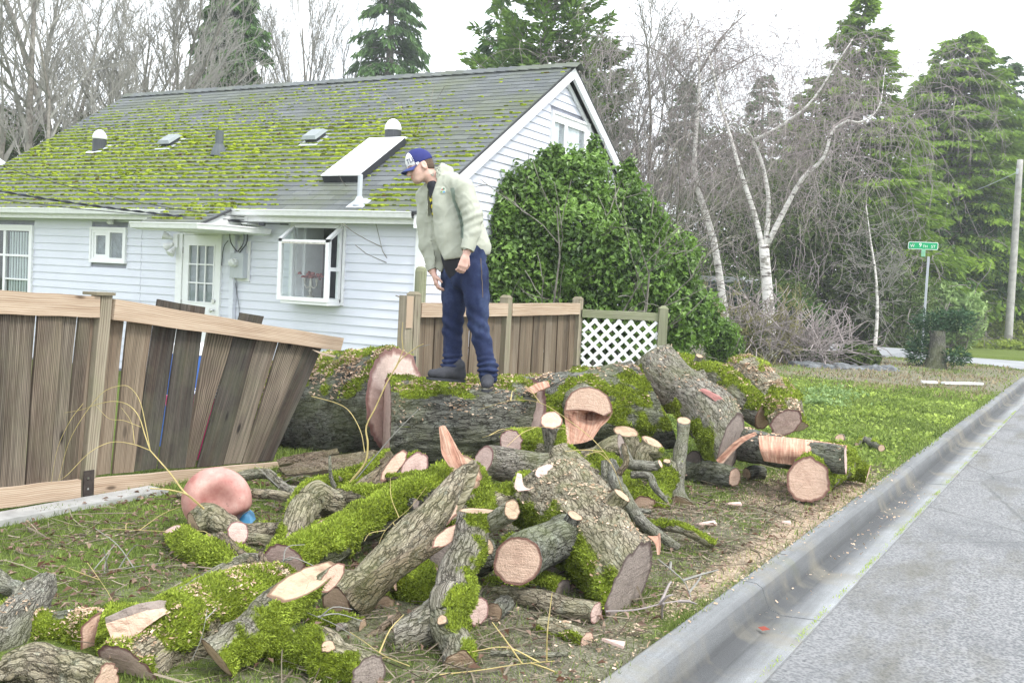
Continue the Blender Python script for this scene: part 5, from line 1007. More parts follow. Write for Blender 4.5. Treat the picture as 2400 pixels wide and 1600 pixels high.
log('log', 'log edged with green moss running behind the notched log', [(240, 1485, 50, (4.25,)), (330, 1462, 44, (4.5,)), (460, 1400, 36, (4.9,)), (560, 1358, 28, (5.2,))], bark='g', n=44, cut0=camdir(-.97, .0, .25), wood='p', moss=.55, mdir=(0, .3, 1))
log('log', 'green and black scarred branch raised to a double sawn end', [(505, 1538, 48, (3.95,)), (560, 1502, 46, (4.05,)), (640, 1432, 44, (4.25,)), (715, 1358, 38, (4.45,))], bark='g', n=56, moss=.47, mdir=(.75, -.5, -.1), cut0=camdir(-.6, -.5, .5), cut1=camdir(.15, .96, .22), wood='t', flare0=.08, seed=73, jit=.05, mk=.3,
    branches=[([(735, 1385, 26, (4.5,)), (765, 1362, 24, (4.52,)), (779, 1352, 22, (4.53,))], dict(cut1=camdir(.75, .2, .6), moss=.2, wood='f'))])
log('log', 'log blotched with bright yellow lichen at the bottom of the heap', [(620, 1498, 42, (4.25,)), (700, 1520, 46, (4.15,)), (790, 1548, 48, (4.05,)), (868, 1578, 44, (3.95,))], bark='t', n=52, moss=.56, mdir=(-.3, -.8, -.2), wood='y', mossmat=m_moss_olive)
log('log', 'smooth grey log rising at the left edge of the picture', [(-60, 1560, 60, (4.05,)), (10, 1490, 58, (4.2,)), (62, 1420, 44, (4.4,))], bark='s', n=44, chips=.8, wood='t', moss=.2, cut1=camdir(.8, .4, .4))
log('log', 'dark mossy log topped with a drift of sawdust at the far left', [(40, 1478, 50, (4.4,)), (130, 1485, 56, (4.3,)), (236, 1490, 52, (4.22,))], bark='d', n=48, moss=.66, mdir=(.2, -.9, -.1), chips=3.2, mossmat=m_moss_olive)
log('branch', 'curved grey branch arching in from the left edge', [(-50, 1330, 20, (4.9,)), (0, 1358, 21, (4.8,)), (40, 1385, 19, (4.7,)), (58, 1412, 14, (4.62,))], 'branch', bark='s', n=26, wood='t')
log('burl', 'pale craggy burl in the bottom left corner', [(15, 1575, 40, (3.85,)), (80, 1560, 52, (3.85,)), (160, 1580, 48, (3.8,)), (250, 1600, 44, (3.75,))], bark='t', lob=.25, n=48, amp=.02, seed=77)
log('log', 'tan log with neat oval cut end, lying below the round pale face', [(1160, 1396, 22, (5.2,)), (1280, 1408, 26, (5.05,)), (1398, 1436, 25, (4.88,))], bark='t', n=36, cut1=camdir(.75, .0, .62), wood='p', moss=.25, mdir=(-.5, -.5, .2))
log('log', 'short log with mossy flank, nearest the kerb in the front heap', [(1262, 1462, 17, (4.75,)), (1320, 1476, 21, (4.7,)), (1378, 1500, 21, (4.62,))], bark='t', n=32, cut1=camdir(.7, .0, .7), wood='f', moss=.42, mdir=(-.4, -.6, -.1), chips=.6)
log('log_slice', 'tall pink end slice showing beside the forked log', [(1092, 1410, 32, (4.82,)), (1122, 1432, 33, (4.76,))], bark='g', wood='p', cut1=camdir(.75, .05, .66), n=30)
log('log_slice', 'small brown hearted oval cut end between the slices and the tan log', [(1185, 1415, 22, (5.0,)), (1158, 1434, 22, (4.85,))], bark='d', wood='t', cut1=camdir(-.55, .1, .83), n=26)
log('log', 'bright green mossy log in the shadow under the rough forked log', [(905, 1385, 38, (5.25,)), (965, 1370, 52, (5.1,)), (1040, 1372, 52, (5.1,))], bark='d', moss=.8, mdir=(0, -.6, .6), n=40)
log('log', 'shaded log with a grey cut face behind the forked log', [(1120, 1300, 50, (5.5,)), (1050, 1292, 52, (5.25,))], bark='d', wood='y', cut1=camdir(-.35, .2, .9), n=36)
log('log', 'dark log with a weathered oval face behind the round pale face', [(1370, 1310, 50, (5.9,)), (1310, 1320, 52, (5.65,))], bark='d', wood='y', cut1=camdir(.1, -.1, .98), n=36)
log('branch', 'bare grey branch bowing out of the heap toward the kerb', [(1432, 1085, 14, (6.9,)), (1448, 1135, 16, (6.7,)), (1482, 1190, 14, (6.45,)), (1530, 1245, 13, (6.3,)), (1590, 1282, 9, (6.3,))], 'branch', bark='s', n=22, wood='t',
    branches=[([(1436, 1150, 9, (6.75,)), (1420, 1120, 9, (6.8,)), (1416, 1080, 8, (6.85,))], dict(n=14, name='side_twig')), ([(1450, 1110, 8, (6.75,)), (1468, 1080, 7, (6.75,)), (1462, 1040, 6, (6.8,))], dict(n=14, name='side_twig', bark='b'))])
log('stick', 'forked grey stick with stubby side twigs lying across the mossy logs', [(1462, 1048, 10, (7.1,)), (1478, 1086, 12, (7.0,)), (1540, 1092, 11, (7.0,))], 'stick', bark='s', n=18,
    branches=[([(1478, 1112, 8, (6.95,)), (1520, 1114, 9, (6.95,)), (1534, 1140, 9, (6.9,)), (1552, 1162, 6, (6.85,)), (1566, 1178, 3, (6.8,))], dict(n=14, name='side_twig')), ([(1534, 1092, 11, (7.0,)), (1548, 1086, 10, (6.98,))], dict(n=14, name='side_twig'))])
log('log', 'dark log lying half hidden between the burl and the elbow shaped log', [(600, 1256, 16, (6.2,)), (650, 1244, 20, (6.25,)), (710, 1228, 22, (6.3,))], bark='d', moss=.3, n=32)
log('log_stub', 'small pink ended stub peeping out under the elbow shaped log', [(715, 1262, 18, (5.85,)), (760, 1240, 20, (5.62,))], bark='t', wood='p', moss=.4, n=26)
log('log', 'rough barked log wedged behind the forked log stub, left of the ribbed log', [(1125, 1205, 34, (5.75,)), (1180, 1168, 36, (5.95,)), (1240, 1140, 34, (6.2,))], bark='t', moss=.35, n=40)
log('log', 'thin mossy log on the ground below the long rough forked log', [(690, 1452, 24, (4.72,)), (760, 1462, 27, (4.65,)), (850, 1474, 24, (4.6,))], bark='g', moss=.5, wood='t', n=34)
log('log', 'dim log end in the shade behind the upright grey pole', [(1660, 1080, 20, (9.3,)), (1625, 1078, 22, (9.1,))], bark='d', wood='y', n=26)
log('stick', 'straight bare stick lying flat at the bottom of the picture right of the forked log', [(1150, 1530, 6, 0.0), (1230, 1536, 7, 0.0), (1330, 1532, 5, 0.0)], 'stick', bark='s', n=12, wood='t')
log('stick', 'short bark covered stick propped left of the forked log leg', [(858, 1498, 8, (4.5,)), (900, 1466, 9, (4.6,)), (935, 1440, 8, (4.7,))], 'stick', bark='b', n=14, wood='t')
log('log', 'squat mossy log under the scarred branch near the lichen blotched log', [(540, 1560, 34, (4.2,)), (610, 1548, 36, (4.25,)), (670, 1530, 30, (4.35,))], bark='d', moss=.6, n=36)
log('log', 'mossy crooked limb filling the hollow left of the forked log', [(800, 1440, 26, (4.95,)), (850, 1410, 30, (5.0,)), (900, 1425, 26, (4.9,))], bark='g', moss=.6, wood='t', n=34, jit=.25)
log('log', 'crooked grey limb lying behind the scarred branch and the notched log', [(560, 1395, 22, (5.1,)), (640, 1405, 26, (4.95,)), (720, 1450, 24, (4.8,))], bark='t', moss=.4, wood='p', n=32, jit=.3)
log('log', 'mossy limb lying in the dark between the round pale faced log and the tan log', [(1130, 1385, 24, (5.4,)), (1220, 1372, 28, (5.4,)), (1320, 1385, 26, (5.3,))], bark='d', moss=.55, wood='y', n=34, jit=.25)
log('log', 'crooked limb bridging the elbow shaped log and the yellow twig branch', [(800, 1165, 20, (6.1,)), (860, 1170, 22, (6.0,)), (930, 1150, 18, (6.05,)), (985, 1118, 15, (6.15,))], bark='t', moss=.45, wood='p', n=30, jit=.3)
# bark slabs under the fence
for lb, rows, sd in (('long dark slab of loose bark beside the end of the kickboard', [[(652, 1095, 7.75), (670, 1112, 7.5)], [(760, 1070, 7.75), (780, 1100, 7.45)], [(860, 1056, 7.7), (880, 1088, 7.4)], [(915, 1054, 7.65), (930, 1078, 7.4)]], 3),
                     ('narrow bark slab with splintered edge propped under the great trunk', [[(648, 1076, 8.1), (655, 1090, 8.0)], [(710, 1062, 8.1), (730, 1078, 8.0)], [(790, 1050, 8.1), (795, 1060, 8.0)]], 4)):
    R_ = [[at_depth(*p) for p in r_] for r_ in rows]; o = sheet('bark_slab', m_bark_brown, None, R_, thick=.035, seed=sd, rough=.012)
    me = o.data; n_ = len(me.vertices); bv = np.zeros(n_ * 3, np.float32); me.attributes['bv'].data.foreach_get('vector', bv); a = me.attributes.new('uvw', 'FLOAT_VECTOR', 'POINT'); a.data.foreach_set('vector', bv); tag(o, lb, 'bark')

# crooked branches jammed between the logs
jr = np.random.default_rng(99); CB = []
for k in range(40):
    px = jr.uniform(560, 1480); d = jr.uniform(4.9, 7.4); c = at_depth(px, 1100, d); c[2] = .2 + jr.uniform(.0, .22)
    if road_sd(c[0], c[1]) > .9 and len(CB) < 12 and all(abs(px - q_[0]) > 35 for q_ in CB): CB.append((px, c))
CB.sort(key=lambda t: t[0]); ORD = ['leftmost', 'second from left', 'third from left', 'fourth from left', 'fifth from left', 'sixth from left', 'sixth from right', 'fifth from right', 'fourth from right', 'third from right', 'second from right', 'rightmost']
for k, (px, c) in enumerate(CB):
    rr_ = jr.uniform(.02, .052); a = jr.uniform(-1.3, 1.3); dr = _r0 * cos(a) * jr.choice([-1, 1]) + head * sin(a); L = jr.uniform(.55, 1.15); P = [c - dr * L * .5 - UPV * .06]
    for i in range(4): P.append(P[-1] + dr * L / 4 + jr.normal(size=3) * L * .06 + UPV * .03 * jr.normal())
    root = thing('branch', 'crooked branch jammed low among the sawn logs, ' + ORD[k] + ' of the twelve', 'branch', (c[0], c[1], .17), 'crooked branches jammed into the heap')
    Log(root, P, np.linspace(rr_, rr_ * .6, 5), bark=jr.choice(['s', 't', 'b', 'g']), n=22, seed=300 + k, wood=jr.choice(['t', 'p', 'f']), moss=jr.choice([.2, .45, .6]), dens=.8)
    if jr.random() < .6: q_ = P[2]; e = unit(dr * .5 + UPV * .6 + jr.normal(size=3) * .5); Log(root, [q_, q_ + e * .1, q_ + e * .1 + unit(e + jr.normal(size=3) * .5) * .12], [rr_ * .6, rr_ * .45, rr_ * .3], bark='s', n=10, seed=400 + k, cap0=False, name='side_twig')
# ================================================================== deflated ball
def surfnet(f, lo, hi, h):
    """skin of the zero level of f sampled on a grid"""
    ax = [np.arange(a, b_ + h, h) for a, b_ in zip(lo, hi)]; Gd = np.stack(np.meshgrid(*ax, indexing='ij'), -1); D = f(Gd); return surfnet_grid(D, np.array(lo), h)
def surfnet_grid(D, lo, h):
    ins = D < 0; nx, ny, nz = D.shape
    c8 = [(i, j, k) for i in (0, 1) for j in (0, 1) for k in (0, 1)]
    sl = lambda A, o: A[o[0]:nx - 1 + o[0], o[1]:ny - 1 + o[1], o[2]:nz - 1 + o[2]]
    cnt = sum(sl(ins, o).astype(int) for o in c8); act = (cnt > 0) & (cnt < 8); idx = -np.ones(act.shape, int); A = np.argwhere(act); idx[act] = np.arange(len(A))
    P = np.zeros((len(A), 3)); W_ = np.zeros(len(A)); d8 = {o: sl(D, o)[act] for o in c8}
    for o in c8:
        for k in range(3):
            if o[k] == 0:
                o2 = list(o); o2[k] = 1; o2 = tuple(o2); a, b_ = d8[o], d8[o2]; x = (a < 0) != (b_ < 0); t = np.where(x, a / np.where(x, a - b_, 1), 0)
                p = np.tile(np.array(o, float), (len(A), 1)); p[:, k] = t; P += np.where(x[:, None], p, 0); W_ += x
    V = (A + P / W_[:, None]) * h + lo; F = []
    for k in range(3):
        o1, o2 = [(1, 2), (2, 0), (0, 1)][k]
        a = ins; b_ = np.roll(ins, -1, k); x = a != b_; x[tuple(slice(-1, None) if i == k else slice(None) for i in range(3))] = False
        E_ = np.argwhere(x); E_ = E_[(E_[:, o1] > 0) & (E_[:, o2] > 0) & (E_[:, o1] < D.shape[o1] - 1) & (E_[:, o2] < D.shape[o2] - 1)]
        def cell(d1, d2): q = E_.copy(); q[:, o1] += d1; q[:, o2] += d2; return idx[q[:, 0], q[:, 1], q[:, 2]]
        q = np.stack([cell(-1, -1), cell(0, -1), cell(0, 0), cell(-1, 0)], 1); fl = ins[E_[:, 0], E_[:, 1], E_[:, 2]]
        q = np.where(fl[:, None], q, q[:, ::-1]); F.append(q[(q >= 0).all(1)])
    return V, np.concatenate(F)
def smin(a, b_, k): h_ = np.clip(.5 + .5 * (b_ - a) / k, 0, 1); return b_ * (1 - h_) + a * h_ - k * h_ * (1 - h_)
class Field:
    def __init__(s, lo, hi, h):
        s.lo = np.array(lo, float); s.h = h; n = np.ceil((np.array(hi) - s.lo) / h).astype(int) + 1; s.D = np.full(n, 1.0); s.n = n
    def _win(s, lo, hi, m):
        a = np.maximum(((np.array(lo) - m - s.lo) / s.h).astype(int), 0); b_ = np.minimum(((np.array(hi) + m - s.lo) / s.h).astype(int) + 2, s.n)
        if (b_ <= a).any(): return None, None
        sl = tuple(slice(x, y) for x, y in zip(a, b_)); g_ = np.meshgrid(*[s.lo[i] + s.h * np.arange(a[i], b_[i]) for i in range(3)], indexing='ij'); return sl, np.stack(g_, -1)
    def apply(s, fn, lo, hi, k=.02, op='u'):
        sl, g_ = s._win(lo, hi, .05 + 2 * k)
        if sl is None: return s
        d = fn(g_)
        if op == 'u': s.D[sl] = smin(s.D[sl], d, k)
        else: s.D[sl] = -smin(-s.D[sl], d, k)
        return s
    def cap(s, a, b_, ra, rb, k=.02, op='u', flat=None):
        """tapered capsule; flat=(axis, factor) squeezes the section along a direction"""
        a = np.array(a, float); b_ = np.array(b_, float); m = max(ra, rb)
        def fn(g_):
            p = g_ - a; d = b_ - a; t = np.clip((p @ d) / max(d @ d, 1e-9), 0, 1); q = p - t[..., None] * d
            if flat is not None: ax = unit(np.array(flat[0])); q = q + (q @ ax)[..., None] * ax * (1 / flat[1] - 1)
            return np.linalg.norm(q, axis=-1) - (ra + (rb - ra) * t)
        return s.apply(fn, np.minimum(a, b_) - m, np.maximum(a, b_) + m, k, op)
    def chain(s, P, R, k=.02, flat=None):
        for i in range(len(P) - 1): s.cap(P[i], P[i + 1], R[i], R[i + 1], k, 'u', flat)
        return s
    def ell(s, c, r, axes=None, k=.02, op='u'):
        c = np.array(c, float); r = np.array(r, float); axes = np.eye(3) if axes is None else np.array(axes)
        fn = lambda g_: (lambda q: (np.linalg.norm(q, axis=-1) - 1) * r.min())(((g_ - c) @ axes.T) / r)
        return s.apply(fn, c - r.max(), c + r.max(), k, op)
    def mesh(s): return surfnet_grid(s.D, s.lo, s.h)
def vnorm(V, F):
    n_ = np.cross(V[F[:, 1]] - V[F[:, 0]], V[F[:, 2]] - V[F[:, 0]]); N = np.zeros_like(V)
    for k in range(F.shape[1]): np.add.at(N, F[:, k], n_)
    return unit(N)
def relax(V, F, it=2, w_=.5):
    for _ in range(it):
        S_ = np.zeros_like(V); c = np.zeros(len(V))
        for k in range(4): a, b_ = F[:, k], F[:, (k + 1) % 4]; np.add.at(S_, a, V[b_]); np.add.at(c, a, 1)
        V = V * (1 - w_) + w_ * S_ / np.maximum(c, 1)[:, None]
    return V
bc, br_ = on_ground(508, 1172, 78); axc = np.array([_r0, -head, [0, 0, 1.0]])
f = Field(bc - br_ * 1.3, bc + br_ * 1.3, br_ / 26)
f.ell(bc, (br_ * 1.04, br_ * .85, br_ * 1.0), axc); f.ell(bc + _r0 * .22 * br_ - head * br_ * .95 + UPV * .02 * br_, (br_ * .5, br_ * .55, br_ * .60), axc, .10, 's')
f.ell(bc + _r0 * 1.15 * br_ - head * br_ * .3 + UPV * (-.55) * br_, (br_ * .5, br_ * .9, br_ * .25), axc, .05, 's')
V, F = f.mesh(); V = relax(V, F, 3); 
def _ball():
    g = G('faded_ball_rubber'); n = g.noise(g.pos(), 9, 5, .6); f_ = g.noise(g.pos(), 70, 3, .6); c = g.ramp(n, (.3, (.34, .13, .11)), (.6, (.50, .28, .24)), (.8, (.60, .42, .36)))
    c = g.mix(g.ramp(f_, (.66, 0.0), (.72, .8)), c, (.12, .08, .06)); return g.out(c, .6, g.bump(n, .3, .01), .35)
ballth = thing('deflated_ball', 'large faded pink deflated ball slumped on the lawn behind the burl', 'ball', (bc[0], bc[1], .17)); mesh_obj('skin', V, [], [F], _ball(), ballth, True)
P = [at_depth(*p, bd) for p, bd in (((558, 1222), 6.16), ((568, 1206), 6.2), ((582, 1198), 6.26), ((590, 1205), 6.26), ((595, 1220), 6.2), ((588, 1228), 6.14))]
q = MB(); q.add(P + [p + head * .05 for p in P], [[0, 1, 2, 5], [2, 3, 4, 5], [6, 11, 8, 7], [8, 11, 10, 9]]); q.faces([[i, i + 6, (i + 1) % 6 + 6, (i + 1) % 6] for i in range(6)]); q.build('blue_patch', plain('blue_vinyl', (.05, .22, .40), .35, .5), ballth)

# ================================================================== person
HD = 8.12                                        # distance of the man from the camera
def pm(px, py, d=0.0): return at_depth(px, py, HD + d)
FWD = unit(-_r0 * .94 - head * .34)              # the way he faces: picture left, a little to the camera
m_ = HD / F_PX
man = thing('person', 'man in pale khaki jacket, jeans and blue cap standing on the mossy trunk, looking down', 'person', tuple(pm(1090, 912)))
def _skin():
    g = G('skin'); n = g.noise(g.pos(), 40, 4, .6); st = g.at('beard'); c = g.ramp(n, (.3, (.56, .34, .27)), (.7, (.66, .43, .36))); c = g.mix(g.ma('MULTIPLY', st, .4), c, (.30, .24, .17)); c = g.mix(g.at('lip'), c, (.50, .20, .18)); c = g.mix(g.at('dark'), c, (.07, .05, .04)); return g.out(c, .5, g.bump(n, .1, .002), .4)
m_skin = _skin()
f = Field(pm(1060, 640, -.35) - [.62, .62, 1.08], pm(1060, 640, .35) + [.62, .62, 1.12], .0062)
up_h = unit(pm(985, 372) - pm(998, 410)); fh = unit(FWD - up_h * (FWD @ up_h) + up_h * -.06); sd = np.cross(up_h, fh); HA = np.array([fh, sd, up_h])
hc = pm(984, 392); hp = lambda a, b_, c: hc + fh * a + sd * b_ + up_h * c
f.ell(hp(-.012, 0, .03), (.098, .076, .10), HA); f.ell(hp(.032, 0, -.035), (.062, .058, .075), HA, .03); f.ell(hp(.058, 0, -.088), (.030, .034, .026), HA, .03)
f.cap(hp(-.01, .03, -.075), hp(.055, .015, -.092), .022, .02, .02); f.cap(hp(-.01, -.03, -.075), hp(.055, -.015, -.092), .022, .02, .02)
f.cap(hp(.088, 0, .008), hp(.112, 0, -.028), .009, .0135, .012); f.ell(hp(.083, 0, .022), (.014, .045, .010), HA, .012)
f.cap(hp(.085, .012, -.056), hp(.085, -.012, -.056), .0085, .0085, .008); f.cap(hp(.083, .012, -.068), hp(.083, -.012, -.068), .008, .008, .007)
for s_ in (-1, 1): f.ell(hp(.082, s_ * .031, .002), (.012, .016, .010), HA, .008, 's'); f.ell(hp(-.012, s_ * .078, -.008), (.024, .009, .036), HA, .006); f.ell(hp(-.008, s_ * .088, -.004), (.011, .008, .018), HA, .005, 's')
nb = pm(1032, 440, .02); f.cap(hp(-.035, 0, -.045), nb, .057, .064, .03)
# torso, legs and arms carry the clothes
chest, belly, hip = pm(1062, 480, .02), pm(1072, 540, .03), pm(1090, 610, .03)
f.cap(nb, chest, .06, .12, .05); f.cap(chest, belly, .11, .11, .03); f.cap(belly, hip, .11, .10, .03)
sN, eN, wN = pm(1080, 440, -.17), pm(1108, 520, -.20), pm(1094, 588, -.25)      # near (his left) arm
sF, eF, wF = pm(1000, 462, .10), pm(1000, 555, .12), pm(1014, 636, .06)         # far arm
f.cap(chest + [0, 0, .10], sN, .08, .045, .03); f.chain([sN, eN, wN], [.045, .04, .03], .02); f.cap(chest + [0, 0, .1], sF, .08, .045, .03); f.chain([sF, eF, wF], [.055, .045, .032], .03)
hipN, knN, anN = pm(1110, 630, -.06), pm(1121, 755, -.10), pm(1144, 872, -.14); hipF, knF, anF = pm(1072, 640, .10), pm(1062, 755, .10), pm(1056, 868, .08)
f.chain([hipN, knN, anN], [.07, .05, .04], .02); f.chain([hipF, knF, anF], [.07, .05, .04], .02); f.cap(hip, hipN, .09, .07, .02); f.cap(hip, hipF, .09, .07, .02)
def hand(w0, dirv, palm_n, side, curl):
    """wrist, direction of the fingers, palm normal, side the thumb leaves"""
    d = unit(np.array(dirv)); n_ = unit(palm_n - d * (np.array(palm_n) @ d)); t = np.cross(d, n_) * side
    f.cap(w0 - d * .02, w0 + d * .03, .028, .027, .012, 'u', (n_, .75)); 
    for o in (-.028, -.009, .010, .028): f.cap(w0 + d * .02 + t * o * .6, w0 + d * .085 + t * o, .016, .0125, .01)
    for o, L in ((-.029, .062), (-.010, .075), (.0095, .08), (.028, .072)):
        p = w0 + d * .088 + t * o; dd = d.copy(); r_ = .0098
        for j in range(3):
            a = curl * (j + .6); dd = unit(d * cos(a) + n_ * sin(a)); q_ = p + dd * L * (.42, .33, .25)[j]; f.cap(p, q_, r_, r_ * .93, .004); p = q_; r_ *= .93
    p0 = w0 + d * .03 + t * .024; p1 = p0 + unit(d * .7 + t * .55 + n_ * .4) * .045; p2 = p1 + unit(d * .9 + t * .05 + n_ * .5) * .034; f.cap(p0, p1, .016, .0125, .008); f.cap(p1, p2, .0118, .0098, .004)
hand(pm(1092, 598, -.26), pm(1080, 640, -.27) - pm(1094, 590, -.26), unit(-_r0 * .35 + head * .8 + UPV * .1), 1, .62)
hand(pm(1017, 640, .04), pm(1028, 690, .02) - pm(1017, 640, .04), unit(_r0 * .9 + head * .2), 1, .45)
V, F = f.mesh(); V = relax(V, F, 1, .35); loc_ = (V - hc) @ HA.T
beard = sst(-loc_[:, 2], .02, .07) * (loc_[:, 2] > -.15) * sst(loc_[:, 0], -.03, .02) * (np.linalg.norm(V - hc, axis=1) < .2)
lip = (np.abs(loc_[:, 2] + .062) < .011) * (loc_[:, 0] > .08) * (np.abs(loc_[:, 1]) < .022) * (np.linalg.norm(V - hc, axis=1) < .2)
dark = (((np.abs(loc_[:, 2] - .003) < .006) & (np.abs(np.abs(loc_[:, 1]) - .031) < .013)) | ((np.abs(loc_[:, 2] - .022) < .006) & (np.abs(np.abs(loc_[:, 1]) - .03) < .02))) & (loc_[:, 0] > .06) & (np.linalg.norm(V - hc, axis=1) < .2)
mesh_obj('body', V, [], [F], m_skin, man, True, dict(beard=beard * 1.0, lip=lip * 1.0, dark=dark * .9))
# short hair under the cap
f = Field(hc - .2, hc + .2, .006); f.ell(hp(-.016, 0, .03), (.101, .0795, .100), HA); f.ell(hp(-.05, 0, -.02), (.06, .068, .055), HA, .02)
f.cap(hp(.12, 0, .25), hp(.12, 0, -.3), .125, .125, .005, 's'); f.ell(hp(.03, 0, -.12), (.1, .2, .075), HA, .01, 's')
for s_ in (-1, 1): f.ell(hp(.0, s_ * .09, -.02), (.034, .03, .05), HA, .01, 's')
V, F = f.mesh(); mesh_obj('hair', V, [], [F], plain('brown_hair', (.10, .07, .05), .8, .2, 0, .4, 90, .003), man, True)
# cap
f = Field(hc - .25, hc + .25, .006); f.ell(hp(-.012, 0, .045), (.110, .086, .105), HA); f.apply(lambda g_: (g_ - hp(0, 0, .022)) @ (up_h + fh * .14), hc - .25, hc + .25, .004, 's')
V, F = f.mesh(); V = relax(V, F, 1, .4); lc = (V - hc) @ HA.T
def _capm():
    g = G('cap_cloth'); c = g.mix(g.ramp(g.at('white'), (.45, 0.0), (.55, 1.0)), (.03, .036, .15), (.80, .80, .80)); return g.out(c, .8, g.bump(g.noise(g.pos(), 200, 2, .5), .2, .002), .2)
cp = mesh_obj('cap', V, [], [F], _capm(), man, True, dict(white=sst(lc[:, 0] - .046 - .0 * lc[:, 2] + .25 * np.abs(lc[:, 1]) * 0, 0, .008)))
a = np.linspace(-1.15, 1.15, 17); V = []
for z in (0, .004):
    for r_, dz in ((0.0, .0), (.5, .006), (1.0, .0)):
        for t in a: V.append(hp(.088 * cos(t * .9) - .012 + r_ * .085 * cos(t) ** .6, .084 * sin(t * .9) + .0 * r_, .018 - .012 * r_ + dz - z - .05 * (sin(t)) ** 2 * (.25 + .75 * r_) * .5))
n17 = 17; F = [gridF(3, n17, False), gridF(3, n17, False)[:, ::-1] + 51, np.array([[34 + i, 35 + i, 86 + i, 85 + i] for i in range(16)])]
mesh_obj('cap_brim', np.array(V), [], F, plain('brim_cloth', (.045, .06, .20), .8), cp, True)
def text(name, body, size, M4, mat, par, ext=.001):
    c = bpy.data.curves.new(name, 'FONT'); c.body = body; c.size = size; c.extrude = ext; c.align_x = 'CENTER'; c.align_y = 'CENTER'; c.materials.append(mat)
    o0 = bpy.data.objects.new(name + '_curve', c); COL.objects.link(o0); me = bpy.data.meshes.new_from_object(o0.evaluated_get(bpy.context.evaluated_depsgraph_get())); bpy.data.objects.remove(o0); bpy.data.curves.remove(c)
    o = bpy.data.objects.new(name, me); COL.objects.link(o); o.matrix_world = M4
    if par is not None: o.parent = par; o.matrix_parent_inverse = par.matrix_world.inverted()
    return o
def basis(x, y, z, o): return Matrix(((x[0], y[0], z[0], o[0]), (x[1], y[1], z[1], o[1]), (x[2], y[2], z[2], o[2]), (0, 0, 0, 1)))
m_navy = plain('navy_print', (.03, .04, .13), .8)
tn = unit(fh * .62 - sd * -.62 + up_h * .12); tn = unit(fh * .72 + unit(-head) * .65 + up_h * .15); tx = unit(np.cross(up_h, tn)); ty = np.cross(tn, tx)
cen = hp(-.012, 0, .045); sc_ = 1 / np.linalg.norm(((HA @ tn) / np.array([.110, .086, .105]))); text('lettering', 'TLE', .052, basis(tx, ty, tn, cen + tn * (sc_ + .003) + ty * .004), m_navy, cp)
ln_ = unit(-head * .95 + fh * .12 - up_h * .05); lx = unit(np.cross(up_h, ln_)); ly = np.cross(ln_, lx); s2 = 1 / np.linalg.norm(((HA @ ln_) / np.array([.110, .086, .105]))); o_ = cen + ln_ * (s2 + .002) - ly * .02 + lx * -.005
q = MB(); q.add([o_ + lx * x + ly * y + ln_ * z for z in (0, .002) for x, y in ((-.016, .010), (-.004, -.012), (.003, -.005), (.016, .0), (.012, .012))], [[0, 1, 2, 4], [5, 6, 7, 9]]); q.faces([[2, 3, 4], [7, 8, 9]]); q.build('flag_mark', m_white, cp)
# t-shirt (seen in the jacket opening)
f = Field(pm(1060, 530) - [.4, .4, .5], pm(1060, 530) + [.4, .4, .45], .009); f.chain([pm(1018, 436, -.0), pm(1045, 478, 0), pm(1062, 540, .01), pm(1078, 600, .01), pm(1084, 626, .03)], [.058, .122, .135, .138, .138], .04)
V, F = f.mesh()
def _shirt():
    g = G('black_tshirt'); n = g.noise(g.pos(), 26, 3, .6, .5); sp_ = g.sep(g.pos()); c = g.mix(g.ma('MULTIPLY', g.at('print'), g.ramp(n, (.50, 0.0), (.53, 1.0))), (.025, .027, .035), (.62, .55, .02)); return g.out(c, .85)
mesh_obj('tshirt', V, [], [F], _shirt(), man, True, dict(print=((V[:, 2] > pm(1012, 540)[2]) & (V[:, 2] < pm(1012, 462)[2])) * 1.0))
# jacket
f = Field(pm(1062, 520) - [.52, .52, .62], pm(1062, 520) + [.52, .52, .56], .0085)
f.chain([pm(1036, 428, .02), pm(1048, 455, .02), pm(1052, 490, .02), pm(1062, 545, .03), pm(1072, 596, .03)], [.072, .145, .158, .170, .188], .05)
f.cap(pm(1062, 430, -.06), pm(1084, 446, -.15), .085, .085, .05); f.cap(pm(1018, 440, .06), sF, .075, .078, .05); f.cap(pm(1095, 500, .04), pm(1112, 580, .04), .10, .13, .06)
f.chain([pm(1086, 442, -.15), pm(1108, 505, -.20), pm(1106, 545, -.22), pm(1096, 582, -.25)], [.083, .078, .063, .05], .02)
f.chain([sF, pm(1000, 520, .12), pm(1003, 575, .10), pm(1016, 628, .06)], [.08, .077, .066, .048], .03)
f.cap(pm(1034, 436, .01), pm(1024, 404, .01), .080, .078, .015); f.cap(pm(1026, 398, .01), pm(1050, 402, .02), .060, .045, .02)   # stand-up collar
f.cap(pm(1029, 425, .0), pm(1012, 380, -.0), .060, .066, .004, 's')
f.apply(lambda g_: -(g_[..., 2] - pm(1075, 604)[2] - .07 * ((g_ - pm(1075, 604)) @ _r0)), pm(1060, 640) - .5, pm(1060, 640) + [.5, .5, .1], .006, 's') if False else None
hem = pm(1072, 607)
def hemf(g_):
    u = (g_ - hem) @ _r0; v = g_[..., 2] - hem[2]; dep = (g_ - hem) @ -head
    arm = np.minimum(np.linalg.norm(g_ - pm(1096, 586, -.25), axis=-1) - .085, np.linalg.norm(g_ - pm(1012, 622, .06), axis=-1) - .10)
    return np.maximum(v - .02 - .26 * u + .05 * np.sin(u * 14), -arm) if False else np.maximum(v - (.0 + .19 * u), -arm)
f.apply(hemf, hem - [.6, .6, .5], hem + [.6, .6, .2], .004, 's')
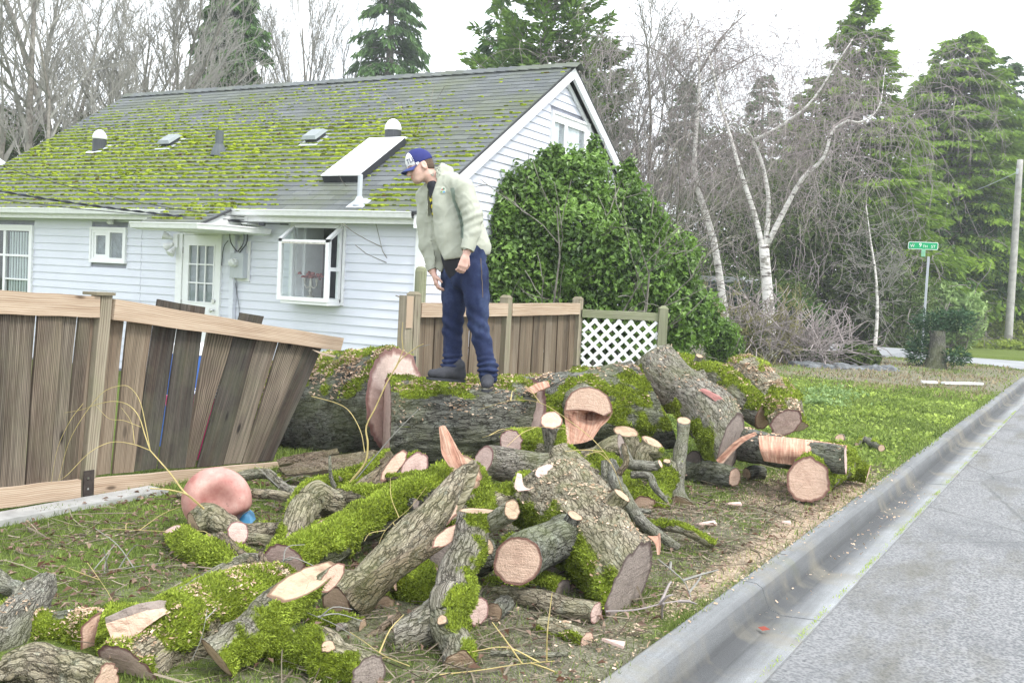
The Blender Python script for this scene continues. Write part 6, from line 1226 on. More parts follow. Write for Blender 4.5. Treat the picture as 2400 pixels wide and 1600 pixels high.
# front opening: a slit running from the collar to the hem
sp_ = [np.array(p, float) for p in ((1016, 424), (1008, 462), (1010, 512), (1015, 560), (1030, 606), (1036, 640))]; sw_ = [7, 5.5, 5, 4.5, 9, 16]
def slit(g_):
    q = g_ - CAM; z = q @ FW; x = (q @ RT) / z * F_PX + 1200; y = (q @ DN) / z * F_PX + 800; cx = np.interp(y, [p[1] for p in sp_], [p[0] for p in sp_]); hw = np.interp(y, [p[1] for p in sp_], sw_)
    return np.maximum((np.abs(x - cx) - hw) * m_, np.maximum(z - HD - .02, (418 - y) * m_))
f.apply(slit, pm(1010, 640, -.3) - .2, pm(1025, 420, .1) + .2, .008, 's')
for c_, r_ in ((pm(1096, 588, -.25), .044), (pm(1016, 634, .06), .042)): f.ell(c_, (r_, r_, r_), None, .004, 's')
V, F = f.mesh(); V = relax(V, F, 2, .4); N = vnorm(V, F)
cz_ = 1 - np.abs(pn(V * np.array([11, 11, 7]) + .6 * pn(V * 8)[:, None])) * 2; fold = .005 * pn(V * np.array([8, 8, 5])) + .009 * np.clip(cz_ - .3, 0, 1) ** 2 + .003 * pn(V * np.array([30, 30, 14]) + 4); arm_ = np.exp(-(np.linalg.norm(V - pm(1108, 512, -.22), axis=1) / .12) ** 2); fold += .006 * arm_ * np.sin((V[:, 2] - (V @ _r0) * .5) * 95)
V = V + N * fold[:, None]; z_ = (V - CAM) @ FW; X_ = ((V - CAM) @ RT) / z_ * F_PX + 1200; Y_ = ((V - CAM) @ DN) / z_ * F_PX + 800
trim = ((np.abs(X_ - np.interp(Y_, [440, 470, 500, 530, 560], [1060, 1064, 1077, 1083, 1083])) < np.interp(Y_, [440, 470, 500, 560], [5, 3.5, 5, 3])) & (Y_ > 440) & (Y_ < 558) & (z_ < HD)).astype(float)
def _jacket():
    g = G('khaki_jacket'); n = g.noise(g.pos(), 5, 5, .6); w_ = g.noise(g.pos(), 260, 2, .5); c = g.ramp(n, (.3, (.34, .355, .29)), (.7, (.43, .445, .375))); c = g.mix(g.at('trim'), c, (.22, .27, .23)); return g.out(c, .75, g.bump(g.ma('ADD', g.noise(g.pos(), 30, 4, .6), w_), .25, .006), .2)
m_jacket = _jacket(); jk = mesh_obj('jacket', V, [], [F], m_jacket, man, True, dict(trim=trim))
def band(c0, c1, r0, r1, name):
    q = MB(); c0 = np.array(c0); c1 = np.array(c1); q.tube(catmull([c0, c1], 5), np.linspace(r0, r1, 5), 22, True, trim=0.0); q.build(name, m_jacket, jk, smooth=False)
band(pm(1101, 566, -.24), pm(1095, 586, -.252), .058, .053, 'cuff'); band(pm(1011, 618, .07), pm(1016, 632, .06), .054, .050, 'cuff')
ec = pm(1040, 446, -.165); en = unit(-head + -_r0 * .15); ex = unit(np.cross(UPV, en)); ey = np.cross(en, ex); q = MB()
# emblem: find a point on the jacket front
k = np.argmin((X_ - 1040) ** 2 + (Y_ - 446) ** 2 + (z_ > HD) * 1e6 + z_ * 30); eo = V[k] + en * .006
emb = MB(); a = np.arange(14) * 2 * pi / 14; emb.add([eo + ex * .022 * cos(t) + ey * .028 * sin(t) for t in a] + [eo + en * .001], np.zeros((0, 3), int)); emb.faces(np.array([[14, i, (i + 1) % 14] for i in range(14)])); emo = emb.build('emblem', plain('embroidered_crest', (.55, .58, .5), .8), jk)
for nm, cl, (x0, x1, y0, y1) in (('crest_wave', (.12, .35, .6), (-.002, .018, -.022, -.004)), ('crest_fish', (.5, .16, .14), (-.014, .0, -.004, .014)), ('crest_tree', (.05, .16, .09), (-.002, .012, .0, .022)), ('crest_leaf', (.2, .42, .12), (-.018, -.003, -.02, -.006))):
    q = MB(); q.add([eo + ex * x + ey * y + en * .003 for x, y in ((x0, y0), (x1, (y0 * 2 + y1) / 3), ((x0 + x1) / 2, y1), (x0, (y0 + y1) / 2))], [[0, 1, 2, 3]]); q.build(nm, plain(nm, cl, .8), emo)
# jeans
f = Field(pm(1095, 745) - [.42, .42, .55], pm(1095, 745) + [.42, .42, .6], .0085)
f.cap(pm(1098, 588, .02), pm(1096, 645, .02), .146, .142, .04); f.chain([pm(1112, 640, -.05), pm(1118, 700, -.08), pm(1122, 760, -.10), pm(1136, 830, -.12), pm(1144, 866, -.13), pm(1144, 884, -.13)], [.118, .098, .077, .068, .077, .072], .016)
f.chain([pm(1068, 640, .10), pm(1064, 700, .10), pm(1061, 760, .10), pm(1060, 830, .09), pm(1058, 858, .08), pm(1060, 874, .08)], [.114, .094, .079, .071, .079, .074], .016)
f.apply(lambda g_: -(np.full(g_.shape[:-1], 1.0)), hem, hem, .01, 's') if False else None
V, F = f.mesh(); V = relax(V, F, 2, .4); N = vnorm(V, F); zz = V[:, 2]; z0_ = pm(1100, 862)[2]
fold = .008 * pn(V * np.array([10, 10, 5]) + 8) + .007 * pn(V * np.array([20, 20, 12]) + 3); low = np.exp(-((zz - z0_ - .02) / .07) ** 2); fold += low * (.011 * np.sin(zz * 150 + 3 * pn(V * 9))); kn = np.exp(-((zz - pm(1100, 765)[2]) / .12) ** 2); fold += kn * .006 * np.sin(zz * 70 + (V @ _r0) * 40)
V = V + N * fold[:, None]
def _denim():
    g = G('blue_denim'); n = g.noise(g.pos(), 5.5, 5, .65); w_ = g.noise(g.map(g.pos(), (1, 1, .3)), 320, 2, .6); c = g.ramp(n, (.32, (.006, .009, .03)), (.52, (.015, .023, .062)), (.72, (.055, .078, .15))); c = g.mix(.25, c, g.ramp(w_, (.3, (.01, .015, .06)), (.7, (.05, .07, .13)))); return g.out(c, .85, g.bump(w_, .2, .002), .15)
jn = mesh_obj('jeans', V, [], [F], _denim(), man, True)
q = MB(); z_ = (V - CAM) @ FW; X_ = ((V - CAM) @ RT) / z_ * F_PX + 1200; Y_ = ((V - CAM) @ DN) / z_ * F_PX + 800
sm = []
for y in np.linspace(606, 700, 26):
    x = np.interp(y, [606, 650, 700], [1126, 1129, 1131]); k = np.argmin((X_ - x) ** 2 + (Y_ - y) ** 2 + z_ * 40); sm.append(V[k] + N[k] * .004)
q.tube(catmull(np.array(sm)[::3], 30), .0025, 4); q.build('stitching', plain('tan_thread', (.16, .12, .08), .8), jn)
# shoes
m_shoe = plain('charcoal_shoe', (.045, .047, .055), .75, .25, 0, .2, 40, .003)
def shoe(heel, toe, w_):
    heel = np.array(heel); toe = np.array(toe); d = unit(toe - heel); sdv = unit(np.cross(UPV, d)); L = np.linalg.norm(toe - heel); f = Field(np.minimum(heel, toe) - .14, np.maximum(heel, toe) + .16, .006)
    f.chain([heel + UPV * .045, heel + d * L * .35 + UPV * .048, heel + d * L * .65 + UPV * .040, toe + UPV * .036], [.041, .042, .044, .035], .025); f.cap(heel + UPV * .04, heel + UPV * .12 + d * .01, .042, .046, .025); f.cap(heel + d * .1 + UPV * .07, heel + UPV * .1 + d * .03, .04, .046, .03)
    f.apply(lambda g_: (g_ - heel) @ UPV, heel - .3, heel + .3, .004, 's'); V, F = f.mesh(); mesh_obj('shoe', relax(V, F, 1), [], [F], m_shoe, man, True)
    q = MB(); t = np.linspace(0, 2 * pi, 25)[:-1]; ring = [heel + d * (L / 2 + (L / 2 + .045) * cos(x)) + sdv * .047 * np.sign(sin(x)) * abs(sin(x)) ** .6 for x in t]; V = [r_ + UPV * z for z in (-.012, .008) for r_ in ring]
    q.add(V, gridF(2, 24)); q.add(ring + [heel + d * L / 2], np.zeros((0, 3), int)); q.build('shoe_sole', m_black, man)
hF = pm(1078, 891, .06); tF = pm(1012, 886, -.02); hN = pm(1145, 903, -.08); tN = pm(1139, 913, -.27)
shoe(hF, tF, .05); shoe(hN, tN, .05)
# ================================================================== trees and shrubs
m_twig = plain('grey_twigs', (.25, .245, .22), .9, .1); m_twig_brown = plain('purple_brown_twigs', (.29, .255, .245), .9, .1); m_trunk = plain('trunk_bark', (.21, .195, .17), .95, .1, 0, .45, 8, .02)
m_twig_moss = plain('mossy_twigs', (.20, .19, .09), .9, .1, 0, .4, 2)
def _birch():
    g = G('birch_bark'); p = g.pos(); n = g.noise(g.map(p, (2, 2, 9)), 1.6, 5, .7); k = g.noise(p, 3.2, 4, .7); c = g.ramp(n, (.36, (.07, .06, .05)), (.46, (.62, .60, .56)), (.7, (.78, .76, .72))); c = g.mix(g.ramp(k, (.56, 0.0), (.66, .75)), c, (.13, .12, .09)); return g.out(c, .8, g.bump(n, .3, .01), .15)
m_birch = _birch()
m_cedar = M_leaf('cedar_foliage', (.03, .085, .012), (.26, .40, .05), .3, .7, .1); m_fir = M_leaf('fir_foliage', (.022, .065, .02), (.12, .22, .06), .25, .7, .1); m_pine = M_leaf('pine_foliage', (.025, .07, .016), (.17, .28, .05), .25, .7, .1)
m_laurel = M_leaf('laurel_leaves', (.022, .06, .014), (.22, .37, .07), .3, .36, .45); m_under = M_leaf('thicket_leaves', (.022, .05, .014), (.15, .21, .06), .3, .7, .1); m_rhodo = M_leaf('rhododendron_leaves', (.11, .20, .06), (.42, .56, .22), .3, .5, .3)
m_yshrub = M_leaf('yellow_green_leaves', (.10, .17, .03), (.40, .48, .08), .3, .5, .2); m_juniper = M_leaf('juniper_foliage', (.02, .055, .025), (.09, .17, .09), .25, .7, .1)
def basexy(px, d, z=.15): p = at_depth(px, 740, d); return np.array([p[0], p[1], z])
def ztop(px, py, d): return at_depth(px, py, d)[2]
def blades(P, D, L, Wd, r, jit=.25):
    """elongated foliage blades: P start, D direction, L length, Wd width"""
    D = unit(D); s_ = unit(np.cross(D, r.normal(size=P.shape))) * Wd[:, None]; m = P + D * (L * .5)[:, None]; t = P + D * L[:, None]
    V = np.stack([P, m + s_, t, m - s_], 1).reshape(-1, 3); return V, np.arange(len(P))[:, None] * 4 + np.array([[0, 1, 2, 3]])
def conifer(label, px, d, top, R, mat, group, h0=1.0, nb=170, per=70, shape=.8, droop=.35, tipup=0.0, bl=.34, bw=.035, seed=1, sparse=0, lean=0, name='conifer_tree', trunk_mat=None, spread=.3):
    r = np.random.default_rng(seed); b0 = basexy(px, d); H = ztop(px, top, d) - b0[2]; t = thing(name, label, 'tree', b0, group)
    q = MB(); zz = np.linspace(-.3, H * .99, 14); q.tube(np.stack([b0[0] + lean * zz / H + .06 * np.sin(zz), b0[1] + 0 * zz, b0[2] + zz], 1), np.linspace(.022 * H + .05, .015, 14), 8); q.build('trunk', trunk_mat or m_trunk, t, True)
    hs = np.sort(h0 + (H - h0) * r.random(nb) ** .9); P0, P1, R0, R1 = [], [], [], []; FP, FD, FL, FW_, FR = [], [], [], [], []
    for h in hs:
        f_ = (H - h) / (H - h0); L = R * f_ ** shape * r.uniform(.65, 1.1) + .12; az = r.uniform(0, 2 * pi); o = np.array([cos(az), sin(az), 0]); c = np.array([b0[0] + lean * h / H, b0[1], b0[2] + h])
        s_ = np.linspace(0, 1, 6); pz = L * (.22 * s_ - droop * s_ ** 2 * (.6 + .6 * f_) + tipup * s_ ** 3); C = c + o * (L * s_)[:, None] + UPV * pz[:, None]
        P0 += list(C[:-1]); P1 += list(C[1:]); rr_ = .012 + .016 * L; R0 += list(rr_ * (1 - s_[:-1]) + .004); R1 += list(rr_ * (1 - s_[1:]) + .004)
        n = int(per * (.25 + .9 * L / R)); u = r.uniform(.12, 1, n) ** .75; k = np.minimum((u * 5).astype(int), 4); fr = (u * 5 - k)[:, None]; p = C[k] * (1 - fr) + C[k + 1] * fr
        side = np.cross(o, UPV); tang = unit(C[k + 1] - C[k]); sg = r.choice([-1, 1], n)[:, None]
        p = p + side * sg * (L * spread * (1.05 - u) * r.random(n))[:, None] + r.normal(size=(n, 3)) * .05
        D = tang * .9 + side * sg * r.uniform(.1, 1.1, (n, 1)) - UPV * (droop * 1.1 + .25 * r.random((n, 1))) + r.normal(size=(n, 3)) * .25
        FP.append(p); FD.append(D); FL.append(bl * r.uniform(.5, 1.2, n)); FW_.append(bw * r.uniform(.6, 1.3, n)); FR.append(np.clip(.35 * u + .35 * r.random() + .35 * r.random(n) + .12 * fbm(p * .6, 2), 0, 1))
    V, F = segs(P0, P1, R0, R1, 4); mesh_obj('branches', V, [], [F], trunk_mat or m_trunk, t, False, None, dict(kind='stuff'))
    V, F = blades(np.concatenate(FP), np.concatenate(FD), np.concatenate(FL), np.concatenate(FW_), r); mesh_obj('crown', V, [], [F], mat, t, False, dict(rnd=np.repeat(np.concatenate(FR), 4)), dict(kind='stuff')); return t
def grow(out, p, d, L, r0, lvl, r, up=.12, wig=.16, kids=(6, 5, 5), ratio=.55, ang=.7, rmin=.008, gseg=5, grav=0.0):
    P = [np.array(p, float)]; dd = unit(d); n = gseg
    for i in range(n):
        dd = unit(dd + r.normal(size=3) * wig + UPV * (up - grav * (i / n))); P.append(P[-1] + dd * L / n)
    rs = np.maximum(r0 * (1 - .75 * np.arange(n + 1) / n), rmin * .8)
    for i in range(n): out.append((P[i], P[i + 1], rs[i], rs[i + 1], lvl))
    if lvl < len(kids):
        for k in range(kids[lvl]):
            u = r.uniform(.25, 1.0); i = min(int(u * n), n - 1); q = P[i] + (P[i + 1] - P[i]) * (u * n - i); ax = unit(P[i + 1] - P[i]); s_ = unit(np.cross(ax, r.normal(size=3))); a = ang * r.uniform(.6, 1.3)
            grow(out, q, ax * cos(a) + s_ * sin(a), L * ratio * r.uniform(.6, 1.15) * (1.1 - .4 * u), max(rs[i] * .6, rmin), lvl + 1, r, up, wig, kids, ratio, ang, rmin, max(3, gseg - 1), grav)
def bare(label, px, d, stems, seed, name='bare_tree', mat=None, group=None, twig=None, split=1, **kw):
    r = np.random.default_rng(seed); b0 = basexy(px, d); t = thing(name, label, 'tree', b0, group); out = []
    for (dx, H, lean, r0) in stems: grow(out, b0 + [dx, 0, 0], _r0 * lean + UPV + r.normal(size=3) * .05, H, r0, 0, r, **kw)
    for nm, sel, m, n in (('trunk', lambda l: l < split, mat or m_trunk, 7), ('twigs', lambda l: l >= split, twig or m_twig, 3)):
        o = [x for x in out if sel(x[4])]
        if o: V, F = segs([x[0] for x in o], [x[1] for x in o], [x[2] for x in o], [x[3] for x in o], n); mesh_obj(nm, V, [], [F], m, t, n > 4, None, dict(kind='stuff') if nm == 'twigs' else None)
    return t, out
TG = 'trees behind the house'
# bare broadleaf trees rising behind the far end of the roof
bare('bare maple with many upright grey stems at the far left above the roof', 20, 34, [(-1.2, 9.5, -.05, .16), (-.3, 11, .05, .2), (.5, 10, .15, .17), (1.2, 8.5, .3, .12)], 21, group=TG, kids=(10, 7, 6, 3), up=.10, wig=.13, ang=.55, rmin=.008)
bare('tallest bare grey tree between the far left maple and the first fir', 190, 38, [(-.9, 11, -.12, .17), (0, 13.5, .02, .2), (.8, 12, .16, .17), (1.5, 10, .32, .12)], 22, group=TG, kids=(11, 7, 6, 3), up=.10, wig=.13, ang=.55, rmin=.009)
bare('bare tree sweeping its branches toward the first fir', 300, 42, [(-.6, 11, .05, .15), (.3, 11.5, .18, .15), (1.0, 9, .30, .12)], 23, group=TG, kids=(11, 7, 6, 3), up=.09, wig=.12, ang=.55, rmin=.009)
conifer('dense dark green fir behind the roof ridge at left', 516, 50, -150, 3.3, m_fir, TG, h0=3, nb=320, per=170, shape=.7, droop=.5, bl=.55, bw=.07, seed=31, spread=.5)
bare('faint bare tree between the two firs, thin upright twigs', 722, 58, [(-1.6, 13, -.2, .15), (-.6, 15, -.05, .16), (.5, 15, .05, .16), (1.5, 14, .2, .14)], 24, group=TG, kids=(11, 7, 5, 2), up=.16, wig=.07, ang=.38, rmin=.010)
conifer('narrow ragged fir behind the middle of the ridge', 886, 56, -220, 3.6, m_fir, TG, h0=3, nb=260, per=130, shape=.7, droop=.55, bl=.5, bw=.06, seed=32, spread=.45)
bare('low bare twigs right of the narrow fir above the ridge', 985, 60, [(-.5, 10.5, -.15, .1), (.5, 10, .1, .1), (1.4, 9.5, .3, .1)], 25, group=TG, kids=(9, 6, 4), up=.14, wig=.09, ang=.45, rmin=.010)
conifer('thin drooping fir standing left of the big pine', 1140, 42, -30, 1.9, m_fir, TG, h0=3, nb=110, per=55, shape=.6, droop=.55, bl=.45, bw=.045, seed=33)
conifer('big bushy pine rising behind the gable peak', 1248, 36, -60, 4.1, m_pine, TG, h0=3, nb=210, per=120, shape=.5, droop=.1, tipup=.25, bl=.34, bw=.05, seed=34, spread=.45)
conifer('smaller pine at the right shoulder of the big pine by the gable', 1385, 36, 110, 1.9, m_pine, TG, h0=2, nb=120, per=85, shape=.6, droop=.15, tipup=.15, bl=.32, bw=.045, seed=35, spread=.4)
bare('bare arching tree just right of the gable', 1455, 33, [(-.5, 8.0, -.1, .09), (.2, 9.2, .1, .1), (.8, 8.4, .25, .09)], 26, group=TG, kids=(9, 7, 5, 2), up=.10, wig=.13, ang=.55, rmin=.010)
# evergreens on the right
RG = 'evergreens across the side street'
conifer('tall layered cedar whose spire is highest on the right', 1978, 47, 0, 5.6, m_cedar, RG, h0=2.5, nb=290, per=220, shape=.85, droop=.2, bl=.36, bw=.05, seed=41, spread=.45)
conifer('broad cedar with drooping boughs behind the street sign', 2214, 57, 82, 7.2, m_cedar, RG, h0=1.6, nb=340, per=230, shape=.62, droop=.3, bl=.45, bw=.066, seed=42, spread=.5)
conifer('dark fir behind the broad cedar, top just right of its tip', 2322, 64, 140, 4.6, m_fir, RG, h0=2, nb=150, per=95, shape=.7, droop=.3, bl=.45, bw=.06, seed=43, spread=.45)
conifer('dark fir at the right edge of the picture', 2425, 66, 165, 4.8, m_fir, RG, h0=1, nb=160, per=95, shape=.7, droop=.3, bl=.45, bw=.06, seed=44, spread=.45)
conifer('low dark fir filling the gap left of the utility pole', 2310, 62, 330, 4.6, m_cedar, RG, h0=.6, nb=130, per=100, shape=.6, droop=.3, bl=.4, bw=.055, seed=45, spread=.5)
conifer('olive cedar with loose crown between the spire cedar and the broad cedar', 2085, 50, 300, 3.6, m_cedar, RG, h0=1, nb=130, per=110, shape=.6, droop=.25, bl=.4, bw=.05, seed=46, spread=.5)
conifer('dim grey green fir seen through the birch twigs', 1580, 52, 190, 3.0, m_fir, RG, h0=1, nb=120, per=80, shape=.8, droop=.3, bl=.45, bw=.055, seed=47)
conifer('shaded fir behind the forked birch', 1760, 54, 180, 3.4, m_fir, RG, h0=1, nb=130, per=85, shape=.75, droop=.3, bl=.45, bw=.055, seed=48)
conifer('yellowish cedar just left of the spire cedar', 1850, 48, 230, 2.8, m_cedar, RG, h0=1, nb=120, per=100, shape=.65, droop=.25, bl=.38, bw=.05, seed=49, spread=.45)
conifer('bright green cedar filling in between the broad cedar and the right hand dark firs', 2285, 60, 190, 5.2, m_cedar, RG, h0=1, nb=200, per=150, shape=.6, droop=.3, bl=.45, bw=.062, seed=85, spread=.5)
conifer('shorter green cedar tucked between the spire cedar and the broad cedar', 2120, 59, 210, 4.6, m_cedar, RG, h0=1, nb=190, per=150, shape=.65, droop=.3, bl=.45, bw=.06, seed=86, spread=.5)
# birches
def limb(q, pts_, r0, r1, n=9): P = catmull([at_depth(*p) for p in pts_], 16); q.tube(P, np.linspace(r0, r1, 16) * .82, n); return P
b1 = thing('birch_tree', 'pale birch with a scarred leaning trunk behind the laurel bush', 'tree', basexy(1705, 31)); q = MB()
L1 = [limb(q, [(1722, 830, 31), (1700, 740, 31), (1672, 560, 31), (1630, 420, 31), (1632, 300, 31), (1640, 180, 31), (1630, 60, 31)], .17, .03)]; q.build('trunk', m_birch, b1, True); q = MB()
L1 += [limb(q, [(1638, 240, 31), (1600, 180, 31.3), (1540, 120, 31.6), (1470, 100, 32)], .05, .015, 6), limb(q, [(1640, 170, 31), (1690, 90, 30.6), (1750, 30, 30.2)], .05, .012, 6), limb(q, [(1633, 360, 31), (1580, 300, 31), (1500, 250, 31.2)], .05, .015, 6), limb(q, [(1650, 450, 31), (1600, 400, 30.7), (1530, 390, 30.6)], .04, .012, 6), limb(q, [(1640, 200, 31), (1730, 150, 31), (1800, 110, 30.6)], .04, .012, 6)]; q.build('limb', m_trunk, b1, True)
b2 = thing('birch_tree', 'white birch forking into four long pale limbs beside the verge', 'tree', basexy(1812, 29)); q = MB()
T2 = limb(q, [(1822, 858, 29), (1808, 800, 29), (1800, 700, 29), (1790, 575, 29)], .24, .17, 12); q.build('trunk', m_birch, b2, True); q = MB()
L2_ = [limb(q, [(1790, 590, 29), (1768, 500, 29.1), (1735, 400, 29.3), (1712, 320, 29.5), (1690, 250, 29.6), (1660, 120, 29.8)], .10, .03), limb(q, [(1792, 585, 29), (1802, 480, 29), (1788, 390, 29), (1765, 330, 28.8), (1748, 300, 28.7)], .09, .035), limb(q, [(1765, 330, 28.8), (1830, 295, 28.5), (1900, 240, 28.2), (1960, 150, 28), (2000, 90, 27.9)], .06, .015), limb(q, [(1795, 580, 29), (1840, 490, 28.8), (1880, 420, 28.6), (1930, 370, 28.3), (1950, 310, 28.2), (1985, 283, 28)], .10, .035), limb(q, [(1985, 283, 28), (2020, 285, 27.9), (2060, 250, 27.8), (2075, 160, 27.8)], .045, .012)]; q.build('limb', m_birch, b2, True)
b3 = thing('birch_tree', 'thin young birch stem standing alone left of the street sign', 'tree', basexy(2052, 30)); q = MB(); limb(q, [(2050, 822, 30), (2056, 730, 30), (2052, 640, 30), (2040, 560, 30), (2030, 480, 30)], .07, .012, 7); q.build('trunk', m_birch, b3, True)
r = np.random.default_rng(77); o3 = []
for _ in range(46):
    u = r.random(); p = at_depth(2036 + 18 * math.sin(u * 2), 500 + 270 * u, 30); grow(o3, p, _r0 * r.choice([-1, 1]) + UPV * .3 + r.normal(size=3) * .4, r.uniform(.5, 1.3), .012, 1, r, kids=(0, 4, 3), up=.05, rmin=.007)
V, F = segs(*[[x[k] for x in o3] for k in range(4)], 3); mesh_obj('twigs', V, [], [F], m_twig, b3, False, None, dict(kind='stuff'))
def weep(par, limbs, n, seed, lo=1.0, hi=3.6, mat=None, spread=1.5):
    r = np.random.default_rng(seed); A = [[], [], [], []]; al = np.concatenate([P[4:] for P in limbs])
    for _ in range(n):
        p = al[r.integers(len(al))] + r.normal(size=3) * [spread, spread, .35]; d = unit(r.normal(size=3) * [1, 1, .3] + UPV * .35); L = r.uniform(lo, hi); k = 7; rr_ = .0075; p = p + head * abs(r.normal()) * .9
        for i in range(k):
            q_ = p + d * L / k; A[0].append(p); A[1].append(q_); A[2].append(rr_ * (1 - .08 * i)); A[3].append(rr_ * (1 - .08 * (i + 1)))
            if r.random() < .8: s_ = q_ + unit(r.normal(size=3) * .6 - UPV * .8) * r.uniform(.15, .6); A[0].append(q_); A[1].append(s_); A[2].append(.005); A[3].append(.004)
            p = q_; d = unit(d - UPV * .42 + r.normal(size=3) * .14)
    V, F = segs(*A, 3); mesh_obj('twigs', V, [], [F], mat or m_twig_brown, par, False, None, dict(kind='stuff'))
weep(b1, L1, 950, 5, spread=1.5); weep(b2, L2_, 650, 6, spread=1.4)
# leafy masses
def leaves(P, Nn, r, L, wd, fold=.2):
    D = unit(np.cross(Nn, r.normal(size=P.shape))); S_ = np.cross(Nn, D); L = (L * r.uniform(.6, 1.25, len(P)))[:, None]; W_ = L * wd; t = P + D * L - Nn * L * fold; m = P + D * L * .45
    V = np.stack([P, m + S_ * W_ + Nn * L * .1, t, m - S_ * W_ + Nn * L * .1], 1).reshape(-1, 3); i = np.arange(len(P))[:, None] * 4; return V, np.concatenate([i + [[0, 1, 2]], i + [[0, 2, 3]]])
def blob(r, clumps, n, shell=.35, up=.4):
    """points and normals through a set of ellipsoids (centre, radii)"""
    w_ = np.array([c[1][0] * c[1][2] for c in clumps]); k = r.choice(len(clumps), n, p=w_ / w_.sum()); d = unit(r.normal(size=(n, 3))); rad = r.random(n) ** shell
    rad = rad * (1 + .34 * fbm(d * 2.6 + k[:, None] * 3.7, 3)); C = np.array([c[0] for c in clumps]); R = np.array([c[1] for c in clumps]); P = C[k] + d * R[k] * rad[:, None]; return P, unit(d + UPV * up + .8 * r.normal(size=(n, 3))), rad
def shrub(name, label, cat, clumps, n, mat, L, wd=.28, seed=1, stems=None, shell=.3, group=None, stuff=True, kindstuff=False):
    r = np.random.default_rng(seed); P, N_, rad = blob(r, clumps, n, shell); P[:, 2] = np.maximum(P[:, 2], .16); V, F = leaves(P, N_, r, L, wd); c = np.mean([c[0] for c in clumps], 0)
    rv = np.clip(.08 + .95 * (rad - .6) + .42 * r.random(n) ** 1.5 + .38 * fbm(P * 1.6, 3), 0, 1)  # shade of the gaps put into leaf colour: inner leaves darker, tips lighter
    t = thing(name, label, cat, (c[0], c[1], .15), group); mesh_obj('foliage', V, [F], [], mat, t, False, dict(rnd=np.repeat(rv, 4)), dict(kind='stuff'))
    o = []; 
    for _ in range(stems or 10): cc, R = clumps[r.integers(len(clumps))]; grow(o, [c[0] + r.normal() * .25, c[1] + r.normal() * .25, .1], np.array(cc) - [c[0], c[1], .1] + r.normal(size=3) * .3, np.linalg.norm(np.array(cc) - [c[0], c[1], .1]) * 1.15, .03, 0, r, kids=(4, 3), up=.02, rmin=.006)
    V, F = segs(*[[x[k] for x in o] for k in range(4)], 4); mesh_obj('stems', V, [], [F], m_trunk, t, False, None, dict(kind='stuff')); return t
def E_(px, py, d, rx, ry, rz=None): return (at_depth(px, py, d), np.array([rx * d / F_PX, (rz or rx) * d / F_PX, ry * d / F_PX]))
shrub('laurel_bush', 'big glossy green evergreen bush beside the house gable behind the fence', 'bush',
      [E_(1250, 480, 14.6, 110, 100), E_(1350, 430, 14.8, 80, 80), E_(1215, 600, 14.4, 95, 120), E_(1330, 570, 14.6, 150, 130), E_(1460, 540, 15, 100, 110), E_(1420, 660, 14.8, 150, 130), E_(1560, 640, 15.2, 80, 110), E_(1580, 740, 15, 90, 90), E_(1240, 700, 14.6, 120, 90), E_(1640, 740, 15.3, 50, 60), E_(1290, 385, 14.8, 42, 40), E_(1470, 430, 15.2, 30, 40), E_(1180, 470, 14.4, 50, 60), E_(1395, 385, 15, 28, 45), E_(1300, 365, 14.8, 20, 28), E_(1390, 350, 15, 12, 36), E_(1340, 380, 14.6, 16, 26), E_(1475, 400, 15.2, 12, 34), E_(1160, 520, 14.3, 40, 40), E_(1525, 530, 15.2, 45, 45), E_(1600, 600, 15.4, 32, 36), E_(1175, 640, 14.2, 50, 60), E_(1450, 800, 14.6, 90, 60), E_(1380, 790, 14.4, 60, 60)], 62000, m_laurel, .085, .3, 51, 30, .22)
shrub('bush', 'small pale green bush at the right foot of the evergreen bush', 'bush', [E_(1690, 800, 17, 42, 55), E_(1720, 815, 17.3, 24, 40)], 5000, m_laurel, .07, .2, 52)
shrub('rhododendron_bush', 'rounded pale green rhododendron behind the street sign post', 'bush', [E_(2210, 735, 43.5, 82, 70), E_(2160, 760, 43.2, 60, 55), E_(2265, 750, 43.6, 40, 60)], 9000, m_rhodo, .26, .2, 53)
shrub('bush', 'bright yellow green shrub at the foot of the utility pole', 'bush', [E_(2330, 775, 52, 50, 34), E_(2385, 785, 52, 45, 30)], 4000, m_yshrub, .24, .25, 54)
shrub('bush', 'low dark shrub on top of the rock wall', 'bush', [E_(2005, 832, 26, 42, 26), E_(2035, 838, 26.2, 28, 22)], 3500, m_under, .10, .28, 55)
shrub('conifer_bush', 'dark drooping evergreen bush right of the forked birch', 'bush', [E_(1870, 760, 33, 60, 60), E_(1905, 790, 33, 40, 40), E_(1830, 740, 33.4, 50, 50)], 6000, m_fir, .16, .16, 56)
def thicket(name, label, clumps, n, tw, seed, mat=m_under, L=.2, d=40):
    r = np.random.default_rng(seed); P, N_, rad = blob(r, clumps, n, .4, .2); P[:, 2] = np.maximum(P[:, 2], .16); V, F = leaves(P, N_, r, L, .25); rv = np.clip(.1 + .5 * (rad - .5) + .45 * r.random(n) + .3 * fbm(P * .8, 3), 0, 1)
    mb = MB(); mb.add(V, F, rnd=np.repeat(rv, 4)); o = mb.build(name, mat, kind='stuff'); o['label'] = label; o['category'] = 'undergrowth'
    A = [[], [], [], []]
    for _ in range(tw):
        cc, R = clumps[r.integers(len(clumps))]; p = cc + R * r.normal(size=3) * .55; dd = unit(r.normal(size=3) + UPV * .5)
        for i in range(4): q_ = p + dd * .35; A[0].append(p); A[1].append(q_); A[2].append(.012); A[3].append(.010); p = q_; dd = unit(dd + r.normal(size=3) * .35 - UPV * .08)
    V, F = segs(*A, 3); mesh_obj('twigs', V, [], [F], m_twig_brown, o, False, None, dict(kind='stuff'))
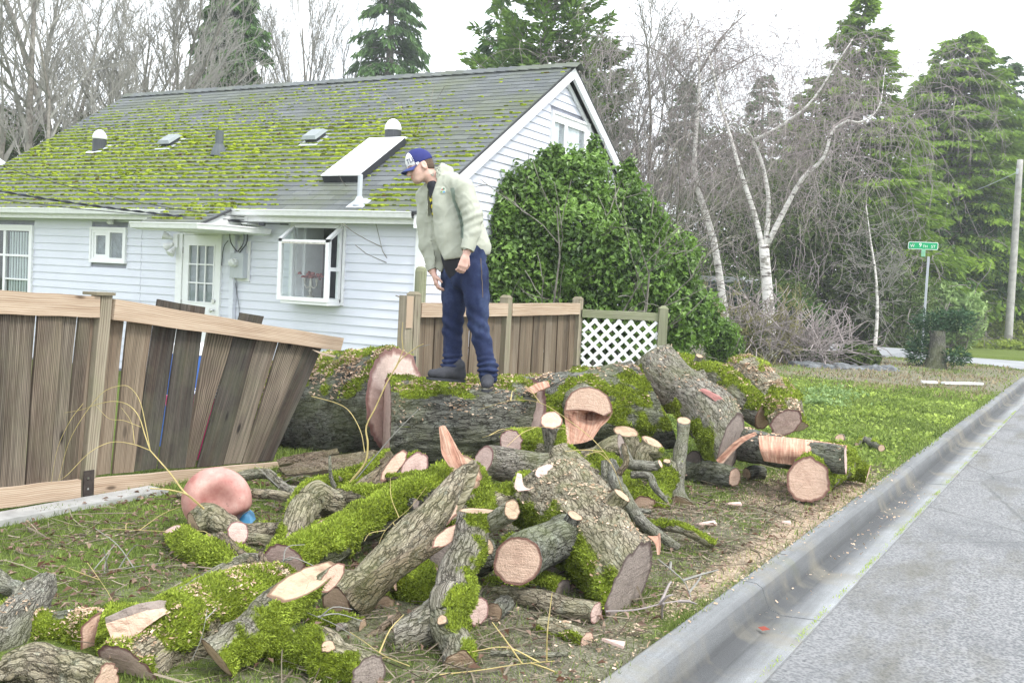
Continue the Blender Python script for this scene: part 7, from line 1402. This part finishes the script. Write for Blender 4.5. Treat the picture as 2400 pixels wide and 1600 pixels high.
thicket('undergrowth', 'brown green thicket of shrubs filling the dark garden behind the birches', [E_(1560, 640, 40, 150, 140), E_(1700, 560, 42, 150, 160), E_(1850, 560, 43, 150, 170), E_(1990, 600, 42, 130, 170), E_(1780, 720, 38, 150, 90), E_(1930, 740, 44, 140, 90), E_(2080, 720, 41, 110, 100), E_(1620, 760, 38, 130, 80), E_(2040, 800, 44, 120, 45), E_(1950, 420, 46, 120, 120), E_(1700, 400, 46, 120, 120)], 56000, 1300, 61)
thicket('undergrowth', 'dark undergrowth at the foot of the cedars across the street', [E_(2150, 690, 50, 120, 130), E_(2300, 690, 54, 130, 130), E_(2420, 700, 54, 110, 140), E_(2240, 560, 56, 140, 120), E_(2380, 520, 58, 130, 130), E_(2110, 550, 54, 110, 130)], 26000, 300, 62, m_fir, .3)
thicket('hedge', 'dark evergreen mass behind the far end of the roof, under the bare maples', [E_(-40, 380, 36, 90, 90), E_(90, 370, 38, 100, 80), E_(220, 330, 40, 90, 60), E_(20, 300, 40, 80, 60), E_(330, 300, 44, 70, 50)], 9000, 600, 63, m_under, .22)
thicket('undergrowth', 'low green plants along the far side of the side street', [E_(2120 + 40 * k, 806 + k, 45, 40, 16) for k in range(8)], 5000, 40, 64, m_yshrub, .2)
thicket('undergrowth', 'grey undergrowth between the laurel bush and the forked birch', [E_(1750, 790, 26, 50, 40), E_(1850, 815, 27, 60, 26), E_(1900, 830, 26, 60, 18)], 2600, 500, 65, m_under, .08)
# bare mossy shrub round the forked birch
r = np.random.default_rng(9); o = []; b0 = at_depth(1770, 830, 26); b0[2] = .15
for _ in range(26): grow(o, b0 + r.normal(size=3) * [.35, .35, 0], unit(r.normal(size=3) * [.8, .8, .1] + UPV * .8), r.uniform(1.0, 2.0), .02, 0, r, kids=(4, 4, 3), up=.03, wig=.2, rmin=.008)
t = thing('bare_shrub', 'leafless mossy shrub spreading in front of the forked birch', 'shrub', b0); V, F = segs(*[[x[k] for x in o] for k in range(4)], 3); mesh_obj('branches', V, [], [F], m_twig_moss, t)
# cut stump sprouting juniper in front of the sign
sp = at_depth(2192, 846, 27.5); sp[2] = .13; t = thing('stump', 'dark tree stump wrapped in juniper below the street sign', 'stump', sp); Log(t, [sp, sp + [.02, 0, .5], sp + [0, 0, 1.0]], [.24, .20, .18], bark='d', n=24, step=.08, wood='y', seed=91, flare0=.3)
r = np.random.default_rng(12); cl = [(sp + [-.45, 0, .45], np.array([.28, .3, .45])), (sp + [.5, 0, .35], np.array([.35, .3, .22])), (sp + [-.2, .1, 1.2], np.array([.5, .3, .3])), (sp + [.4, .3, 1.3], np.array([.45, .3, .3]))]; P, N_, rad = blob(r, cl, 3000, .4); V, F = blades(P, N_ * [1, 1, .5] - UPV * .1, .16 * r.uniform(.5, 1.2, len(P)), .018 * np.ones(len(P)), r); mesh_obj('juniper', V, [], [F], m_juniper, t, False, dict(rnd=np.repeat(r.random(len(P)), 4)), dict(kind='stuff'))
# dry stone edging
m_rock = plain('garden_rock', (.16, .17, .175), .9, .2, 0, .5, 7, .03); rw = thing('rock_wall', 'low wall of rough grey rocks at the back of the verge', 'wall', at_depth(1980, 880, 25)); r = np.random.default_rng(4)
for i in range(46):
    px = r.uniform(1855, 2105); py = r.uniform(862, 897) - (4 if px < 1950 else 0); c = at_depth(px, py, 25.2 + r.normal() * .25); c[2] = max(c[2], .12); s_ = r.uniform(.10, .22)
    a = unit(r.normal(size=(14, 3))); n1 = 7; n2 = 5; th = np.linspace(0, pi, n2); ph = np.arange(n1) * 2 * pi / n1; V = np.array([[sin(x) * cos(y), sin(x) * sin(y), cos(x)] for x in th for y in ph]); V = V * (1 + .28 * fbm(V * 1.4 + i * 5, 2))[:, None] * s_ * np.array([1.25, .9, .75]) + c
    q = MB(); q.add(V, gridF(n2, n1)); q.build('rock', m_rock, rw)
pl = at_depth(1930, 884, 24); q = MB(); q.tube([at_depth(1862, 883, 23.5), at_depth(2008, 885, 23.5)], .025, 8); tag(q.build('rail', m_grey_metal), 'thin grey rail lying along the foot of the rock wall', 'rail')
for px0, px1, py, lb in ((2160, 2196, 896, 'short white board lying flat on the verge'), (2210, 2300, 899, 'long weathered pale plank lying on the verge near the kerb')):
    a, b_ = on_z(px0, py, .2), on_z(px1, py + 2, .2); q = MB(); d_ = unit(b_ - a); s_ = np.cross(d_, UPV) * .06; q.hexa([a - s_, b_ - s_, a + s_, b_ + s_, a - s_ + UPV * .04, b_ - s_ + UPV * .04, a + s_ + UPV * .04, b_ + s_ + UPV * .04], rnd=.8); tag(q.build('plank', m_white2), lb, 'plank')
# low shed behind the laurel
c = at_depth(1705, 645, 38); t = thing('shed', 'grey flat roofed shed peeping out behind the evergreen bush', 'shed', (c[0], c[1], .15)); q = MB(); q.bx(c[0] - 1.2, c[0] + .6, c[1], c[1] + 3, c[2] - .25, c[2] - .05); q.build('roof', plain('shed_roof', (.45, .47, .49), .7), t); q = MB(); q.bx(c[0] - 1.0, c[0] + .4, c[1] + .2, c[1] + 2.8, .1, c[2] - .25); q.build('wall', plain('teal_wall', (.10, .17, .18), .8), t)

# ================================================================== sign, pole, wire
sp = at_depth(2160, 830, 29); sgn = thing('street_sign', 'green street name sign W 9TH ST on a thin steel post', 'street sign', (sp[0], sp[1], .13)); ztopS = at_depth(2160, 596, 29)[2]; q = MB()
q.bx(sp[0] - .03, sp[0] + .03, sp[1] - .02, sp[1] + .02, .0, ztopS - .06); q.build('post', m_grey_metal, sgn)
dn_ = unit(np.array([-sp[0] * .0 + .25, -1.0, 0])); dx_ = unit(np.cross(UPV, dn_)) ; dx_ = -dx_ if dx_ @ RT < 0 else dx_
sc_ = at_depth(2163.5, 576, 28.95); m_sgreen = plain('sign_green', (.0, .36, .13), .45, .4, 0, .03); m_swhite = plain('sign_white', (.82, .84, .82), .45, .4, 0, .02)
def rrect(mb, c, w_, h, r_, off, t_):
    a = np.concatenate([np.linspace(k * pi / 2, (k + 1) * pi / 2, 5) for k in range(4)]); cx = np.repeat([1, -1, -1, 1], 5) * (w_ / 2 - r_); cy = np.repeat([1, 1, -1, -1], 5) * (h / 2 - r_); P = [c + dx_ * (x + r_ * cos(t)) + UPV * (y + r_ * sin(t)) for x, y, t in zip(cx, cy, a)]
    n = 20; V = [p + dn_ * off for p in P] + [p + dn_ * (off + t_) for p in P] + [c + dn_ * (off + t_), c + dn_ * off]; i = np.arange(n); mb.add(V, np.stack([i, (i + 1) % n, n + (i + 1) % n, n + i], 1)); mb.faces(np.stack([n + i, n + (i + 1) % n, np.full(n, 2 * n)], 1)); mb.faces(np.stack([(i + 1) % n, i, np.full(n, 2 * n + 1)], 1))
Wb, Hb = 66 * 28.95 / F_PX, 17.5 * 28.95 / F_PX
q = MB(); rrect(q, sc_, Wb, Hb, .04, 0, .006); bld = q.build('sign_blade', m_swhite, sgn); q = MB(); rrect(q, sc_, Wb - .03, Hb - .03, .03, .0065, .002); q.build('sign_face', m_sgreen, bld)
tx = dx_; ty = UPV; tz = dn_
for body, x, y, sz in (('W', -.285, -.012, .11), ('9', -.075, .012, .15), ('TH', .055, -.018, .10), ('ST', .27, -.018, .11)): text('lettering', body, sz, basis(tx, ty, tz, sc_ + dx_ * x * Wb / .8 + UPV * y + dn_ * .010), m_swhite, bld, .0015)
q = MB(); c = at_depth(2164, 592, 28.97); q.bx(c[0] - .05, c[0] + .05, c[1] - .03, c[1] + .03, c[2] - .11, c[2] + .10); q.build('bracket', plain('pale_green_bracket', (.25, .55, .35), .5), sgn)
pb = at_depth(2362, 812, 49.5); t = thing('utility_pole', 'weathered grey wooden utility pole at the right edge', 'utility pole', (pb[0], pb[1], .15)); q = MB(); pt = at_depth(2391, 375, 49.5); q.tube(catmull([[pb[0], pb[1], 0], pt], 12), np.linspace(.19, .14, 12), 14, rnd=.6); q.build('shaft', plain('pole_wood', (.36, .35, .33), .9, .1, 0, .25, 4), t, True)
q = MB(); q.box(at_depth(2384, 402, 49.3), (.1, .1, .25)); q.build('insulator', m_grey_metal, t); q = MB(); q.tube(sag(at_depth(2384, 404, 49.4), at_depth(2080, 497, 62), .35), .022, 4); tag(q.build('wire', m_grey_metal), 'wire sagging left from the utility pole into the cedars', 'wire')

# ================================================================== grass, litter, twigs
m_grass = M_leaf('grass_blades', (.07, .115, .022), (.36, .46, .11), .35, .6, .2); m_straw = M_leaf('dry_grass', (.16, .12, .07), (.46, .38, .25), .3, .8, .1); m_weed = M_leaf('clover_weeds', (.12, .19, .03), (.50, .62, .14), .35, .6, .2)
m_litter = M_leaf('twig_litter', (.07, .055, .04), (.33, .28, .21), 0.0, .9, .1); m_dead = M_leaf('dead_leaves', (.10, .05, .03), (.38, .28, .22), .2, .8, .1); m_willow = plain('yellow_willow_twig', (.42, .34, .14), .6, .3, 0, .25, 9)
def scatter(n, x0, x1, y0, y1, r, dens=None, margin=.02):
    x = r.uniform(x0, x1, n); y = r.uniform(y0, y1, n); k = road_sd(x, y) > margin
    if dens is not None: k &= r.random(n) < dens(x, y)
    x, y = x[k], y[k]; return np.stack([x, y, zg(x, y)], -1)
def blades3(P, h, wd, r, lean=.45):
    n = len(P); D = unit(np.stack([r.normal(size=n) * lean, r.normal(size=n) * lean, np.ones(n)], -1)); H = (h * r.uniform(.4, 1.25, n))[:, None]; a = r.uniform(0, 2 * pi, n); s_ = np.stack([np.cos(a), np.sin(a), 0 * a], -1) * wd
    b2 = D + np.stack([r.normal(size=n) * .35, r.normal(size=n) * .35, -.2 * np.ones(n)], -1); m = P + D * H * .55; t = m + unit(b2) * H * .5; V = np.stack([P - s_, P + s_, m + s_ * .7, t, m - s_ * .7], 1).reshape(-1, 3); i = np.arange(n)[:, None] * 5
    return V, np.concatenate([i + [[0, 1, 2]], i + [[0, 2, 4]], i + [[4, 2, 3]]])
r = np.random.default_rng(15)
def gdens(x, y): d_, g_, s_ = zone(x, y); return np.clip(1.15 * g_ - .5 * d_ - .6 * s_ - .05, .14, 1)
gb = MB()
for n, reg, h, wd in ((90000, (-6.3, -1.6, 2.6, 6.5), .040, .0020), (70000, (-6.5, -1.6, 6.5, 11), .045, .0034), (50000, (-8, -1.6, 11, 21.5), .055, .008), (16000, (-12, -1.6, 21.5, 33.8), .06, .016)):
    P = scatter(n, *reg, r, gdens); V, F = blades3(P, h, wd, r); gb.add(V, F, rnd=np.repeat(np.clip(.45 + .3 * fbm(P * .8, 3) + .25 * r.normal(size=len(P)), 0, 1), 5))
gb.build('grass', m_grass, kind='stuff')
# mossy weedy cushions on the verge beyond the logs
P = scatter(17000, -6.5, -1.75, 9.5, 21, r, lambda x, y: np.clip(.55 + .9 * fbm(np.stack([x * 1.1, y * .8, 0 * x], -1), 3), 0, 1)); P[:, 2] += .03 * r.random(len(P)); V, F = leaves(P, unit(r.normal(size=P.shape) * .6 + UPV), r, .06, .42); gb = MB(); gb.add(V, F, rnd=np.repeat(np.clip(.55 + .5 * fbm(P * .9, 3) + .15 * r.normal(size=len(P)), 0, 1), 4)); gb.build('weeds', m_weed, kind='stuff')
for k, (px, py, n, rr_) in enumerate(((1925, 945, 260, .22), (1952, 925, 300, .26), (2050, 975, 140, .15))):
    c = on_z(px, py, .17); P = c + r.normal(size=(n, 3)) * [rr_, rr_, .06]; P[:, 2] = .17 + np.abs(P[:, 2] - .17); V, F = leaves(P, unit(r.normal(size=P.shape) + UPV), r, .075, .3); mb = MB(); mb.add(V, F, rnd=np.repeat(r.random(n) * .6 + .2, 4)); tag(mb.build('clump_of_weeds', m_rhodo if k < 2 else m_weed), ['leftmost grey green weed clump beside the sawdust covered log', 'larger grey green weed clump at the back of the verge grass', 'small bright weed clump in the open verge grass'][k], 'plant')
P = scatter(12000, -9, -1.8, 19.5, 33, r, lambda x, y: np.clip(.5 + fbm(np.stack([x * .6, y * .4, 0 * x], -1), 2), 0, 1)); V, F = blades3(P, .09, .012, r, .8); gb = MB(); gb.add(V, F, rnd=np.repeat(r.random(len(P)), 5)); gb.build('dry_grass', m_straw, kind='stuff')
# tufts along the joint between pan and asphalt
cx_ = []
for _ in range(150): y = r.uniform(3.4, 20); n = r.integers(4, 26); cx_.append(np.stack([-1.222 + r.normal(size=n) * .009, y + r.normal(size=n) * .07, np.full(n, .012)], -1))
P = np.concatenate(cx_); V, F = blades3(P, .014, .0026, r, .9); gb = MB(); gb.add(V, F, rnd=np.repeat(.5 + .4 * r.random(len(P)), 5)); gb.build('kerb_moss', m_weed, kind='stuff')
# twig litter, sawdust, dead leaves
A = [[], [], [], []]; LR = []
def ldens(x, y): d_, g_, s_ = zone(x, y); return np.clip(1.3 * d_ + .1, 0, 1)
P = scatter(13000, -5.4, -1.62, 2.7, 10.5, r, ldens, .24)
for p in P:
    L = .05 + .30 * r.random() ** 2.2; a = r.uniform(0, 2 * pi); d = np.array([cos(a), sin(a), r.normal() * .12]); p = p + [0, 0, .006 + .02 * r.random()]; rr_ = r.uniform(.0012, .0032) * (1 + 1.2 * (r.random() < .06)); v = r.random()
    for i in range(2): q_ = p + d * L / 2; A[0].append(p); A[1].append(q_); A[2].append(rr_); A[3].append(rr_ * .8); LR.append(v); p = q_; d = d + r.normal(size=3) * [.3, .3, .1]
V, F = segs(*A, 3); gb = MB(); gb.add(V, F, rnd=np.repeat(LR, 6)); gb.build('twig_litter', m_litter, kind='stuff')
def sdens(x, y): d_, g_, s_ = zone(x, y); return np.clip(s_ * 1.0 + .25 * d_, 0, 1)
P = np.concatenate([scatter(42000, -5, -1.60, 2.7, 12, r, sdens, .0), scatter(1100, -1.67, -1.3, 5.2, 10.5, r, lambda x, y: .35 * np.exp(-((y - 8.3) / 1.6) ** 2) + .08, -.36)]); P[:, 2] = np.where(road_sd(P[:, 0], P[:, 1]) < .12, np.where(P[:, 0] < -1.54, .150, .02), P[:, 2]) + .006 * r.random(len(P)) + .003
V, F, _ = flakes(P, r, .005, .022); gb = MB(); gb.add(V, F, rnd=np.repeat(np.clip(r.random(len(P)) + .1, 0, 1), 4)); gb.build('sawdust', m_chip, kind='stuff')
P = np.concatenate([scatter(1700, -5.6, -3.2, 2.8, 6.4, r, None), scatter(1300, -4, -1.7, 3, 9, r, None)]); P[:, 2] += .018 + .02 * r.random(len(P)); V, F = leaves(P, unit(r.normal(size=P.shape) * .35 + UPV), r, .045, .26, .3); gb = MB(); gb.add(V, F, rnd=np.repeat(r.random(len(P)), 4)); gb.build('dead_leaves', m_dead, kind='stuff')
# bark and wood chunks on the verge
m_chunk = m_wood_pink; ck = [(1720, 1182, .06, 'flat pink sliver of wood on the grass below the round orange faced log'), (1655, 1228, .08, 'long pale wood chip on the grass by the end of the bowed grey branch'), (1438, 1508, .05, 'pale torn chip of wood lying nearest the kerb'), (1842, 1226, .035, 'reddish bark chip on the verge just above the kerb')]
for px, py, s_, lb in ck:
    c = on_z(px, py, .19); a = r.uniform(-.6, .6); d = _r0 * cos(a) + head * sin(a); e = np.cross(UPV, d); q = MB(); q.hexa([c + d * s_ * x + e * s_ * .28 * y * (1.2 - .5 * (x > 0)) + UPV * (.012 * z + .008 * x * y) for z in (0, 1) for y in (-1, 1) for x in (-1, 1)], rad=.5); tag(q.build('wood_chip', m_chunk), lb, 'wood chip')
q = MB(); c = on_z(1789, 1477, .01); q.add([c + [x, y, z] for x, y, z in ((-.03, 0, .012), (.0, -.016, .004), (.035, 0, .014), (.0, .018, .02))], [[0, 1, 2, 3]], rnd=.2); tag(q.build('leaf', plain('red_brown_leaf', (.26, .06, .04), .7)), 'single curled red brown leaf on the gutter pan', 'leaf')
# larger loose branches and willow shoots
def wand(name, label, cat, P, r0, r1, mat, kids=0, seed=0, par=None, n=5):
    rr_ = np.random.default_rng(seed); q = MB(); P = catmull(P, 26); q.tube(P, np.linspace(r0, r1, 26) * .45, n)
    for _ in range(kids):
        i = rr_.integers(5, 24); d = unit(P[i + 1] - P[i] + rr_.normal(size=3) * .7 + UPV * .15); L = rr_.uniform(.1, .32); q.tube(catmull([P[i], P[i] + d * L * .5, P[i] + d * L + UPV * -.04 + rr_.normal(size=3) * .03], 7), np.linspace(r1 * 1.3, r1 * .6, 7), 4)
    if par: return q.build(name, mat, par)
    return tag(q.build(name, mat), label, cat)
A_ = lambda *p: [at_depth(*x) for x in p]
w1 = thing('willow_branch', 'yellow willow branch with long arching shoots rising in front of the broken fence', 'branch', at_depth(480, 1195, 6.0))
for P, a, b_ in ((A_((478, 1192, 5.9), (430, 1150, 5.95), (400, 1110, 6.0), (352, 1055, 6.05)), .014, .008), (A_((352, 1055, 6.05), (340, 1020, 6.1), (325, 975, 6.15), (300, 948, 6.2), (265, 940, 6.25), (225, 948, 6.3), (190, 960, 6.35), (152, 967, 6.4)), .008, .0025), (A_((352, 1055, 6.05), (342, 1000, 6.05), (328, 940, 6.1), (305, 908, 6.15), (280, 904, 6.2), (240, 920, 6.2), (195, 975, 6.2), (160, 1040, 6.2), (137, 1125, 6.2)), .006, .0025), (A_((352, 1055, 6.05), (310, 1040, 6.0), (260, 1036, 5.95), (210, 1060, 5.9), (160, 1110, 5.85), (138, 1125, 5.85)), .006, .0025), (A_((195, 945, 6.2), (165, 985, 6.2), (135, 1050, 6.2), (120, 1130, 6.2)), .004, .002), (A_((330, 1000, 6.1), (290, 985, 6.1), (255, 980, 6.15), (225, 950, 6.2)), .004, .002), (A_((315, 1038, 6.0), (308, 990, 6.05), (285, 955, 6.1)), .004, .002), (A_((476, 1190, 5.9), (440, 1160, 5.8), (400, 1148, 5.75), (352, 1144, 5.7)), .011, .008)): wand('shoot', '', '', P, a, b_, m_willow, 0, 1, w1)
w2 = thing('forked_branch', 'bare yellow barked forked branch standing up in front of the oval cut face', 'branch', at_depth(835, 1150, 6.3))
for P, a, b_, m in ((A_((820, 1130, 6.4), (855, 1085, 6.4), (862, 1040, 6.4), (858, 1000, 6.4), (880, 955, 6.4), (905, 900, 6.4), (930, 855, 6.4), (945, 820, 6.4)), .016, .007, m_willow), (A_((926, 865, 6.4), (942, 840, 6.4), (975, 815, 6.35), (992, 806, 6.3)), .008, .005, m_willow), (A_((945, 820, 6.4), (942, 790, 6.4), (944, 755, 6.4)), .006, .004, m_willow), (A_((975, 815, 6.35), (1008, 807, 6.3)), .005, .003, m_twig), (A_((820, 1140, 6.35), (870, 1080, 6.3), (930, 1010, 6.25), (985, 955, 6.2)), .012, .005, m_twig), (A_((855, 1060, 6.4), (845, 1010, 6.45), (820, 965, 6.5), (790, 945, 6.5), (730, 928, 6.5)), .007, .004, m_willow)): wand('shoot', '', '', P, a, b_, m, 0, 1, w2)
for k, (P, a, b_, m, kids, lb) in enumerate((
    (A_((1465, 1170, 6.2), (1440, 1100, 6.1), (1400, 1040, 6.1), (1340, 990, 6.2), (1270, 945, 6.3), (1200, 938, 6.3), (1120, 960, 6.4)), .006, .0025, m_willow, 4, 'long yellow shoot curving over the limb stub toward the man'),
    (A_((1330, 1005, 6.3), (1270, 1000, 6.3), (1200, 1005, 6.3), (1130, 1025, 6.3)), .004, .002, m_willow, 2, 'short yellow shoot crossing the foot of the great trunk'),
    (A_((880, 1295, 5.2), (905, 1240, 5.3), (960, 1190, 5.4), (1000, 1140, 5.5)), .003, .002, m_willow, 3, 'thin yellow twig crossing the sawn log tips'),
    (A_((635, 1340, 5.0), (700, 1300, 4.9)), .004, .003, m_twig, 3, 'grey twig resting by the sawn branch end'),
    (A_((450, 1545, 3.8), (470, 1500, 3.8), (480, 1460, 3.8), (486, 1425, 3.85)), .003, .002, m_twig, 1, 'white grey twig hanging down the fat mossy log'),
    (A_((1542, 1310, 5.3), (1580, 1340, 5.2), (1605, 1365, 5.15), (1620, 1400, 5.1)), .009, .006, m_twig, 3, 'grey twig lying from the ribbed log toward the kerb'),
    (A_((1420, 1432, 4.85), (1490, 1428, 4.85), (1560, 1412, 4.9), (1618, 1405, 4.95)), .010, .006, m_twig_brown, 4, 'dark twig lying beside the tan log end'),
    (A_((960, 1560, 4.1), (900, 1535, 4.15), (850, 1500, 4.25), (820, 1480, 4.3)), .005, .003, m_willow, 2, 'yellow twig on the ground left of the forked log'),
    (A_((1030, 1580, 4.05), (1120, 1570, 4.1), (1220, 1555, 4.15), (1300, 1548, 4.2)), .005, .003, m_willow, 4, 'yellow twig lying in the bottom foreground'),
    (A_((100, 1422, 4.75), (150, 1424, 4.72), (190, 1421, 4.7)), .006, .005, m_willow, 0, 'bright yellow stick lying on the lawn at left'),
    (A_((150, 1355, 5.2), (230, 1345, 5.2), (300, 1330, 5.25), (385, 1318, 5.3)), .006, .003, m_twig, 6, 'grey twig lying across the lawn left of the green moss log'),
    (A_((205, 1318, 4.75), (235, 1360, 4.65), (260, 1400, 4.55), (285, 1455, 4.4)), .003, .002, m_willow, 1, 'yellow shoot standing over the notched log'),
    (A_((240, 1238, 6.0), (330, 1242, 5.9), (400, 1245, 5.85), (460, 1250, 5.8)), .004, .002, m_willow, 5, 'yellow twig on the grass in front of the pink ball'),
    (A_((640, 1190, 6.2), (655, 1140, 6.3), (700, 1115, 6.4), (745, 1120, 6.4)), .003, .002, m_twig, 1, 'grey twig arching between the ball and the elbow log'),
    (A_((720, 1435, 4.4), (780, 1460, 4.3), (830, 1490, 4.25)), .004, .003, m_twig, 2, 'pale twig lying below the scarred branch'))): wand('twig', lb, 'twig', P, a, b_, m, kids, 200 + k)

# ================================================================== thin winter haze
g = G('haze_air'); g.t.nodes.clear(); pv = g.n('ShaderNodeVolumePrincipled'); pv.inputs['Color'].default_value = (.95, .98, 1.0, 1); pv.inputs['Density'].default_value = .0013; pv.inputs['Anisotropy'].default_value = .2
ho = g.n('ShaderNodeOutputMaterial'); g.t.links.new(pv.outputs[0], ho.inputs['Volume'])
q = MB(); q.bx(-420, 420, -45, 720, -1.4, 34); q.build('haze', g.m, kind='stuff')
